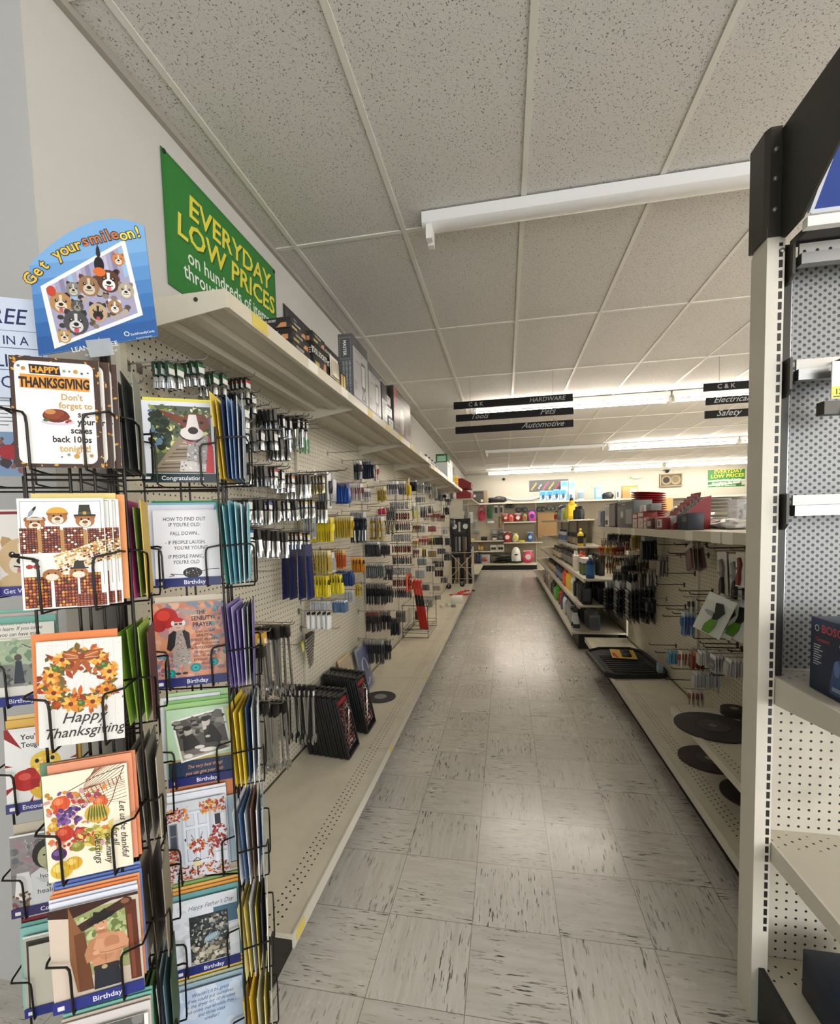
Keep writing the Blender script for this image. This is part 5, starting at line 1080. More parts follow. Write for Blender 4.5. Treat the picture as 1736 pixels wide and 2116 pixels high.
hang(r, 659, 1136, KP('#c9b45a', '#b8952c', .05, .13, 'bits', .011, '#e2d8a4', '#c8b46a'), 9, 'gold drill bit pack', .016)
hang(r, 684, 1139, KP('#d9dad6', '#a8a9a6', .05, .12, 'bits', .011), 3, 'clear drill bit pack', .016)
hang(r, 700, 1134, KP('#d98a2c', '#a83a24', .05, .12, 'bits', .011, '#e8c878'), 6, 'orange drill bit pack', .015)
hang(r, 741, 1150, KP('#dc9426', '#c27a1c', .06, .11, 'pliers', .02, '#e8a83a', '#4a4238'), 4, 'orange hanging card tool', .024)
r = 'row of yellow clamps'
hang(r, 661, 1188, KP('#e3d02e', '#e8d632', .05, .12, 'pliers', .014, None, '#5a5840'), 7, 'yellow clamp card', .017)
hang(r, 689, 1185, KP('#e9d830', '#efe03a', .055, .12, 'pliers', .014, None, '#5a5840'), 7, 'bright yellow clamp card', .017)
hang(r, 714, 1178, KP('#24487e', '#1d3a6c', .06, .1, 'box', .012), 7, 'dark blue bag pack', .016)
hang(r, 741, 1205, KP('#d8ba3a', '#8a7a2c', .04, .09, 'tool', .01), 3, 'small yellow card', .015)
r = 'row under the yellow clamps'
hang(r, 664, 1241, KP('#cfd2d2', '#a9adae', .06, .05, 'box', .012), 7, 'clear small pack', .016)
hang(r, 703, 1238, KP('#6f8aa8', '#5a7798', .06, .08, 'box', .012, '#e8eaec'), 6, 'blue grey pack', .016)
hang(r, 660, 1262, KP('#e8e8e4', '#f2f2ee', .05, .1, 'box', .012, '#141312', '#141312'), 5, 'white card with black top', .03)
# wrenches, near
W1, W2, W3, W4 = mk_wrench(.21, .016, '#c99a3a', '#b4b6b8'), mk_wrench(.26, .018, '#141312', '#bcbec0'), mk_wrench(.23, .016, '#141312', '#b4b6b8'), mk_wrench(.24, .022, '#141312', '#c4c6c8')
r = 'upper wrench row'
hang(r, 529, 1304, W1, 4, 'gold headed long wrench', .022); hang(r, 552, 1291, W2, 5, 'black headed long wrench', .022, zoff=-.004); hang(r, 572, 1290, W2, 6, 'black headed long wrench', .02); hang(r, 525, 1330, W3, 4, 'black headed medium wrench', .022)
r = 'lower wrench row'
hang(r, 527, 1447, W3, 5, 'black headed medium wrench', .022); hang(r, 552, 1452, W2, 5, 'black headed long wrench', .02); hang(r, 573, 1446, W2, 4, 'black headed long wrench', .022); hang(r, 612, 1414, W4, 8, 'broad chrome wrench', .024, jit=.06)
# wrench set fanned on a holder
p = at(646, 1308, 0, -.3); t = thing('wrench_set', 'fan of chrome wrenches on a black holder beside the yellow tag', 'wrench set', (-.3, p.y, p.z))
b = MB(); b.prism([(-.03, 0), (.045, 0), (.052, -.05), (.02, -.18), (-.004, -.18), (-.036, -.05)], 0, -.03, -.02, M_HANG); b.build('holder', t)
for i in range(10):
    z = -.03-.017*i; hw = .055-.0035*i; w = MB(); w.prism([(-hw, z), (-hw+.008, z+.006), (hw-.012, z+.018), (hw-.006, z+.026), (hw+.004, z+.028), (hw+.002, z+.02), (hw+.006, z+.014), (hw-.006, z+.008), (-hw+.01, z-.006), (-hw, z-.008)], 0, -.0198+.0005*(i % 2), -.0135, M_CHROME); w.build('wrench', t)
spawn(KP('#e4d23a', '#efe6a0', .03, .06, 'box', .006), (p.x-.04, at(625, 1325, 0, -.34).y, at(625, 1325, 0, -.34).z), (.3, 0, 0), 'small yellow tag clipped beside the wrench fan')
# bits and files in the second and third sections
r = 'top row past the gap'
hang(r, 741, 950, KP('#26262a', '#3a3a40', .065, .14, 'tool', .014, '#e6e4e0', '#c9cbcc'), 3, 'black and white card pack', .02)
hang(r, 762, 951, KP('#1f2c58', '#20242c', .06, .14, 'box', .013), 5, 'navy blister pack', .018)
hang(r, 777, 960, KP('#e4dcd4', '#a83a30', .05, .13, 'tool', .012), 3, 'white and red long pack', .016)
r = 'row of gold bit packs'
hang(r, 789, 1004, KP('#cbb24a', '#a88a2c', .05, .13, 'bits', .011, '#e6dcae'), 5, 'gold bit pack', .016)
hang(r, 789, 1046, KP('#e6e0d6', '#b8283a', .06, .07, 'box', .03), 2, 'red tape roll pack', .034)
hang(r, 781, 1066, KP('#c8a83a', '#c79a24', .09, .19, 'bits', .014, '#d9dadc', '#e0dccc'), 5, 'big gold bit pack', .022)
r = 'row under the gold packs'
hang(r, 770, 1118, KP('#4a4c4c', '#2c2d2e', .06, .12, 'box', .012, '#dfe0de'), 7, 'dark bit pack', .017)
hang(r, 796, 1119, KP('#5a5b5a', '#343534', .055, .12, 'bits', .012, '#d4d5d2'), 5, 'smoky bit pack', .017)
hang(r, 777, 1163, KP('#6a6b66', '#8d8f8c', .06, .12, 'bits', .012, '#c8c9c4'), 9, 'grey bit pack', .017)
hang(r, 777, 1205, KP('#2a2b2c', '#1c1d1e', .055, .17, 'tool', .014, '#54565a'), 8, 'black chisel pack', .02)
hang(r, 772, 1263, KP('#4a4648', '#2b2a2c', .06, .16, 'tool', .013, '#8a3a34'), 6, 'black and red file pack', .019)
hang(r, 797, 1262, KP('#2f3030', '#222324', .055, .16, 'tool', .013, '#5a5c5c'), 5, 'black file pack', .019)
hang(r, 772, 1320, KP('#4d4e4c', '#2a2b2c', .06, .19, 'tool', .013, '#a4a5a0'), 9, 'long black file pack', .019)
# tall strip of small packs, nine black arms
r = 'black armed pack rack'
for i, (px, py) in enumerate(((826, 1033), (826, 1055), (828, 1077), (830, 1100), (830, 1123), (831, 1147), (831, 1169), (831, 1193), (831, 1216))):
    hang(r, px, py, KP(('#3a3a3a', '#5a4a40', '#2c2d30')[i % 3], ('#c8c9c8', '#8a3a30', '#6a6c6e')[i % 3], .05, .085, 'bits', .012, ('#e0deda', '#b8b4a8', '#9a2f2a')[i % 3]), 9, ('small dark bit card', 'small brown bit card', 'small black bit card')[i % 3], .021, xm=-.22, hm=M_HOOKB)
r = 'top row by the hammer'
hang(r, 812, 993, KP('#d9dad8', '#3a3a3c', .06, .13, 'tool', .013, '#f0f0ee'), 6, 'white and black tool card', .019)
hang(r, 829, 993, KP('#c8c9c8', '#2c2c2e', .06, .14, 'pliers', .014, '#ecebe8'), 5, 'white pliers card', .02)
hang(r, 841, 988, KP('#e8c52a', '#f0d02e', .07, .3, 'tool', .02, None, '#c9cbcc'), 3, 'long yellow handled tool', .03)
hang(r, 854, 991, KP('#232324', '#17171a', .07, .13, 'pliers', .016, '#e8e6e2'), 5, 'black pliers card', .02)
hang(r, 870, 996, KP('#dcdad4', '#8a8c8e', .06, .14, 'tool', .013), 5, 'white driver card', .018)
hang(r, 895, 1007, KP('#e4e2dc', '#b9b2a0', .07, .16, 'pliers', .013), 7, 'cream handled pliers card', .019)
hang(r, 915, 1018, KP('#2c2d30', '#1b1c1e', .07, .14, 'tool', .014, '#c9cac8'), 6, 'black driver card', .02)
r = 'second row by the pliers'
hang(r, 856, 1038, KP('#dfdcd2', '#d9cf2a', .08, .19, 'pliers', .018, None, '#9a9c9e'), 2, 'yellow handled pliers', .03)
hang(r, 876, 1042, KP('#e0e0dc', '#1d1e20', .07, .17, 'pliers', .015, '#f0f0ec'), 4, 'black handled pliers', .022)
hang(r, 901, 1056, KP('#c8b8b2', '#9a2a2e', .06, .16, 'tool', .013, '#6a1f24'), 7, 'red tool card', .019)
hang(r, 922, 1044, KP('#26272a', '#121314', .08, .17, 'box', .018), 4, 'black boxed pack', .024)
r = 'third row by the pliers'
for px, py, k_, n, d in ((870, 1082, KP('#d4d8d8', '#a8b0b2', .06, .11, 'box', .013), 6, 'clear small blister'), (893, 1083, KP('#d8d4d0', '#b03038', .06, .11, 'box', .013, '#e8e6e4'), 6, 'red and clear blister'), (919, 1090, KP('#d4d4d0', '#8a8c8e', .06, .12, 'bits', .013, '#54565a'), 6, 'grey and clear blister')): hang(r, px, py, k_, n, d, .019)
r = 'fourth row by the pliers'
for px, py, k_, n, d in ((859, 1112, KP('#d8cfae', '#c98a3a', .05, .11, 'tool', .012), 4, 'tan handled tool card'), (873, 1108, KP('#e0d8d4', '#a8242c', .06, .12, 'tool', .013, '#c43a40'), 7, 'red handled tool card'), (891, 1108, KP('#d0b45a', '#2c2a24', .05, .12, 'pliers', .013), 6, 'gold and black snip card'), (906, 1106, KP('#303234', '#1c1e20', .08, .15, 'box', .014), 7, 'large black blister'), (925, 1108, KP('#3a3c3e', '#55585a', .08, .16, 'box', .014, '#d0d0cc'), 5, 'large grey blister')): hang(r, px, py, k_, n, d, .02)
r = 'fifth row by the pliers'
for px, py, k_, n, d in ((859, 1130, KP('#c8c4b8', '#7a2c24', .05, .13, 'tool', .012), 4, 'thin red tool card'), (877, 1131, KP('#d8b84a', '#15140f', .09, .14, 'knife', .02), 2, 'black and yellow cutter card'), (906, 1154, KP('#8a8c8c', '#232426', .06, .14, 'bits', .013), 9, 'dark hardware bag')): hang(r, px, py, k_, n, d, .02)
r = 'sixth row by the pliers'
for px, py, k_, n, d in ((868, 1173, KP('#d6d8d4', '#b8bab8', .06, .13, 'box', .013), 6, 'clear tall blister'), (890, 1164, KP('#cfd0cc', '#4a4c4e', .06, .12, 'bits', .013), 7, 'clear and steel blister'), (907, 1174, KP('#4a2028', '#3a161c', .06, .13, 'box', .013), 7, 'dark red blister'), (880, 1204, KP('#9a9a94', '#6a6c6a', .06, .1, 'box', .013), 5, 'dull grey blister'), (902, 1206, KP('#b8b6ac', '#8a8a82', .05, .11, 'bits', .013), 6, 'pale hardware card')): hang(r, px, py, k_, n, d, .019)
r = 'lowest row over the basket'
for px, py, k_, n, d in ((829, 1262, KP('#5a5c58', '#8d8f8a', .06, .11, 'pliers', .014), 5, 'grey spring clip card'), (817, 1277, KP('#3c3e40', '#26282a', .08, .16, 'box', .016), 4, 'dark grey bag pack'), (868, 1234, KP('#d8d8d2', '#9a9c98', .06, .12, 'box', .013), 4, 'pale blister over the basket'), (886, 1234, KP('#2e2f30', '#d8d8d4', .05, .13, 'tool', .013), 6, 'black and white blister'), (866, 1258, KP('#6a6a2c', '#55561f', .07, .13, 'box', .013, '#d0cfa8'), 5, 'olive green manual pack')): hang(r, px, py, k_, n, d, .02)
r = 'upper row past hammer'
for px, py, k_, n, d in ((883, 1000, KP('#d8d6d0', '#4a4c4e', .06, .13, 'tool', .012), 6, 'pale driver card'), (906, 1014, KP('#3a3c40', '#8d9092', .06, .15, 'pliers', .013), 6, 'charcoal pliers card'), (926, 1026, KP('#cfcdc6', '#2c2d30', .08, .16, 'tool', .013), 5, 'pale handled tool card'), (868, 1022, KP('#c8c6c0', '#6a6c6e', .05, .1, 'bits', .012), 6, 'grey small bit card')): hang(r, px, py, k_, n, d, .02)
r = 'middle row past hammer'
for px, py, k_, n, d in ((886, 1040, KP('#e2e0da', '#2a2b2d', .06, .15, 'pliers', .013), 6, 'white and black pliers card'), (912, 1060, KP('#2f3032', '#6a2a2c', .06, .14, 'tool', .013), 6, 'dark driver card'), (884, 1060, KP('#d6d4ce', '#8d3a34', .05, .1, 'tool', .012), 6, 'pale red driver card'), (935, 1070, KP('#55585c', '#a8aaac', .08, .18, 'tool', .014), 5, 'steel grey tool card'), (861, 1080, KP('#b8a27a', '#6a4a2c', .05, .12, 'tool', .012), 5, 'tan driver card')): hang(r, px, py, k_, n, d, .02)
r = 'lower row past hammer'
for px, py, k_, n, d in ((912, 1128, KP('#c8cac8', '#3a3c3e', .07, .14, 'bits', .013), 7, 'smoke bit card'), (893, 1134, KP('#d4d2cc', '#9a7a3a', .06, .12, 'box', .013), 6, 'pale amber pack'), (872, 1150, KP('#bfc4c4', '#8a9092', .06, .11, 'box', .013), 6, 'clear grey pack'), (926, 1140, KP('#2c2d2e', '#47494a', .07, .16, 'box', .013), 7, 'black hardware pack'), (857, 1195, KP('#d0cfc8', '#5a5c5a', .06, .13, 'bits', .013), 6, 'pale steel pack'), (918, 1190, KP('#8d8a84', '#55524e', .07, .12, 'box', .013), 6, 'taupe hardware pack'), (905, 1226, KP('#cfcac0', '#8a857a', .06, .1, 'bits', .013), 5, 'cream hardware pack')): hang(r, px, py, k_, n, d, .02)
r = 'fill hooks near the gold packs'
for px, py, k_, n, d in ((757, 1008, KP('#d8d4cc', '#8a8c8e', .05, .11, 'tool', .012), 4, 'pale small tool card'), (808, 1048, KP('#3c3c3c', '#8a8a86', .05, .12, 'bits', .012), 5, 'dark narrow bit card'), (806, 1076, KP('#4a4038', '#c8b88a', .05, .12, 'bits', .012), 5, 'brown narrow bit card'), (803, 1168, KP('#35383a', '#5a5c5c', .05, .13, 'tool', .012), 5, 'slate narrow card'), (802, 1210, KP('#2a2b2c', '#454748', .05, .15, 'tool', .013), 5, 'black narrow card'), (798, 1322, KP('#3a3b3a', '#222322', .055, .17, 'tool', .013), 5, 'black narrow file pack'), (722, 1218, KP('#d0d2d0', '#a8acac', .05, .08, 'box', .012), 4, 'clear little pack')): hang(r, px, py, k_, n, d, .018)
# bare hooks
for k_, (px, py, xt) in enumerate(((300, 780, -.16), (418, 808, -.16), (534, 815, -.18), (560, 830, -.18), (641, 856, -.14), (655, 864, -.12), (666, 870, -.12), (680, 878, -.1), (598, 958, -.17), (717, 967, -.1), (700, 1058, -.14), (748, 928, -.16), (785, 1038, -.16), (577, 1174, -.19), (590, 1146, -.17), (606, 1281, -.18), (703, 1294, -.16), (622, 1327, -.18), (718, 967, -.18), (818, 956, -.18), (800, 1016, -.18))):
    bare(px, py, xt, ('bare steel hook beside the topmost turkey card', 'bare hook under the green tagged sockets', 'bare hook close under the top shelf', 'second bare hook close under the top shelf', 'first of four bare hooks past the green labels', 'second of four bare hooks past the green labels', 'third of four bare hooks past the green labels', 'last of four bare hooks past the green labels', 'bare hook above the red and white tags', 'long bare hook over the tall white card pack', 'bare hook just above the yellow packs', 'bare hook under the shelf before the navy packs', 'bare hook beside the red tape roll', 'bare hook on the empty board below the sockets', 'second bare hook on the empty board below the sockets', 'bare hook beside the upper wrenches', 'bare hook under the black topped cards', 'bare hook behind the yellow tag', 'shorter bare hook over the tall white card pack', 'bare hook under the shelf after the navy packs', 'bare hook by the gold bit packs')[k_])
# ------------------------------------------------------------------ goods on the left base deck
def tool_case(loc, label, k):
    key = ('toolcase',)
    if key not in PROTO:
        b = MB(); b.cbox(-.011, .0, -.085, .085, 0, .33, M_HANG, .004)
        for y in (-.06, .06): b.box(-.006, .012, y-.014, y+.014, .3301, .338, M_HANG)
        r_ = MB()
        for s_ in (-1, 1): r_.cbox(.0005, .016, s_*.08-.006, s_*.08+.006, .0, .33, M_HANG, .003)
        for z in (.006, .322): r_.cbox(.0005, .016, -.0735, .0735, z-.006, z+.006, M_HANG, .002)
        i_ = MB(); i_.box(.0004, .005, -.072, .072, .04, .3, mat('#8a1c24', .45))
        q = random.Random(3); s = MB()
        for z in [.05+.022*i for i in range(11)]:
            y = -.066
            while y < .058: r0 = q.uniform(.005, .0095); s.cyl((.005, y+r0, z), (.014, y+r0, z), r0, q.choice([M_CHROME, M_CHROMED, M_HANG]), n=8); y += r0*2+q.uniform(.001, .012)
        w = MB()
        for y0, z0, y1, z1 in ((-.06, .12, .0, .27), (-.03, .1, .05, .22), (.02, .28, .066, .2)): w.cyl((.0125, y0, z0), (.0125, y1, z1), .0045, M_CHROME, n=6)
        proto(key, 'tool_case', 'tool set', [('case_back', b), ('case_rim', r_), ('red_insert', i_), ('socket_insert', s), ('ratchet', w)])
    o = spawn(key, loc, (0, -.2, .0), label, 'black cases of sockets on the base deck'); return o
for row, (y0, x0, n, z0) in enumerate(((1.06, -.095, 8, .204), (1.36, -.085, 8, .204))):
    for i in range(n): tool_case((x0-i*.031, y0+.008*i*(1 if row else .5), z0), 'black tool case with red insert, %s of the %s row on the base deck' % (ORD[i], ('nearer', 'farther')[row]), i)
p = at(785, 1443, 2, .2)
b = MB(); b.lathe([(.012, 0), (.11, 0), (.11, .006), (.012, .006)], mat('#2b2b29', .6), 32); b.lathe([(.012, .0061), (.045, .0061), (.045, .0068), (.012, .0068)], mat('#8a8a84', .5), 24)
tag(b.build('cutting_disc', None, (p.x, p.y+.02, .2002)), 'dark cutting disc lying on the left base deck beside the tool cases', 'cutting disc')
for k_, (px, x, c, lab) in enumerate(((706, -.34, '#c9b08a', 'clear pack with a tan insert leaning on the left pegboard'), (734, -.31, '#8d9098', 'clear pack with a grey insert leaning in front of the tan one'))):
    p = at(px, 1375, 2, .2); t = thing('tool_pack', lab, 'pack', (x+.035, 1.72+k_*.26, .204), rot=(0, -.2, 0)); b = MB(); b.cbox(-.012, -.002, -.11, .11, 0, .34, mat(c, .4), .002); b.build('insert_card', t)
    b = MB(); b.tube([(.004, .06*math.cos(a), .15+.1*math.sin(a)) for a in [i*.4 for i in range(15)]], .006, mat(('#d8c49a', '#c8ccd0')[k_], .3), 6); b.build('coiled_tool', t)
    b = MB(); b.cbox(-.0015, .014, -.1, .1, .02, .32, mat(('#e8dcc4', '#8a90c0')[k_], .1, alpha=.25), .002); b.build('clear_cover', t)
# wire basket with two red pry bars
t = thing('wire_basket', 'black wire basket standing on the left base deck', 'basket', (-.235, 3.85, .2))
b = MB(); BW, BD, BH = .14, .3, .36
def ring(z): b.tube([(-BW, -BD, z), (BW, -BD, z), (BW, BD, z), (-BW, BD, z), (-BW, -BD, z)], .003, M_WIRE, 5)
for z in (.01, .06, .1, BH): ring(z)
for y in [-BD+BD*2*i/6 for i in range(7)]: b.tube([(-BW, y, .06), (BW, y, .06)], .0025, M_WIRE, 5)
for x, y in ((-BW, -BD), (BW, -BD), (BW, BD), (-BW, BD)): b.cyl((x, y, .002), (x, y, BH), .0032, M_WIRE, n=6)
b.build('wire_frame', t)
def rodpts(p0, p1, n=6): p0, p1 = Vector(p0), Vector(p1); return [p0.lerp(p1, i/n) for i in range(n+1)]
for k_ in range(3):
    dy = .06*k_;  t = thing('pry_bar', ('nearest', 'middle', 'farthest')[k_]+' red pry bar leaning out of the black wire basket', 'pry bar', (0, 0, 0), group='red pry bars in the basket')
    p0, p1 = Vector((-.12-.037*k_, 3.64+dy*.4, .285)), Vector((-.155-.04*k_, 3.44+dy*.6, .84)); m_ = p0.lerp(p1, .5); m2 = p0.lerp(p1, .72)
    MB().tube([p0, p0.lerp(p1, .1), m_], .017, mat('#c4281c', .4), 8).build('lower_grip', t); MB().tube(rodpts(m_+(p1-p0)*.001, m2), .015, M_HANG, 8).build('black_sleeve', t); MB().tube([m2+(p1-p0)*.001, p0.lerp(p1, .95), p1+Vector((.02, -.02, .01))], .015, mat('#d23a24', .4), 8).build('upper_bar', t)
p = at(845, 1200, 0, -.16); t = thing('orange_flag', 'orange flag pack with dark stripes hanging above the wire basket', 'pack', (-.16, p.y, p.z+.07))
MB().box(0, .004, -.12, .12, -.17, .0, mat('#f0552c', .5)).build('flag_sheet', t); b = MB(); b.prism([(-.08, -.15), (-.05, -.15), (.02, -.02), (-.01, -.02)], 0, .0045, .006, M_HANG); b.prism([(0, -.15), (.03, -.15), (.1, -.02), (.07, -.02)], 0, .0045, .006, M_HANG); b.build('stripe_print', t)
spawn(mk_hook(.24), (PX+.0062, p.y, p.z+.072), (0, 0, 0), 'steel hook holding the orange flag pack')
# far end of the left deck
for k_, (x, y, a) in enumerate(((-.14, 6.55, .3), (-.06, 6.8, 1.2), (.02, 6.6, -.4), (-.02, 6.95, .9))):
    t = thing('spring_clamp', ('nearest', 'left-hand', 'aisle side', 'farthest')[k_]+' of the red spring clamps lying on the left base deck', 'clamp', (x, y, .2), a, 'red clamps on the base deck')
    for s in (-1, 1): MB().tube([(0, 0, .012), (.05, s*.012, .016), (.11, s*.05, .018)], .011, mat('#c8281e', .4), 7).build('handle', t); MB().tube([(-.002, s*.008, .013), (-.05, s*.026, .015), (-.085, s*.004, .014)], .009, mat('#d83a28', .4), 7).build('jaw', t)
tag(MB().cbox(-.1, .06, 5.72, 5.98, .2005, .3, mat('#e8e6dc', .5), .004).build('carton'), 'small white carton on the left base deck before the red clamps', 'box')
for k_, (x, y) in enumerate(((-.2, 5.4), (-.12, 5.52), (-.03, 5.44))): tag(MB().lathe([(.03, .2005), (.034, .205), (.034, .24), (.02, .25)], mat(('#e0ddd0', '#d8d4c4', '#8a8c8a')[k_], .5), 12, (x, y, 0)).build('small_cup'), ('white cap', 'cream cap', 'grey cap')[k_]+' lying near the carton on the left deck', 'cap')
for k_, (x, y) in enumerate(((-.33, 7.3), (-.1, 7.6))):
    t = thing('caster', ('caster by the pegboard', 'caster near the wire rack')[k_]+' lying at the far end of the left deck', 'caster', (x, y, .2)); MB().lathe([(.02, -.015), (.05, -.015), (.05, .015), (.02, .015)], M_HANG, 14, (0, 0, .052), 1).build('wheel', t); MB().box(-.03, .03, -.025, .025, .104, .112, M_CHROMED).build('plate', t); MB().prism([(-.025, .104), (.025, .104), (.008, .04), (-.008, .04)], 1, -.024, -.018, M_CHROMED).build('fork', t)
# white wire rack at the end of the run
t = thing('wire_rack', 'pale folding wire rack with crossed braces at the end of the left deck', 'rack', (0, 8.42, 0))
MW = mat('#cfc7b2', .45); 
for x in (.06, -.42): MB().box(x-.02, x+.02, -.02, .02, .0, .95, MW).build('post', t)
b = MB(); b.cyl((.04, -.012, .78), (-.4, -.012, .32), .008, MW, n=6); b.build('cross_brace', t); b = MB(); b.cyl((.04, .012, .3), (-.4, .012, .78), .008, MW, n=6); b.build('cross_brace', t)
for z in (.82, .5, .26): MB().cyl((.04, 0, z), (-.4, 0, z), .007, MW, n=6).build('cross_bar', t)
MB().lathe([(.028, 0), (.028, .03)], M_HANG, 10, (.06, -.03, .0)).build('foot', t)
# black display frame with hand tools beyond it
t = thing('tool_display', 'tall black frame of gauges and hand tools behind the pale wire rack', 'display rack', (-.25, 8.95, 0))
for x in (-.2, .2): MB().box(x-.03, x+.03, -.03, .03, 0, 1.56, M_BLACK).build('post', t)
for z in (1.52, 1.2, .72, .2): MB().box(-.17, .17, -.02, .02, z-.03, z+.03, M_BLACK).build('cross_panel', t)
MB().box(-.17, .17, .021, .03, .23, 1.49, mat('#3a3a38', .6)).build('back_panel', t)
for k_, (x, z) in enumerate(((-.13, 1.38), (.12, 1.38))): g_ = MB(); g_.lathe([(.055, -.02), (.06, -.03), (.06, .0)], mat('#d8d8d4', .4), 16, (x, -.0, z), 1); g_.build('gauge', t)
for x, z0, z1, c in ((-.1, .8, 1.16, '#6a6b6c'), (-.02, .82, 1.15, '#9a9c9c'), (.06, .8, 1.16, '#4a4c4e'), (.12, .84, 1.14, '#8a8a88'), (-.02, 1.26, 1.48, '#b8b8b4')): MB().box(x-.022, x+.022, -.018, .0205, z0, z1, mat(c, .4)).build('hand_tool', t)
for x, c in ((-.11, '#a89478'), (-.05, '#b8a488'), (.09, '#7a5a44'), (.14, '#c8c0b0')): MB().box(x-.022, x+.022, -.06, -.025, .0, 1.1 if c == '#7a5a44' else .68, mat(c, .55)).build('wood_handle', t)
# ================================================================== BOXES ON THE LEFT TOP SHELF
def carton(loc, size, col, label, cat='box', art=None, side='x', name='carton', rotz=0, group=None, c=.003):
    """a carton with printed faces; art = list of (face, drawer); faces: 'x+','x-','y-'"""
    sx, sy, sz = size; t = thing(name, label, cat, loc, rotz, group)
    b = MB(); b.cbox(-sx/2, sx/2, -sy/2, sy/2, 0, sz, mat(col, .45), c); b.build('carton_body', t)
    for f, fn in (art or []):
        a = Art(); w = sy if f[0] == 'x' else sx; fn(a, w, sz)
        if f == 'x+': a.build('print', t, (sx/2+.0004, -sy/2, 0), (0, 0, PI/2))
        elif f == 'x-': a.build('print', t, (-sx/2-.0004, sy/2, 0), (0, 0, -PI/2))
        else: a.build('print', t, (-sx/2, -sy/2-.0004, 0))
    return t
def pr_work(a, w, h):
    a.rect(.012*w, .03, w*.98, h*.83, '#a9a9a7'); a.rect(w*.02, h*.86, w*.3, h*.95, '#57585a'); a.text('LED WORK LIGHT', w*.42, h*.77, h*.05, '#4a4a4a', .01, 0, .9); a.text('SLIM LINE', w*.3, h*.62, h*.05, '#555', .01)
    a.rrect(w*.52, h*.28, w*.8, h*.7, .012, '#3b3c3e'); a.rrect(w*.555, h*.33, w*.765, h*.66, .008, '#c4c5c4'); a.poly([(w*.6, h*.28), (w*.72, h*.28), (w*.82, h*.1), (w*.5, h*.1)], '#3b3c3e'); a.poly([(w*.63, h*.25), (w*.69, h*.25), (w*.73, h*.13), (w*.59, h*.13)], '#a9a9a7')
    for i in range(4): a.rect(w*.06, h*(.2+.035*i), w*(.2+.05*(i % 2)), h*(.215+.035*i), '#6b6b6a')
def pr_edge(a, w, h):
    a.rect(.1*w, h*.62, w*.9, h*.95, '#6f7072'); a.rect(.16*w, h*.64, w*.84, h*.93, '#4d4e50'); a.text('MASTER', w*.36, h*.79, h*.07, '#e6e6e4', .02, 0, .9, rot=-PI/2)
    for k in range(3): a.text('LED RECHARGEABLE WORK', w*(.28+.22*k), h*.33, h*.042, '#b9b9b6', .01, 0, 1.0, rot=-PI/2)
ZT = 2.1055
carton((-.073, 1.246, ZT+.0005), (.08, .268, .348), '#56575a', 'tall grey work light box at the front of the left top shelf', art=[('x+', pr_work), ('y-', pr_edge)])
carton((-.073, 1.522, ZT+.0005), (.08, .27, .3), '#6a6b6d', 'shorter grey work light box behind the tall grey one', art=[('x+', pr_work)])
def pr_thin(a, w, h):
    a.rect(.0, .0, w, h*.6, '#b9bab9')
    for i in range(9): a.rect(w*.2, h*(.06+.055*i), w*rnd.uniform(.5, .85), h*(.085+.055*i), '#4c4d4f')
carton((-.07, 1.735, ZT+.0005), (.08, .13, .27), '#3f4042', 'narrow grey box between the work lights and the shiny display carton', art=[('x+', pr_thin)])
for k, z in enumerate((0, .082, .164)): carton((-.075-.008*k, 1.895, ZT+.0005+z), (.09, .15, .08), '#2c2b2a', ('lowest', 'middle', 'top')[k]+' small dark box of the pile before the shiny display carton', art=[('x+', lambda a, w, h: (a.rect(w*.06, h*.15, w*.94, h*.85, '#d2d3d2'), a.rect(w*.1, h*.55, w*.7, h*.7, '#77787a'), a.rect(w*.1, h*.3, w*.5, h*.4, '#77787a')))])
def pr_shiny(a, w, h):
    a.rect(.01, .01, w-.01, h-.01, '#5b4a42'); q = random.Random(4)
    for i in range(26): y = h*(.04+.036*i); a.rect(.012, y, w-.012, y+h*.02, q.choice(['#6b584e', '#4d3f39', '#7a6960', '#8d8078']))
    a.poly([(w*.02, h*.98), (w*.2, h*.98), (w*.1, h*.62), (w*.02, h*.55)], '#a84a3c'); a.ell(w*.45, h*.38, w*.12, h*.3, '#b5aaa2'); a.ell(w*.5, h*.42, w*.07, h*.22, '#d8d2cc'); a.ell(w*.72, h*.3, w*.1, h*.18, '#8d8078')
carton((-.165, 2.285, ZT+.0005), (.27, .6, .335), '#2b2523', 'big shiny brown display carton on the left top shelf', art=[('x+', pr_shiny), ('y-', lambda a, w, h: a.rect(.02, h*.5, w-.02, h*.94, '#0f0d0c'))])
def pr_blk(a, w, h): a.rect(w*.05, h*.55, w*.6, h*.85, '#2e2c2a'); a.text('TOOL SOCKET', w*.42, h*.6, h*.26, '#e6e2d6', .02, 0, .8); a.rect(w*.1, h*.15, w*.4, h*.35, '#b9a45a'); a.poly([(w*.62, h*.1), (w*.9, h*.1), (w*.9, h*.5), (w*.75, h*.5)], '#c98a5a')
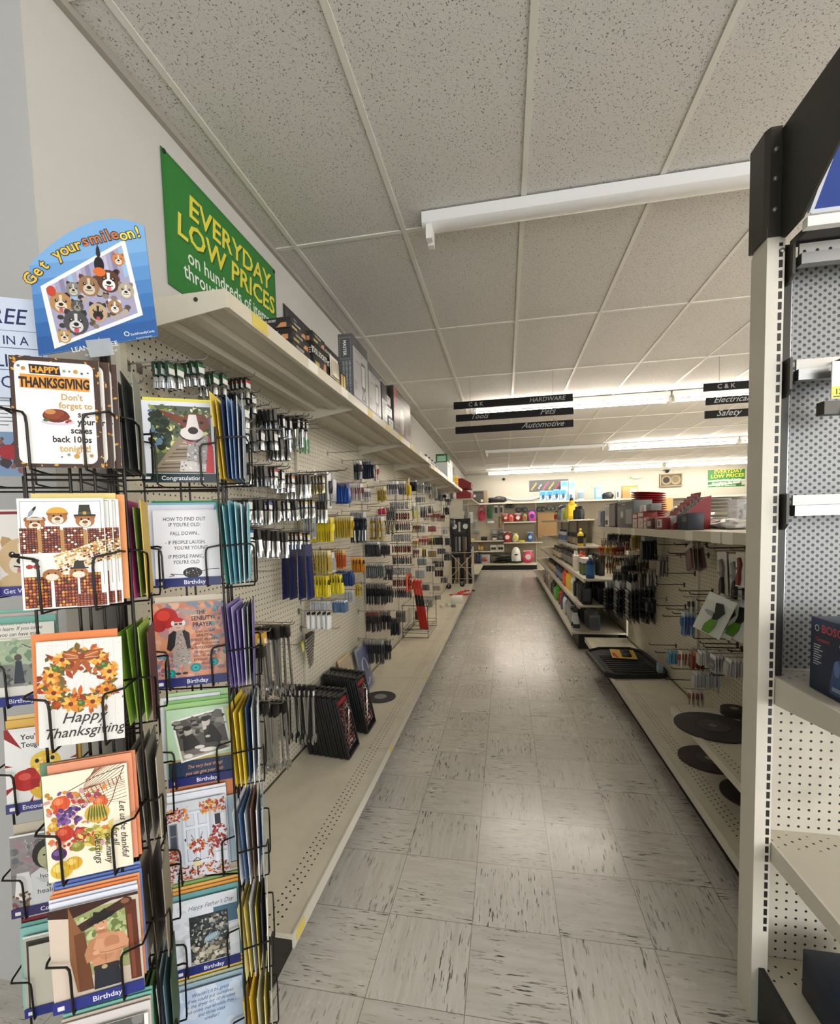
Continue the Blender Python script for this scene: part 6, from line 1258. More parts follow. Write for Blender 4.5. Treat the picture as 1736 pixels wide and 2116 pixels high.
for k, (x, y, z, sx, sy, sz, c, lab) in enumerate(((-.12, .5, 0, .16, .17, .05, '#1a1816', 'lowest flat black box at the near end of the pile'), (-.12, .505, .0505, .15, .16, .045, '#171513', 'second flat black box at the near end of the pile'), (-.125, .5, .096, .15, .15, .042, '#1f1d1a', 'top flat black box at the near end of the pile'),
        (-.11, .69, 0, .14, .15, .12, '#151412', 'black box with tan corner in the middle of the pile'), (-.11, .69, .1205, .13, .14, .045, '#1c1a18', 'flat black box on top of the middle black box'), (-.1, .85, 0, .12, .15, .11, '#1b1917', 'black box with a pale label at the far end of the pile'), (-.12, .85, .1105, .11, .13, .06, '#23201c', 'small black box on the far end of the pile'), (-.09, .985, 0, .09, .1, .1, '#2a2723', 'black and yellow box against the tall grey work light box'))):
    carton((x, y, ZT+.0005+z), (sx, sy, sz), c, lab+', left top shelf', art=[('x+', pr_blk), ('y-', pr_blk)] if k != 7 else [('x+', lambda a, w, h: (a.rect(w*.2, h*.05, w*.45, h*.9, '#e2b94a'), a.rect(w*.55, h*.05, w*.8, h*.9, '#e2c96a')))])
spawn(KP('#e9e2d0', '#c9bfa8', .1, .1, 'box', .01), (-.028, .83, ZT+.125), (0, 0, 0), 'pale card propped on the pile of small black boxes')
for k, y in enumerate((3.8, 4.0, 4.22, 4.45)):
    t = thing('bottle', ('nearest', 'second', 'third', 'farthest')[k]+' of the grey bottles on the left top shelf', 'bottle', (-.12, y, 2.076+.001), group='grey bottles on the left top shelf'); MB().lathe([(.04, 0), (.045, .01), (.045, .09), (.02, .12)], mat(('#a9adb0', '#8d9194')[k % 2], .3), 14).build('body', t); MB().lathe([(.021, .12), (.021, .14)], M_HANG, 10).build('cap', t)
carton((-.11, 5.2, 2.0705), (.16, .3, .34), '#2f5a3c', 'green and white carton at the far end of the left top shelf', art=[('x+', lambda a, w, h: (a.rect(.0, .0, w, h*.7, '#dfe2de'), a.text('WATER HOSE', w*.5, h*.5, h*.1, '#4a4c4e', .01))), ('y-', lambda a, w, h: (a.rect(0, 0, w, h*.66, '#c8ccca'), a.rect(.02, h*.7, w-.02, h*.92, '#9cc4a8')))])
carton((-.1, 5.55, 2.0705), (.14, .3, .3), '#e6e6e2', 'white carton beyond the green and white one')
carton((-.1, 5.9, 2.0605), (.12, .12, .26), '#1c1c1c', 'narrow black carton beyond the white one')
t = thing('cord_coil', 'yellow coil of cord on the far end of the left top shelf', 'cord', (-.1, 6.55, 2.0605))
for k in range(5): MB().tube([(.05*math.cos(a), .14*math.sin(a), .03+.034*k) for a in [i*.5 for i in range(14)]], .018, mat(('#e8b92a', '#d99a1e')[k % 2], .5), 6).build('cord_turn', t)

# ================================================================== RIGHT NEAR GONDOLA
RW = RX-.0062
def hangr(row, px, py, key, n, desc, dx=.02, xm=1.87, roll=0.0, jit=.12, hm=M_HOOK): hang(row, px, py, key, n, desc, dx, xm, RW, -1, jit, True, roll, hm)
r = 'top row under the right shelf'
hangr(r, 1270, 1098, KP('#2a2b2c', '#1a1b1c', .07, .1, 'bits', .013, '#c8c4b8'), 7, 'dark hanging card'); hangr(r, 1291, 1100, KP('#3a3632', '#5a4a3a', .07, .1, 'box', .013, '#d8d0bc'), 6, 'brown hanging card'); hangr(r, 1317, 1103, KP('#c9a83a', '#8a7a3a', .08, .13, 'box', .014), 5, 'amber bag pack', .022); hangr(r, 1338, 1106, KP('#26282c', '#17181b', .1, .2, 'box', .016, '#b9bcc4'), 4, 'tall dark pack', .028)
r = 'orange driver row'
for k, px in enumerate((1247, 1262, 1277)): hangr(r, px, 1125, KP(('#d8843a', '#c9a03a', '#b8442c')[k], ('#c4502a', '#d8b02c', '#8a3a24')[k], .05, .12, 'tool', .012, '#d9c8a4'), 7, ('orange driver card', 'yellow driver card', 'red driver card')[k], .018)
r = 'dense row below the top'
for k, (px, py, n) in enumerate(((1252, 1112, 6), (1268, 1113, 7), (1287, 1115, 6), (1302, 1117, 5))): hangr(r, px, py, KP(('#4a4640', '#2c2a28', '#5a5248', '#3a3836')[k], ('#b8a47a', '#8a8478', '#2a2826', '#a8542c')[k], .05, .09, 'bits', .012, ('#c8bca0', '#a8a090', '#d0c4a4', '#8a7a60')[k]), n, ('tan bit card', 'charcoal bit card', 'taupe bit card', 'rust bit card')[k], .02)
r = 'second dense row'
for k, (px, py, n) in enumerate(((1248, 1143, 6), (1264, 1144, 6), (1283, 1146, 7), (1302, 1148, 5), (1320, 1140, 4))): hangr(r, px, py, KP(('#8a7a5c', '#3c3a38', '#b09468', '#2a2a2a', '#6a6050')[k], ('#3a342c', '#c8b890', '#4a3a2c', '#8d8880', '#1f1e1d')[k], .05, .11, 'tool', .012, ('#d8ccac', '#8a8274', '#cfc0a0', '#5a5650', '#b8aa8c')[k]), n, ('khaki driver card', 'charcoal driver card', 'sand driver card', 'black driver card', 'olive driver card')[k], .02)
r = 'third dense row'
for k, (px, py, n) in enumerate(((1282, 1176, 7), (1312, 1180, 6), (1330, 1184, 4))): hangr(r, px, py, KP(('#2a2a2b', '#3a3632', '#4a4440')[k], ('#6a665e', '#1c1b1a', '#8a8070')[k], .06, .12, 'pliers', .013, ('#8d887c', '#a89c84', '#6a645a')[k]), n, ('black snip card', 'umber snip card', 'drab snip card')[k], .021)
r = 'middle row of the right board'
hangr(r, 1263, 1155, KP('#d6c8a8', '#8a5a34', .08, .16, 'tool', .014), 4, 'tan tool card', .024); hangr(r, 1303, 1158, KP('#3a3c3c', '#222324', .07, .2, 'tool', .014, '#8d8a80'), 8, 'dark long tool card', .019); hangr(r, 1328, 1150, KP('#6a5a4a', '#2c2622', .06, .2, 'tool', .014), 4, 'brown long tool card', .022); hangr(r, 1369, 1148, KP('#5a5550', '#8d8578', .07, .15, 'box', .014), 3, 'taupe hanging pack', .024); hangr(r, 1346, 1176, KP('#4a4440', '#b8b0a0', .05, .13, 'pliers', .014), 3, 'dark pliers card', .024)
r = 'row of clear tool bags'
for k, (px, py, n) in enumerate(((1268, 1200, 6), (1294, 1199, 6), (1319, 1201, 6))): hangr(r, px, py, KP(('#4a4a48', '#3c3d3e', '#55534e')[k], '#26272a', .15, .36, 'bag', .03, '#b9bcbc', '#6a6c6e'), n, ('dark clear bagged tool', 'black bagged tool', 'smoky bagged tool')[k], .036)
r = 'lower row of the right board'
hangr(r, 1343, 1236, KP('#2a2a2b', '#141415', .1, .11, 'box', .03), 2, 'black roll pack', .036); hangr(r, 1421, 1262, KP('#7a98b8', '#41669a', .06, .16, 'tool', .013, '#c8d4dc'), 4, 'small blue tool card', .02); hangr(r, 1428, 1233, KP('#cfc9bc', '#3a3834', .05, .1, 'tool', .012), 2, 'small white tool card', .022)
r = 'near top of the right board'
hangr(r, 1432, 1122, KP('#a8988c', '#6a4a44', .12, .17, 'box', .014, '#d8d0c4'), 3, 'tilted brown card pack', .028, roll=.25); hangr(r, 1494, 1138, KP('#dcd8cc', '#26262a', .1, .24, 'knife', .02, '#f0ede4', '#8d8f90'), 2, 'white utility knife pack', .03); hangr(r, 1520, 1142, KP('#c8c8c2', '#2c2e34', .1, .24, 'knife', .02, '#e4e2da', '#8d8f90'), 2, 'grey utility knife pack', .03); hangr(r, 1541, 1138, KP('#efece2', '#7a2a26', .09, .17, 'knife', .016, '#f4f1e8'), 3, 'white and red pack', .03)
r = 'green cutter row'
G = lambda b: KP('#dfe0d2', b, .13, .21, 'knife', .022, '#eceee4', '#33372f')
for k, (px, py, xm) in enumerate(((1494, 1232, 1.79), (1516, 1236, 1.86), (1542, 1240, 1.9))):
    p = at(px, py, 0, xm); spawn(mk_hook(.2), (RW, p.y, p.z), (0, 0, PI), 'peg hook for the %s green folding saw pack' % ORD[k], 'hooks of the green saws')
    for q in range((1, 1, 2)[k]): spawn(G(('#5d9a1e', '#4f8a1c', '#56901e')[k]), (xm+.045*q, p.y+.03*q, p.z-.003), (-.38+.06*q, 0, PI+.85-.1*k), ('big green folding saw pack, swung toward the aisle', 'green folding saw pack behind the big swung one, %s on its hook' % ORD[q], 'green folding saw pack nearest the end display, %s on its hook' % ORD[q])[k], 'green folding saw packs')
r = 'bottom rows near the discs'
hangr(r, 1393, 1342, KP('#8ab0c0', '#5f98b0', .06, .1, 'box', .012), 4, 'pale blue blade pack', .022); hangr(r, 1418, 1342, KP('#e2dccf', '#a8452c', .06, .11, 'tool', .012), 5, 'white and red card', .02); hangr(r, 1440, 1345, KP('#a8542c', '#7a3420', .06, .11, 'box', .013), 3, 'rust brown card', .024); hangr(r, 1462, 1342, KP('#d8d6d0', '#bab8b2', .06, .09, 'box', .013, '#efeee8'), 6, 'clear hardware bag', .018); hangr(r, 1490, 1350, KP('#d4d2cc', '#8d8a86', .06, .1, 'bits', .013, '#efeee8'), 6, 'clear screw bag', .018); hangr(r, 1520, 1358, KP('#cfcdc8', '#a8a6a2', .06, .1, 'box', .013, '#e9e8e2'), 5, 'clear washer bag', .018); hangr(r, 1457, 1385, KP('#d2d0cb', '#b4b2ac', .07, .1, 'box', .013), 7, 'clear bulk bag', .02); hangr(r, 1437, 1424, KP('#d8d4ca', '#9a5a4a', .06, .1, 'tool', .012), 4, 'white and rust card', .022)
for k, (px, py) in enumerate(((1357, 1122), (1392, 1122), (1380, 1140), (1395, 1143), (1459, 1128), (1402, 1217), (1423, 1224), (1438, 1237), (1512, 1213), (1372, 1181), (1354, 1204), (1356, 1248), (1376, 1255), (1388, 1264), (1368, 1270), (1340, 1329), (1353, 1345), (1430, 1315), (1445, 1325), (1452, 1333), (1386, 1378), (1448, 1377), (1468, 1390), (1502, 1340), (1372, 1400))):
    bare(px, py, 1.8, 'bare hook on the right pegboard, %s of its %s' % (NTH[k % 5], ('upper near cluster', 'cluster above the green saws', 'cluster past the seam', 'cluster over the floor mat', 'lowest cluster')[k//5]), wall=RW, s=-1, hm=M_HOOKB)
p = at(1380, 1405, 2, .202); carton((1.93, p.y+.1, .2005), (.03, .07, .1), '#86a8b4', 'small pale blue box standing on the right base deck', art=[('x-', lambda a, w, h: a.rect(w*.1, h*.3, w*.9, h*.8, '#b8ccd0'))])
# floor mat with a carded pair of goggles on it
t = thing('floor_mat', 'thick black car floor mat lying across the right base deck', 'floor mat', (1.735, 2.84, .2005), .06)
MR = mat('#1d1e1f', .55); b = MB(); b.prism([(-.25, -.34), (-.2, -.39), (.2, -.37), (.25, -.25), (.25, .3), (.18, .4), (-.12, .4), (-.25, .3)], 2, 0, .022, MR); b.build('mat_base', t)
b = MB(); rim = [(-.24, -.33), (-.19, -.38), (.19, -.36), (.24, -.24), (.24, .29), (.17, .39), (-.11, .39), (-.24, .29), (-.24, -.33)]; b.tube([(x, y, .028) for x, y in rim], .014, MR, 6); b.build('raised_rim', t)
b = MB()
for i in range(9): b.box(-.17, .17, -.3+.055*i, -.275+.055*i, .0221, .03, mat('#2b2c2d', .5))
b.build('tread_ribs', t)
t = thing('carded_goggles', 'yellow card of dark lensed goggles lying on the black floor mat', 'goggles', (1.76, 2.98, .245), 1.2, rot=(.0, 0, 1.45))
MB().box(-.14, .14, -.1, .1, 0, .004, mat('#d9b04a', .5)).build('backing_card', t); a = MB(); a.prism([(-.13, .06), (-.08, .09), (.02, .09), (.02, .07), (-.12, .05)], 2, .0041, .006, mat('#c0392b', .5)); a.build('red_banner', t)
for s in (-1, 1): MB().cbox(s*.055-.045, s*.055+.045, -.06, .02, .0045, .022, M_HANG, .008).build('lens', t)
# grinding discs
def disc(x, y, z, r_, th, label, c='#2b2521', bore=.012):
    t = thing('grinding_disc', label, 'grinding disc', (x, y, z)); b = MB(); b.lathe([(bore, 0), (r_, 0), (r_, th), (r_*.98, th+.0008), (bore, th)], mat(c, .7), 40); b.build('disc_body', t)
    b = MB(); b.lathe([(bore*1.1, th+.0009), (r_*.42, th+.0009), (r_*.42, th+.0014), (bore*1.1, th+.0014)], mat('#3f3833', .5), 28); b.build('paper_label', t)
    b = MB(); b.lathe([(bore*.8, th*.2), (bore*1.5, th*.2), (bore*1.5, th+.003), (bore*.8, th+.003)], mat('#a09a90', .35, .8), 20); b.build('bore_ring', t); return t
disc(1.715, 1.1, .4305, .165, .007, 'large dark grinding disc lying on the short right shelf'); disc(1.755, 1.235, .2005, .14, .007, 'dark disc with a brown sheen on the right base deck, partly under the short shelf', '#33261d'); disc(1.815, .93, .2005, .13, .007, 'nearest dark disc on the right base deck, mostly under the short shelf')
disc(1.885, 1.27, .4305, .062, .03, 'thick small grinding wheel on the short right shelf'); disc(1.9, 1.12, .4305, .055, .028, 'second thick grinding wheel on the short right shelf, nearer the end display')
p = at(1414, 1462, 2, .43)
t = thing('bolt', 'loose bolt standing on the short right shelf by the pegboard', 'bolt', (1.93, 1.2, .4305)); MB().lathe([(.004, 0), (.004, .035), (.008, .036), (.008, .042)], M_CHROMED, 8).build('bolt_body', t)
# goods on the right top shelf
ZS = 1.3725
def pr_white(a, w, h): a.rect(w*.02, h*.02, w*.45, h*.98, '#e8e7e2'); a.rect(w*.05, h*.1, w*.3, h*.3, '#3a3a3a'); a.rect(w*.08, h*.5, w*.4, h*.9, '#c4c4c0'); a.rect(w*.5, h*.05, w*.95, h*.95, '#8a7f80')
carton((1.76, 3.22, ZS), (.12, .44, .215), '#1b1a1b', 'black and white boxed tool standing on the right top shelf, second from its far end', art=[('x-', pr_white), ('y-', lambda a, w, h: a.rect(.01, .02, w-.01, h-.02, '#6b5f63'))])
carton((1.75, 3.6, ZS), (.12, .24, .16), '#8d9098', 'grey boxed bottle at the far end of the right top shelf', art=[('x-', lambda a, w, h: (a.rect(w*.1, h*.1, w*.5, h*.95, '#c9ccd4'), a.rect(w*.6, h*.3, w*.9, h*.9, '#2c2e36')))])
t = thing('spray_can', 'dark round can behind the grey boxed bottle, right top shelf', 'can', (1.86, 3.52, ZS)); MB().lathe([(.05, 0), (.05, .2), (.03, .22)], mat('#33343a', .35), 16).build('body', t); MB().lathe([(.03, .22), (.03, .24)], M_HANG, 12).build('cap', t)
carton((1.76, 2.66, ZS), (.13, .5, .21), '#6d6e70', 'grey light bulb carton on the right top shelf', art=[('x-', lambda a, w, h: (a.rect(0, h*.82, w, h*.98, '#4a4b4c'), a.text('CLAMP LAMP', w*.4, h*.86, h*.1, '#c8c8c6', .01), a.ell(w*.3, h*.5, w*.09, h*.16, '#d8d7d2'), a.rect(w*.27, h*.15, w*.33, h*.4, '#4f5052'), a.rect(w*.55, h*.15, w*.9, h*.7, '#9a9b9a')))])
for k, (y, sy, sz, c) in enumerate(((2.3, .12, .11, '#a03a34'), (2.16, .13, .12, '#8d2f2c'), (2.03, .12, .08, '#c4423a'))): carton((1.72, y, ZS), (.09, sy, sz), c, ('first', 'second', 'third')[k]+' small red and white box past the grey bulb carton, right top shelf', art=[('x-', lambda a, w, h: (a.rect(w*.05, h*.05, w*.95, h*.6, '#cfc8c4'), a.text('10"', w*.5, h*.2, h*.3, '#b8302c', .03), a.rect(w*.05, h*.7, w*.95, h*.9, '#d8cfca')))])
for k, (y, c) in enumerate(((2.24, '#e8e6e2'), (2.09, '#8a8a88'))): carton((1.74, y, ZS+(.1105 if k == 0 else .1205)-(.0 if k else .0)), (.07, .1, .05), c, ('white', 'grey')[k]+' little box stacked on the small red and white boxes')
carton((1.7, 1.9, ZS), (.09, .12, .07), '#4a1c1a', 'dark red low box before the slanted red display carton', art=[('x-', lambda a, w, h: a.rect(w*.2, h*.3, w*.8, h*.75, '#b8aaa4'))])
carton((1.666, 1.68, ZS), (.04, .15, .072), '#7a2422', 'red low box with a printed square, before the slanted red display carton', art=[('x-', lambda a, w, h: (a.rect(w*.3, h*.2, w*.85, h*.85, '#d8ccc8'), a.rect(w*.4, h*.3, w*.6, h*.7, '#4a4442')))])
t = thing('display_carton', 'slanted dark red display carton of white blister packs, right top shelf', 'display box', (1.69, 1.57, ZS)); MRD = mat('#8c1f20', .45)
for y in (.003, .237): MB().prism([(0, 0), (.19, 0), (.195, .19), (.15, .172), (0, .035)], 1, y-.003, y+.003, MRD).build('side_panel', t, smooth=False)
MB().box(.184, .19, .007, .233, .007, .185, MRD).build('back_panel', t, smooth=False); MB().box(.0, .183, .007, .233, 0, .006, MRD).build('bottom_panel', t, smooth=False)
for k in range(7): spawn(KP('#d9d8d4', '#b8b6b0', .15, .15, 'box', .013, '#a83430'), (1.845-.019*k, 1.69, ZS+.215-.017*k), (0, -.12, PI+rnd.uniform(-.05, .05)), 'white blister pack in the slanted red carton, %s from its back' % NTH[k], 'packs in the slanted red carton')
carton((1.74, 1.475, ZS), (.08, .16, .093), '#262c38', 'dark slate box before the slanted red carton, nearest the end display', art=[('x-', lambda a, w, h: (a.rect(w*.08, h*.1, w*.4, h*.9, '#3c4658'), a.rect(w*.5, h*.5, w*.9, h*.8, '#555e6e')))])
PRD = mat('#a81f26', .35)
for k in range(15):
    b = MB(); b.lathe([(.0, 0), (.09, 0), (.15, .018), (.152, .021), (.088, .005), (0, .005)], PRD, 28); tag(b.build('red_plate', None, (2.12-.002*k, 3.45, ZS+.021*k), (0, .006*k, 0)), 'red plate in the tall stack on the right top shelf, %s from the bottom' % NTH[k], 'plate', 'red plates stacked on the right top shelf')
for sx, (x, y, n, zo) in enumerate(((2.1, 2.0, 4, 0), (2.1, 2.0, 4, .1))):
    for k in range(n):
        b = MB(); b.lathe([(0, 0), (.07, 0), (.115, .012), (.117, .015), (.069, .004), (0, .004)], mat('#e9e6df', .35), 28); tag(b.build('white_plate', None, (x, y, ZS+zo+.0225*k)), 'white plate, %s from the bottom of the %s stack, right top shelf' % (NTH[k], ('lower', 'upper')[sx]), 'plate', 'white plates stacked on the right top shelf')
t = thing('ornament_jar', 'clear jar of dried ornaments on the right top shelf behind the white bags', 'jar', (2.13, 1.76, ZS)); MB().cbox(-.06, .06, -.06, .06, 0, .17, M_CLEAR, .012).build('glass', t)
for k in range(7): MB().lathe([(.0, -.015), (.014, 0), (.0, .016)], mat(('#6b4a34', '#8a2c28', '#57472f')[k % 3], .6), 8, (rnd.uniform(-.03, .03), rnd.uniform(-.03, .03), .03+.017*k)).build('ornament', t)
MB().lathe([(.055, .171), (.058, .185), (.02, .19)], mat('#c8c4ba', .4), 16).build('lid', t)
t = thing('ornament_stand', 'white cross armed display stand at the end of the right top shelf', 'stand', (2.12, 1.55, ZS)); MB().box(-.012, .012, -.012, .012, 0, .38, MW).build('post', t); MB().box(-.012, .012, -.12, .12, .2, .215, MW).build('arm', t); MB().box(-.1, .1, -.012, .012, .24, .255, MW).build('arm', t); MB().box(-.07, .07, -.07, .07, 0, .01, MW).build('foot_plate', t)
def crumple(name, loc, size, col, label, cat, seed, rotz=0, rough=.35, group=None, parent=None, sub=3, amp=.18, alpha=1.0):
    """a soft crumpled bag or cloth"""
    q = random.Random(seed); bm = bmesh.new(); bmesh.ops.create_icosphere(bm, subdivisions=sub, radius=1)
    ph = [(Vector((q.uniform(-1, 1), q.uniform(-1, 1), q.uniform(-1, 1))).normalized()*q.uniform(2, 7), q.uniform(0, 6)) for _ in range(9)]
    for v in bm.verts:
        k = 1+amp*sum(math.sin(f.dot(v.co)+p) for f, p in ph)/3
        c = v.co*k; c.z = max(c.z, -.75); v.co = Vector((c.x*size[0]/2, c.y*size[1]/2, (c.z+.75)*size[2]/1.75))
    me = bpy.data.meshes.new(name); bm.to_mesh(me); bm.free(); me.materials.append(mat(col, rough, alpha=alpha)); me.shade_smooth()
    o = link(name, me, parent, loc, (0, 0, rotz)); return tag(o, label, cat, group) if label else o
for k, (y, s) in enumerate(((1.73, .14), (1.58, .18), (1.42, .15))): crumple('plastic_bag', (1.96, y, ZS), (.15, s, .055), '#e6e4e0', ('farthest', 'middle', 'nearest')[k]+' crumpled white plastic bag on the right top shelf', 'bag', 20+k, rough=.25, amp=.3)
for k, (y, s, c) in enumerate(((2.62, .24, '#e4e3df'), (2.92, .2, '#d4d2cc'))): crumple('plastic_bag', (2.2, y, ZS), (.2, s, .16), c, ('white crumpled bag behind the small red boxes', 'dull crumpled bag behind the grey bulb carton')[k]+', right top shelf', 'bag', 30+k, amp=.3)

p = at(1731, 2030, 1, -.05); carton((p.x+.1, .0, .1405), (.2, .16, .13), '#1d2638', 'dark blue box on the base deck of the end display, at the photo edge')
# ================================================================== FAR RIGHT GONDOLA: BOTTLES AND CANS
def mk_bottle(body, cap, lab, r_, h, shape='round', lab2=None):
    k = ('bottle', body, cap, lab, r_, h, shape, lab2)
    if k in PROTO: return k
    b, c, l = MB(), MB(), MB(); mb_ = mat(body, .3)
    if shape == 'round':
        b.lathe([(r_*.9, 0), (r_, .006), (r_, h*.66), (r_*.75, h*.76), (r_*.38, h*.82), (r_*.36, h*.86)], mb_, 16); c.lathe([(r_*.42, h*.861), (r_*.42, h*.98), (r_*.3, h)], mat(cap, .4), 12); l.lathe([(r_*1.004, h*.16), (r_*1.008, h*.165), (r_*1.008, h*.58), (r_*1.004, h*.585)], mat(lab, .4), 16); parts = [('body', b), ('cap', c), ('label_wrap', l)]
    elif shape == 'tub':
        b.lathe([(r_*.94, 0), (r_, .006), (r_, h*.72)], mb_, 18); c.lathe([(r_*1.06, h*.721), (r_*1.06, h*.98), (r_*.98, h)], mat(cap, .4), 18); l.lathe([(r_*1.004, h*.1), (r_*1.01, h*.11), (r_*1.01, h*.62), (r_*1.004, h*.63)], mat(lab, .4), 18); parts = [('body', b), ('lid', c), ('label_wrap', l)]
    elif shape == 'tube':
        b.lathe([(r_, 0), (r_, h*.75), (r_*.5, h*.8), (r_*.2, h)], mb_, 12); c.lathe([(r_*1.02, h*.5), (r_*1.03, h*.51), (r_*1.03, h*.74), (r_*1.02, h*.745)], mat(lab, .4), 12); parts = [('body', b), ('label_wrap', c)]
    elif shape == 'jug':
        b.cbox(-r_, r_, -r_*.62, r_*.62, 0, h*.72, mb_, r_*.25); b.lathe([(r_*.8, h*.7), (r_*.3, h*.88)], mb_, 12); c.lathe([(r_*.34, h*.881), (r_*.34, h*.98), (r_*.28, h)], mat(cap, .4), 12); l.box(-r_-.001, -r_, -r_*.45, r_*.45, h*.15, h*.6, mat(lab, .4)); l.box(-r_*.7, r_*.7, -r_*.62-.001, -r_*.62, h*.15, h*.6, mat(lab, .4))
        g = MB(); g.tube([(0, r_*.3, h*.9), (0, r_*.62, h*.92), (0, r_*.72, h*.8), (0, r_*.5, h*.7)], r_*.1, mb_, 6); parts = [('body', b), ('cap', c), ('label_wrap', l), ('handle', g)]
    elif shape == 'spray':
        b.lathe([(r_*.95, 0), (r_, .01), (r_*.9, h*.3), (r_*.55, h*.6), (r_*.35, h*.76), (r_*.33, h*.8)], mb_, 14); c.prism([(-.03, h*.805), (.014, h*.805), (.02, h*.95), (.004, h), (-.03, h*.96), (-.045, h*.9)], 1, -.012, .012, mat(cap, .4)); l.lathe([(r_*1.0, h*.12), (r_*.99, h*.13), (r_*.93, h*.29), (r_*.93, h*.3)], mat(lab, .4), 14); parts = [('body', b), ('trigger', c), ('label_wrap', l)]
    proto(k, {'round': 'bottle', 'tub': 'tub', 'tube': 'cartridge', 'jug': 'jug', 'spray': 'spray_bottle'}[shape], {'round': 'bottle', 'tub': 'tub', 'tube': 'cartridge', 'jug': 'jug', 'spray': 'spray bottle'}[shape], parts); return k
def stand(key, x, y, z, label, group=None, rz=0): spawn(key, (x, y, z), (0, 0, rz), label, group)
def line(key, x, y0, dy, n, z, desc, where, jx=.01):
    for i in range(n): stand(key, x+rnd.uniform(-jx, jx), y0+dy*i, z, '%s, %s from the near end, %s' % (desc, NTH[i], where.replace('of the bottle gondola', 'of bottle gondola')), '%s, %s' % (desc, where), rnd.uniform(-.3, .3))
Z1, Z2, Z3 = ZB+.0005, .5005, .7905
W1_, W2_, W3_, W4_, W5_ = 'far right base deck', 'second shelf of the bottle gondola', 'third shelf of the bottle gondola', 'fourth shelf of the bottle gondola', 'top of the bottle gondola'
# third shelf
stand(mk_bottle('#1c4a80', '#e8e8e4', '#2f6fae', .048, .26), 1.68, 4.1, Z3, 'big blue bottle with a white cap at the near end of the bottle gondola')
line(mk_bottle('#24486e', '#e9e7e0', '#5f7a3c', .062, .2, 'tub'), 1.7, 4.42, .135, 2, Z3, 'white lidded blue tub', W3_)
line(mk_bottle('#2a2624', '#1b1917', '#3a3430', .036, .24), 1.84, 4.35, .085, 6, Z3, 'dark slim bottle', W3_)
line(mk_bottle('#e8e4dc', '#c8502a', '#efeae0', .028, .26, 'tube'), 1.66, 4.86, .066, 4, Z3, 'white cartridge with an orange band', W3_)
line(mk_bottle('#c8582c', '#e8e4dc', '#d87a3a', .028, .255, 'tube'), 1.74, 4.84, .068, 5, Z3, 'orange cartridge', W3_)
line(mk_bottle('#3a3836', '#17161a', '#8a847a', .036, .22), 1.7, 5.3, .1, 14, Z3, 'dark grey bottle', W3_)
line(mk_bottle('#6a5a48', '#2a2620', '#c8b894', .04, .2), 1.68, 6.8, .12, 9, Z3, 'brown labelled can', W3_)
# second shelf
line(mk_bottle('#191a1c', '#0f0f10', '#2c2e34', .055, .26, 'jug'), 1.64, 4.06, .15, 5, Z2, 'black oil jug', W2_)
line(mk_bottle('#15161a', '#0f0f10', '#1d2026', .06, .25, 'jug'), 1.82, 4.06, .15, 5, Z2, 'black back row jug', W2_)
line(mk_bottle('#ecebe6', '#e2e0da', '#d8d8d4', .042, .24), 1.62, 4.85, .1, 2, Z2, 'white round bottle', W2_)
line(mk_bottle('#f0c81e', '#e8b81a', '#f4d94a', .045, .25), 1.62, 5.08, .105, 4, Z2, 'yellow round bottle', W2_)
line(mk_bottle('#e2542a', '#c8401e', '#e8743a', .045, .24), 1.62, 5.55, .11, 3, Z2, 'orange round bottle', W2_)
line(mk_bottle('#2a3a5a', '#17161a', '#8aa0b8', .045, .22), 1.64, 6.0, .12, 9, Z2, 'navy bottle', W2_)
line(mk_bottle('#8a3a2c', '#2a2624', '#d8c8b0', .05, .2, 'tub'), 1.66, 7.3, .14, 8, Z2, 'rust coloured tub', W2_)
# base deck
line(mk_bottle('#c8cacc', '#17181b', '#1e2024', .04, .255, 'spray'), 1.52, 4.06, .1, 3, Z1, 'silver and black spray bottle', W1_)
line(mk_bottle('#8d8f91', '#2a2b2d', '#a8aaac', .036, .255), 1.55, 4.42, .085, 7, Z1, 'grey slim bottle', W1_)
line(mk_bottle('#6a6c70', '#2a2b2d', '#55575c', .06, .25, 'jug'), 1.72, 4.1, .15, 6, Z1, 'grey jug in the back row', W1_)
line(mk_bottle('#e8e7e2', '#2a3a5a', '#d8d8d4', .045, .255), 1.55, 5.05, .11, 2, Z1, 'white tall bottle', W1_)
line(mk_bottle('#24406e', '#17161a', '#3a5a90', .06, .25, 'jug'), 1.57, 5.32, .15, 2, Z1, 'blue jug', W1_)
line(mk_bottle('#d8452c', '#e8e0d8', '#e2664a', .07, .255, 'jug'), 1.58, 5.72, .18, 1, Z1, 'orange red jug', W1_)
line(mk_bottle('#4fae2c', '#3a8a22', '#7ac45a', .065, .255, 'jug'), 1.57, 6.1, .2, 2, Z1, 'bright green jug', W1_)
line(mk_bottle('#2c2e30', '#17161a', '#4a4c50', .06, .25, 'jug'), 1.58, 6.6, .18, 3, Z1, 'black jug', W1_)
for k, (y, c) in enumerate(((7.4, '#b8aa98'), (7.85, '#8a8278'), (8.3, '#6a625a'))): carton((1.62, y, Z1), (.2, .36, .25), c, ('first', 'second', 'third')[k]+' cardboard carton past the black jugs, '+W1_, art=[('x-', lambda a, w, h: (a.rect(w*.2, h*.2, w*.6, h*.6, '#c87a5a'), a.rect(w*.1, h*.7, w*.9, h*.85, '#e4e0d8')))])
crumple('black_bag', (1.66, 8.9, Z1), (.24, .5, .19), '#1f1f20', 'crumpled black bag past the cartons on the far right base deck', 'bag', 51)
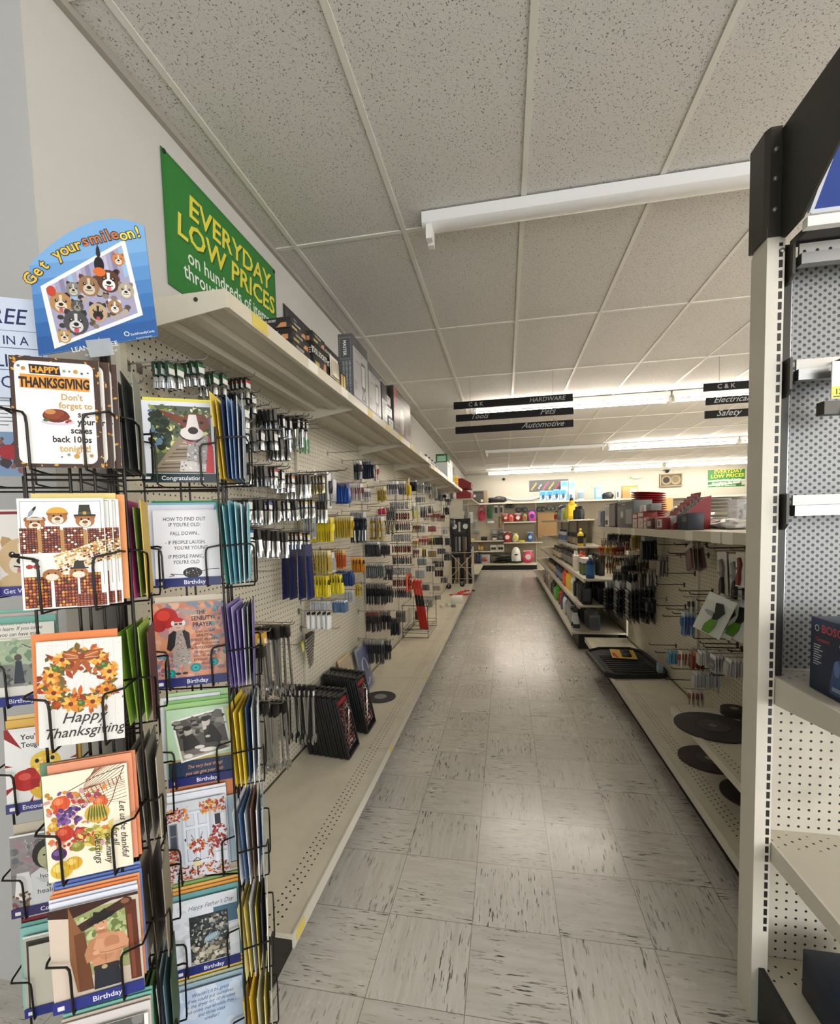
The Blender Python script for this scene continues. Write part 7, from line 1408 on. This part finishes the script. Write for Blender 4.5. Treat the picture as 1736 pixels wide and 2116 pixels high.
# fourth shelf and hanging goods above
line(mk_bottle('#3a3430', '#17161a', '#8a7a60', .045, .17, 'tub'), 1.78, 5.3, .13, 10, 1.0905, 'dark brown can', W4_)
line(mk_bottle('#d8b82a', '#e8d03a', '#2a2620', .04, .24), 1.76, 5.25, .13, 1, 1.0905, 'yellow capped bottle', W4_+', before the cans')
line(mk_bottle('#c8ccd0', '#2a3a5a', '#5a7a9a', .04, .2), 1.74, 6.65, .13, 6, 1.0905, 'pale bottle', W4_)
# top of the far gondola
ZG = 1.4605
line(mk_bottle('#17181a', '#0f0f10', '#2c2e30', .055, .2), 1.86, 5.94, .13, 4, ZG, 'black bottle', W5_); line(mk_bottle('#e2b81e', '#17161a', '#efd03a', .07, .36, 'jug'), 1.84, 6.6, .2, 2, ZG, 'yellow jug with a black cap', W5_); line(mk_bottle('#a8b83a', '#8a9a2a', '#c8d05a', .07, .26, 'jug'), 1.84, 7.05, .2, 2, ZG, 'lime green jug', W5_); line(mk_bottle('#dfe0e0', '#1d2c44', '#e8e8e6', .04, .28, 'spray'), 1.84, 7.5, .13, 4, ZG, 'white spray bottle', W5_); line(mk_bottle('#b8222a', '#d8d8d4', '#c83a3a', .05, .3), 1.84, 8.1, .15, 2, ZG, 'red bottle', W5_); line(mk_bottle('#7a8890', '#2a3238', '#8d9aa2', .06, .24), 1.8, 7.9, .1, 1, ZG, 'grey green funnel bottle', W5_)
line(mk_bottle('#e8c52a', '#17161a', '#d83a2c', .04, .2), 1.84, 8.5, .16, 5, ZG, 'yellow bottle', W5_)

# ================================================================== BACK WALL SHELVING
BY = 13.25
t = thing('gondola_shelving', 'beige shelving along the back wall with a long top shelf', 'store shelving', (-.42, BY, 0)); Q0 = .42
def bb(x0, x1, y0, y1, z0, z1, m_, nm, par): return MB().box(x0+Q0, x1+Q0, y0-BY, y1-BY, z0, z1, m_).build(nm, par, smooth=False)
PEGY = holes_mat('pegboard_back', '#b9b19c', 'XZ', .0254, .0254, .0036)
bb(-.42, 7.6, 13.26, 13.32, 0, 2.06, M_BEIGE_D, 'back_frame', t); bb(-.4, .68, 13.25, 13.259, ZB, 2.03, PEGY, 'pegboard_panel', t); bb(.7, 7.58, 13.25, 13.259, ZB, 2.03, mat('#9b927e', .6), 'plain_panel', t)
for x in (-.41, .69, 1.68, 2.9, 4.1): bb(x-.012, x+.012, 13.22, 13.249, ZB, 2.04, SLOT, 'upright', t)
s = bb(-.42, 7.6, 12.98, 13.3, 2.035, 2.06, M_BEIGE, 'top_shelf', t); bb(-.42, 7.6, 12.97, 12.98, 2.015, 2.063, mat('#e2dcc8', .4), 'price_channel', s)
bb(-.42, 1.67, 12.72, 13.25, ZB-.02, ZB, M_BEIGE, 'base_deck', t); bb(-.42, 1.67, 12.78, 13.2, 0, ZB-.021, M_KICK, 'kickplate', t); bb(-.42, 1.67, 12.71, 12.72, ZB-.05, ZB+.003, mat('#e2dcc8', .4), 'price_channel', t)
for x0, x1, z in ((-.4, .68, .9), (-.4, .68, .575), (.7, 1.67, 1.46), (.7, 1.85, .83)):
    s = bb(x0, x1, 12.95, 13.25, z-.02, z, M_BEIGE, 'shelf', t); bb(x0, x1, 12.94, 12.95, z-.035, z+.003, mat('#e2dcc8', .4), 'price_channel', s)
b = MB(); b.box(1.72, 2.62, 13.1, 13.13, .95, 1.72, mat('#9a7a50', .7)); tag(b.build('cardboard_sheet'), 'big brown cardboard sheet on the back wall shelving, behind the bottle gondola', 'cardboard sheet')
cA = lambda u, v: (900+u/5.106, 940+v/5.106)
def backbox(u0, v0, u1, v1, y, col, label, depth=.12, art=None, cat='box', z=None, group=None):
    p0, p1 = at(*cA(u0, v1), 1, y), at(*cA(u1, v0), 1, y); zb = p0.z if z is None else z; w, h = p1.x-p0.x, p1.z-p0.z
    return carton(((p0.x+p1.x)/2, y+depth/2, zb), (w, depth, h), col, label, cat, [('y-', art)] if art else None, group=group)
ZK = 2.0605
backbox(395, 355, 545, 493, 13.0, '#6f6a64', 'grey cabinet carton at the left end of the back top shelf', .2, lambda a, w, h: (a.rect(.02, .02, w*.74, h-.03, '#57534f'), a.rect(w*.08, h*.82, w*.7, h*.88, '#17161a'), a.rect(w*.05, h*.5, w*.2, h*.7, '#e4e2dc'), a.rect(w*.55, h*.1, w*.72, h*.3, '#e4e2dc'), a.rect(w*.78, 0, w, h, '#a8926e')), z=ZK)
for k in range(4):
    u0 = 1102+71*k; backbox(u0, 362+(0 if k < 2 else -10), u0+62, 474, 13.02, '#6fb4d8', ('first', 'second', 'third', 'fourth')[k]+' small blue and white carton on the back top shelf, counted from the tray', .12, lambda a, w, h: (a.rect(0, 0, w, h*.5, '#eef2f4'), a.rect(w*.1, h*.55, w*.9, h*.9, '#3f8fc4'), a.ell(w*.55, h*.4, w*.25, h*.22, '#2f4f6a'), a.rect(w*.1, h*.08, w*.6, h*.2, '#4aa0d0')), z=ZK, group='small blue cartons on the back top shelf')
backbox(1326, 258, 1398, 470, 13.15, '#8cc4e0', 'tall blue and white carton on the back top shelf', .1, lambda a, w, h: (a.rect(0, h*.5, w, h*.62, '#eef2f4'), a.ell(w*.5, h*.3, w*.3, h*.16, '#dfeaf0'), a.rect(w*.1, h*.75, w*.9, h*.95, '#4a90b8'), a.poly([(w*.2, 0), (w*.8, 0), (w*.6, h*.25), (w*.3, h*.25)], '#2f6f9a')), z=ZK)
backbox(1404, 262, 1468, 470, 13.15, '#d8e4ea', 'tall pale carton beside the tall blue one on the back top shelf', .1, lambda a, w, h: (a.rect(0, h*.62, w, h*.98, '#7ab4d4'), a.rect(w*.15, h*.1, w*.6, h*.3, '#3a6a9a')), z=ZK)
p = at(*cA(1537, 470), 1, 13.05); stand(mk_bottle('#e8ecee', '#d8dcdc', '#8aa0b4', .09, .36, 'tub'), p.x, 13.1, ZK, 'white canister on the back top shelf past the blue cartons')
crumple('folded_cloth', (at(*cA(655, 480), 1, 13.1).x, 13.13, ZK), (.55, .2, .2), '#2b2c30', 'dark folded cloth on the back top shelf', 'cloth', 61, amp=.35)
t = thing('curved_tray', 'pale grey curved tray on the back top shelf between the cloth and the blue cartons', 'tray', (at(*cA(925, 480), 1, 13.1).x, 13.12, ZK+.001))
b = MB(); b.tube([(-.5, 0, .13), (-.4, -.02, .1), (-.25, -.06, .06), (0, -.08, .053), (.25, -.06, .06), (.4, -.02, .1), (.5, 0, .13)], .05, mat('#b4b2ac', .5), 8); b.build('tray_rim', t); MB().box(-.3, .3, -.06, .1, .002, .012, mat('#a4a29c', .5)).build('tray_base', t)
cB = lambda u, v: (1080+u/3.472, 960+v/3.472)
def bwall(u0, v0, u1, v1, y): p0, p1 = at(*cB(u0, v1), 1, y), at(*cB(u1, v0), 1, y); return p0, p1
for (u0, v0, u1, v1, c, lab, fn) in ((522, 160, 572, 215, '#7ab8dc', 'small light blue carton standing on the back top shelf', lambda a, w, h: a.rect(w*.2, h*.2, w*.8, h*.8, '#dcecf4')), (670, 178, 698, 240, '#c9cbca', 'narrow silver carton beside the black hat on the back top shelf', lambda a, w, h: a.rect(w*.3, h*.2, w*.7, h*.8, '#4a4c4e')), (718, 147, 830, 216, '#b8905c', 'brown cardboard carton on the back top shelf', lambda a, w, h: (a.rect(w*.5, h*.25, w*.92, h*.75, '#ded4c0'), a.rect(0, h*.9, w, h*.97, '#a37c48')))):
    p0, p1 = bwall(u0, v0, u1, v1, 13.03); carton(((p0.x+p1.x)/2, 13.12, ZK if v1 > 210 else p0.z), (p1.x-p0.x, .16, p1.z-p0.z if v1 > 220 else p1.z-ZK), c, lab, art=[('y-', fn)])
p0, p1 = bwall(575, 185, 655, 240, 13.1); crumple('black_hat', ((p0.x+p1.x)/2, 13.13, ZK), (p1.x-p0.x, .22, .2), '#242528', 'black hat lying on the back top shelf by the silver carton', 'cap', 66, amp=.25)
for k, (u0, u1, c, lab) in enumerate(((930, 982, '#a8bc6a', 'pale green board standing past the brown carton on the back shelving'), (984, 1078, '#c8a86a', 'tan board standing beside the pale green one on the back shelving'))):
    p0, p1 = bwall(u0, 238, u1, 335, 12.96); tag(MB().box(p0.x, p1.x, 12.94, 12.965, p0.z, p1.z, mat(c, .6)).build('display_board'), lab, 'board')
# back wall shelf goods
def chips(u0, v0, u1, v1, zs, col, col2, label, y=13.05):
    p0, p1 = at(*cA(u0, v1), 1, y), at(*cA(u1, v0), 1, y); t = thing('snack_bag', label, 'snack bag', ((p0.x+p1.x)/2, y, zs)); w, h = p1.x-p0.x, max(.12, p1.z-zs)
    o = crumple('bag_body', (0, 0, 0), (w, .1, h), col, None, None, int(u0), rough=.3, parent=t, amp=.1, sub=2)
    MB().box(-w*.45, w*.45, -.004, .004, h*.93, h*1.03, mat(col2, .35)).build('sealed_edge', t); MB().lathe([(w*.05, 0), (w*.28, .002), (w*.28, .004)], mat(col2, .4), 12).build('label_patch', t, (0, -.052, h*.5), (PI/2, 0, 0))
for u0, v0, u1, v1, zs, c, c2, lab in ((712, 622, 768, 692, 1.4605, '#b83a34', '#e0c8bc', 'red snack bag at the left end of the upper snack shelf'), (770, 630, 826, 692, 1.4605, '#d87a68', '#c8382c', 'salmon snack bag second on the upper snack shelf'), (832, 620, 906, 692, 1.4605, '#8a1f24', '#e4dcd4', 'dark red snack bag in the middle of the upper snack shelf'), (912, 625, 972, 690, 1.4605, '#7a8a4a', '#b03a44', 'green snack bag fourth on the upper snack shelf'), (980, 588, 1058, 692, 1.4605, '#c44aa8', '#4a2c78', 'purple pink snack bag with a yellow top on the upper snack shelf'),
        (716, 812, 800, 910, .8305, '#a8352c', '#efe8e0', 'red and white pouch at the left end of the lower snack shelf'), (812, 825, 876, 912, .8305, '#e8e0c4', '#e0cc3a', 'white and yellow pouch on the lower snack shelf'), (966, 816, 1030, 910, .8305, '#2f5fa8', '#b8d4e8', 'blue pouch on the lower snack shelf'), (922, 1010, 1032, 1132, ZB+.0005, '#d8406a', '#f0e4dc', 'big pink and white feed bag on the back base deck')): chips(u0, v0, u1, v1, zs, c, c2, lab, 13.05 if zs > .3 else 12.9)
p = at(*cA(905, 905), 1, 13.05); tag(MB().lathe([(.0, 0), (.1, .004), (.11, .05), (.0, .06)], mat('#e4d83a', .4), 14, (p.x, 13.05, .8305)).build('yellow_pouch'), 'flat yellow pouch between the white and blue pouches, lower snack shelf', 'pouch')
for (u0, v0, u1, v1, zs, c, lab, fn) in ((480, 848, 546, 890, .9005, '#242426', 'dark box on the upper shelf of the back peg section', None), (596, 846, 652, 892, .9005, '#3a3a3c', 'black and white box on the upper shelf of the back peg section', lambda a, w, h: a.rect(w*.1, h*.1, w*.9, h*.6, '#d8d8d4')), (658, 830, 718, 892, .9005, '#2c2c2e', 'dark boxed tool beside the black and white box on the back peg section', lambda a, w, h: a.ell(w*.5, h*.5, w*.35, h*.35, '#6a6a6a')), (580, 936, 646, 998, .5755, '#e2dfd8', 'first binocular carton on the lower shelf of the back peg section', lambda a, w, h: (a.ell(w*.32, h*.4, w*.2, h*.25, '#26262a'), a.ell(w*.68, h*.4, w*.2, h*.25, '#26262a'))), (652, 934, 722, 998, .5755, '#d6d2ca', 'second binocular carton on the lower shelf of the back peg section', lambda a, w, h: (a.ell(w*.32, h*.4, w*.2, h*.25, '#26262a'), a.ell(w*.68, h*.4, w*.2, h*.25, '#26262a'))), (366, 940, 402, 998, .5755, '#e0dce4', 'white and purple carton on the lower shelf of the back peg section', lambda a, w, h: a.rect(0, h*.4, w, h, '#3a3058')), (456, 1045, 570, 1136, ZB+.0005, '#d8d4cc', 'white carton with a red picture on the back base deck', lambda a, w, h: (a.rect(w*.06, h*.08, w*.94, h*.94, '#b8c0c4'), a.ell(w*.5, h*.35, w*.3, h*.16, '#b04a34'), a.ell(w*.45, h*.6, w*.26, h*.1, '#c86a4a'))), (352, 1070, 398, 1140, ZB+.0005, '#d8703a', 'orange carton at the left end of the back base deck', None), (352, 872, 408, 896, .9005, '#d8d088', 'yellow flat box at the left end of the back peg section', None)):
    backbox(u0, v0, u1, v1, 12.99 if zs > .3 else 12.85, c, lab, .12, fn, z=zs)
for k, u in enumerate((463, 490)): p = at(*cA(u, 998), 1, 13.02); stand(mk_bottle('#a8742c', '#3a2a14', '#d8c48a', .045, .24), p.x, 13.05, .5755, ('left', 'right')[k]+' amber bottle on the lower shelf of the back peg section')
for k, u in enumerate((442, 466)): p = at(*cA(u, 1185), 1, 12.6); stand(mk_bottle('#1c2c4c', '#17161a', '#2f4a78', .05, .36), p.x, 12.8, ZB+.0005, ('left', 'right')[k]+' navy bottle at the corner of the back base deck')
for k, (u, v, s_) in enumerate(((690, 1128, .62), (705, 1100, .6), (700, 1060, .54))): p = at(*cA(u, v), 1, 12.95); crumple('black_bag', (p.x, 12.94-.01*k, ZB+.0005+.1*k), (s_*.8, .26, .075), ('#1b1c1e', '#26272a', '#2e3033')[k], ('lowest', 'middle', 'topmost')[k]+' black bag of the pile on the back base deck', 'bag', 71+k, amp=.3)
p = at(*cA(868, 1128), 1, 12.9); t = thing('poultry_waterer', 'white domed waterer on a dark green base, back base deck', 'waterer', (p.x-.05, 12.93, ZB+.0005)); MB().lathe([(.17, 0), (.2, .02), (.2, .06), (.17, .065)], mat('#1c3a2c', .4), 20).build('base', t); MB().lathe([(.155, .0655), (.15, .2), (.11, .4), (.06, .47), (.03, .48)], mat('#e9e8e4', .4), 20).build('dome', t); MB().box(-.05, .05, -.158, -.15, .24, .28, mat('#2a2a2c', .5)).build('label_patch', t)
# things hanging on the back pegboard
def hback(u, v0, v1, w, col, label, cat, name, y=13.2, shape='box', col2='#e4e2dc'):
    p0, p1 = at(*cA(u, v0), 1, y), at(*cA(u, v1), 1, y); h = p0.z-p1.z; t = thing(name, label, cat, (p0.x, y, p0.z)); b = MB()
    MB().tube([(0, .045, .0), (0, -.03, 0), (0, -.034, .008)], .004, M_HOOK, 5).build('hang_hook', t)
    if shape == 'box': MB().box(-w/2, w/2, -.004, .004, -h, -.008, mat(col2, .5)).build('backing_card', t); b.cbox(-w*.4, w*.4, -.02, -.0042, -h*.94, -h*.25, mat(col, .4), .004); b.build('goods', t)
    elif shape == 'ring': b.tube([(w*.42*math.sin(a), -.01, -h*.5+h*.48*math.cos(a)) for a in [i*.35 for i in range(19)]], w*.09, mat(col, .5), 7); b.build('goods', t); crumple('net', (0, -.01, -h*.98), (w*.8, .06, h*.66), col2, None, None, int(u), parent=t, sub=2)
    elif shape == 'rod': b.tube([(0, -.01, -.008), (w*.1, -.012, -h*.5), (0, -.014, -h)], w*.3, mat(col, .5), 7); b.build('goods', t)
    elif shape == 'goggle':
        for s in (-1, 1): b = MB(); b.lathe([(w*.16, -.03), (w*.2, -.01), (w*.2, .01)], mat(col, .3), 14, (s*w*.24, -.02, -h*.55), 1); b.build('lens', t)
        MB().tube([(-w*.46, 0, -h*.5), (-w*.3, -.01, -.01), (w*.3, -.01, -.01), (w*.46, 0, -h*.5)], .012, mat(col2, .5), 6).build('strap', t)
for a_ in ((490, 535, 695, .26, '#c43a5a', 'pink net bag hanging on the back pegboard', 'net bag', 'net_bag', 13.2, 'ring', '#b8304e'), (572, 535, 672, .16, '#2f6a3c', 'green net hanging beside the pink net bag', 'net', 'green_net', 13.2, 'box', '#4a7a54'), (640, 530, 622, .11, '#2a2a2c', 'white pliers card hanging right of the green net', 'pliers', 'carded_pliers', 13.2, 'box', '#e8e6e0'), (696, 532, 612, .08, '#3a3a3c', 'narrow white tool card beside the white pliers card', 'tool', 'carded_tool', 13.2, 'box', '#dcdad4'), (582, 688, 724, .26, '#e8e6e0', 'row of white packets clipped under the green net', 'packets', 'packet_strip', 13.2, 'box', '#9a9a98'), (680, 650, 768, .1, '#a87a4a', 'wooden handled brush hanging under the narrow tool card', 'brush', 'wooden_brush', 13.2, 'rod'), (420, 680, 768, .12, '#8d9092', 'grey pack hanging at the left of the back pegboard', 'pack', 'hang_pack', 13.2, 'box', '#c8c8c4'), (375, 600, 720, .12, '#d8d8d4', 'white tall card hanging at the far left of the back pegboard', 'card', 'hang_card', 13.2, 'box', '#ecebe6'), (435, 780, 832, .22, '#8a8c8e', 'steel fitting pack hanging low on the back pegboard', 'pack', 'hang_pack', 13.2, 'box', '#b8b8b4'), (620, 785, 840, .18, '#a8aaac', 'silver ladle set hanging over the dark boxes', 'ladle set', 'ladle_set', 13.2, 'box', '#8d8f90'), (690, 785, 830, .16, '#7a7c7e', 'grey ladle set beside the silver one', 'ladle set', 'ladle_set', 13.2, 'box', '#77797a'), (912, 548, 604, .4, '#3a4448', 'grey goggles hanging under the tray', 'goggles', 'hanging_goggles', 13.2, 'goggle', '#8d9494'), (785, 520, 566, .28, '#1e1e20', 'black goggles hanging under the dark cloth', 'goggles', 'hanging_goggles', 13.2, 'goggle', '#2a2a2c'), (1115, 545, 604, .3, '#2c3430', 'dark green goggles hanging under the first blue cartons', 'goggles', 'hanging_goggles', 13.2, 'goggle', '#3a443c'), (1215, 525, 600, .24, '#4a6a5a', 'green lensed goggles second under the blue cartons', 'goggles', 'hanging_goggles', 13.2, 'goggle', '#6a7a6a'), (1290, 525, 598, .22, '#3f5a50', 'green lensed goggles third under the blue cartons', 'goggles', 'hanging_goggles', 13.2, 'goggle', '#55655a')): hback(*a_)
# wall fixtures at the back
WY = YB-.001
p0, p1 = at(*cA(990, 390), 1, WY), at(*cA(1400, 255), 1, WY); t = thing('wall_poster', 'dark poster with slanted coloured brand stripes on the back wall', 'poster', (p0.x, WY-.008, p0.z)); w, h = p1.x-p0.x, p1.z-p0.z
MB().box(0, w, 0, .008, 0, h, mat('#4a4a4c', .5)).build('poster_board', t, smooth=False); a = Art(); a.rect(.01, .01, w-.01, h-.01, '#56565a')
for k, (c, s_) in enumerate((('#e8c832', 'STANLEY'), ('#efece4', 'proto'), ('#e0607a', 'BOSTITCH'), ('#f0d03a', 'DEWALT'), ('#d8343c', 'FACOM'))): a.text(s_, w*(.14+.15*k), h*.42, h*.2, c, .03, 0, 1.0, rot=.95)
a.build('print', t, (0, -.0006, 0))
def cyl_y(r_, y0, y1, m_, c, n=16): return MB().lathe([(r_*.9, y0), (r_, y0+.002), (r_, y1)], m_, n, c, 1)
p = at(*cA(720, 255), 1, WY-.06); t = thing('security_camera', 'small black dome camera on the back wall left of the dark poster', 'security camera', (p.x, WY, p.z)); MB().lathe([(.0, -.1), (.03, -.09), (.045, -.05), (.05, -.02)], mat('#141416', .25), 14, (0, 0, 0), 1).build('dome', t); MB().box(-.02, .02, -.0195, 0, -.02, .06, M_WHITEC).build('mount', t)
p = at(*cB(1040, 47), 1, WY-.06); t = thing('security_camera', 'black camera on a bracket above the wall ventilation unit', 'security camera', (p.x, WY, p.z)); MB().lathe([(.0, -.11), (.04, -.09), (.05, -.05), (.05, -.02)], mat('#141416', .25), 14, (0, 0, 0), 1).build('dome', t); MB().box(-.1, .1, -.0195, 0, .03, .05, M_HANG).build('mount', t)
p0, p1 = bwall(770, 72, 866, 105, WY); t = thing('emergency_lamp', 'oval cream emergency lamp housing on the back wall', 'emergency lamp', ((p0.x+p1.x)/2, WY, (p0.z+p1.z)/2)); w, h = p1.x-p0.x, p1.z-p0.z
b = MB(); b.prism([(w/2*math.cos(a)*1.0, h/2*math.sin(a)) for a in [i*PI/12 for i in range(24)]], 1, -.06, 0, mat('#c9b898', .5)); b.build('housing', t); b = MB(); b.prism([(w*.36*math.cos(a), h*.3*math.sin(a)) for a in [i*PI/12 for i in range(24)]], 1, -.066, -.0605, mat('#efe6d2', .4)); b.build('lens_panel', t)
p0, p1 = bwall(980, 62, 1141, 160, WY); w, h = p1.x-p0.x, p1.z-p0.z; t = thing('ventilation_unit', 'brown framed wall unit with two round fans', 'ventilation unit', (p0.x, WY, p0.z)); MB().box(0, w, -.05, 0, 0, h, mat('#5a5240', .6)).build('back_box', t, smooth=False)
b = MB()
for x0, x1, z0, z1 in ((0, w, 0, h*.07), (0, w, h*.93, h), (0, w*.045, h*.07, h*.93), (w*.955, w, h*.07, h*.93)): b.box(x0, x1, -.075, -.05, z0, z1, mat('#9a8a6c', .5))
b.build('frame', t, smooth=False)
for k in range(2):
    x = w*(.29+.42*k); f_ = MB(); f_.lathe([(h*.34, -.056), (h*.37, -.062), (h*.37, -.0505)], mat('#8a7a5c', .5), 22, (x, 0, h*.5), 1); g = f_.build('fan_ring', t); d_ = MB(); d_.lathe([(h*.06, -.06), (h*.33, -.054), (h*.33, -.0502)], mat(('#1c1a16', '#6b6048')[k], .6), 20, (x, 0, h*.5), 1); d_.build('fan_disc', t)
# side shelving at the far left corner with red bins
t = thing('corner_shelving', 'pale shelving at the far left corner, topped by red bins', 'store shelving', (-.52, 9.3, 0)); L = 3.1
MB().box(0, .05, 0, L, 0, 2.0, PEG_X).build('pegboard_panel', t, smooth=False); MB().box(.05, .3, .0, .03, .3, 2.0, M_BEIGE).build('end_panel', t, smooth=False); MB().box(.0, .52, 0, L, 1.99, 2.02, M_BEIGE).build('top_shelf', t, smooth=False); MB().box(.05, .6, .6, L, .18, .2, M_BEIGE).build('base_deck', t, smooth=False); MB().box(.05, .5, .62, L, 0, .179, M_KICK).build('kickplate', t, smooth=False)
def red_bin(x, y, z, label):
    k = ('redbin',)
    if k not in PROTO:
        b = MB(); M_ = mat('#8f1a20', .45); b.prism([(-.17, 0), (.17, 0), (.17, .13), (-.03, .24), (-.17, .24)], 1, -.14, .14, M_); l = MB(); l.box(.1701, .18, -.145, .145, .1, .13, mat('#a8242a', .4)); proto(k, 'red_bin', 'bin', [('bin_body', b), ('bin_lip', l)])
    spawn(k, (x, y, z), (0, 0, 0), label, 'red bins on the corner shelving')
for k in range(3): red_bin(-.2, 9.5+.31*k, 2.0205, ('nearest', 'second', 'third')[k]+' red parts bin on top of the corner shelving')
for k in range(2): red_bin(-.2, 9.6+.31*k, 2.2615, ('near', 'far')[k]+' red parts bin of the upper row on the corner shelving')
r = 'corner shelving hooks'
for k, (px, py) in enumerate(((953, 1040), (960, 1041), (955, 1060), (964, 1056))): hang(r, px, py, KP('#c8cacc', ('#8d9092', '#55585a', '#3a3c3e', '#d0d2d2')[k], .1, .2, 'pliers' if k % 2 else 'box', .02), 3, ('silver', 'steel', 'dark', 'pale')[k]+' tool card', .05, xm=-.3, wall=-.4698)
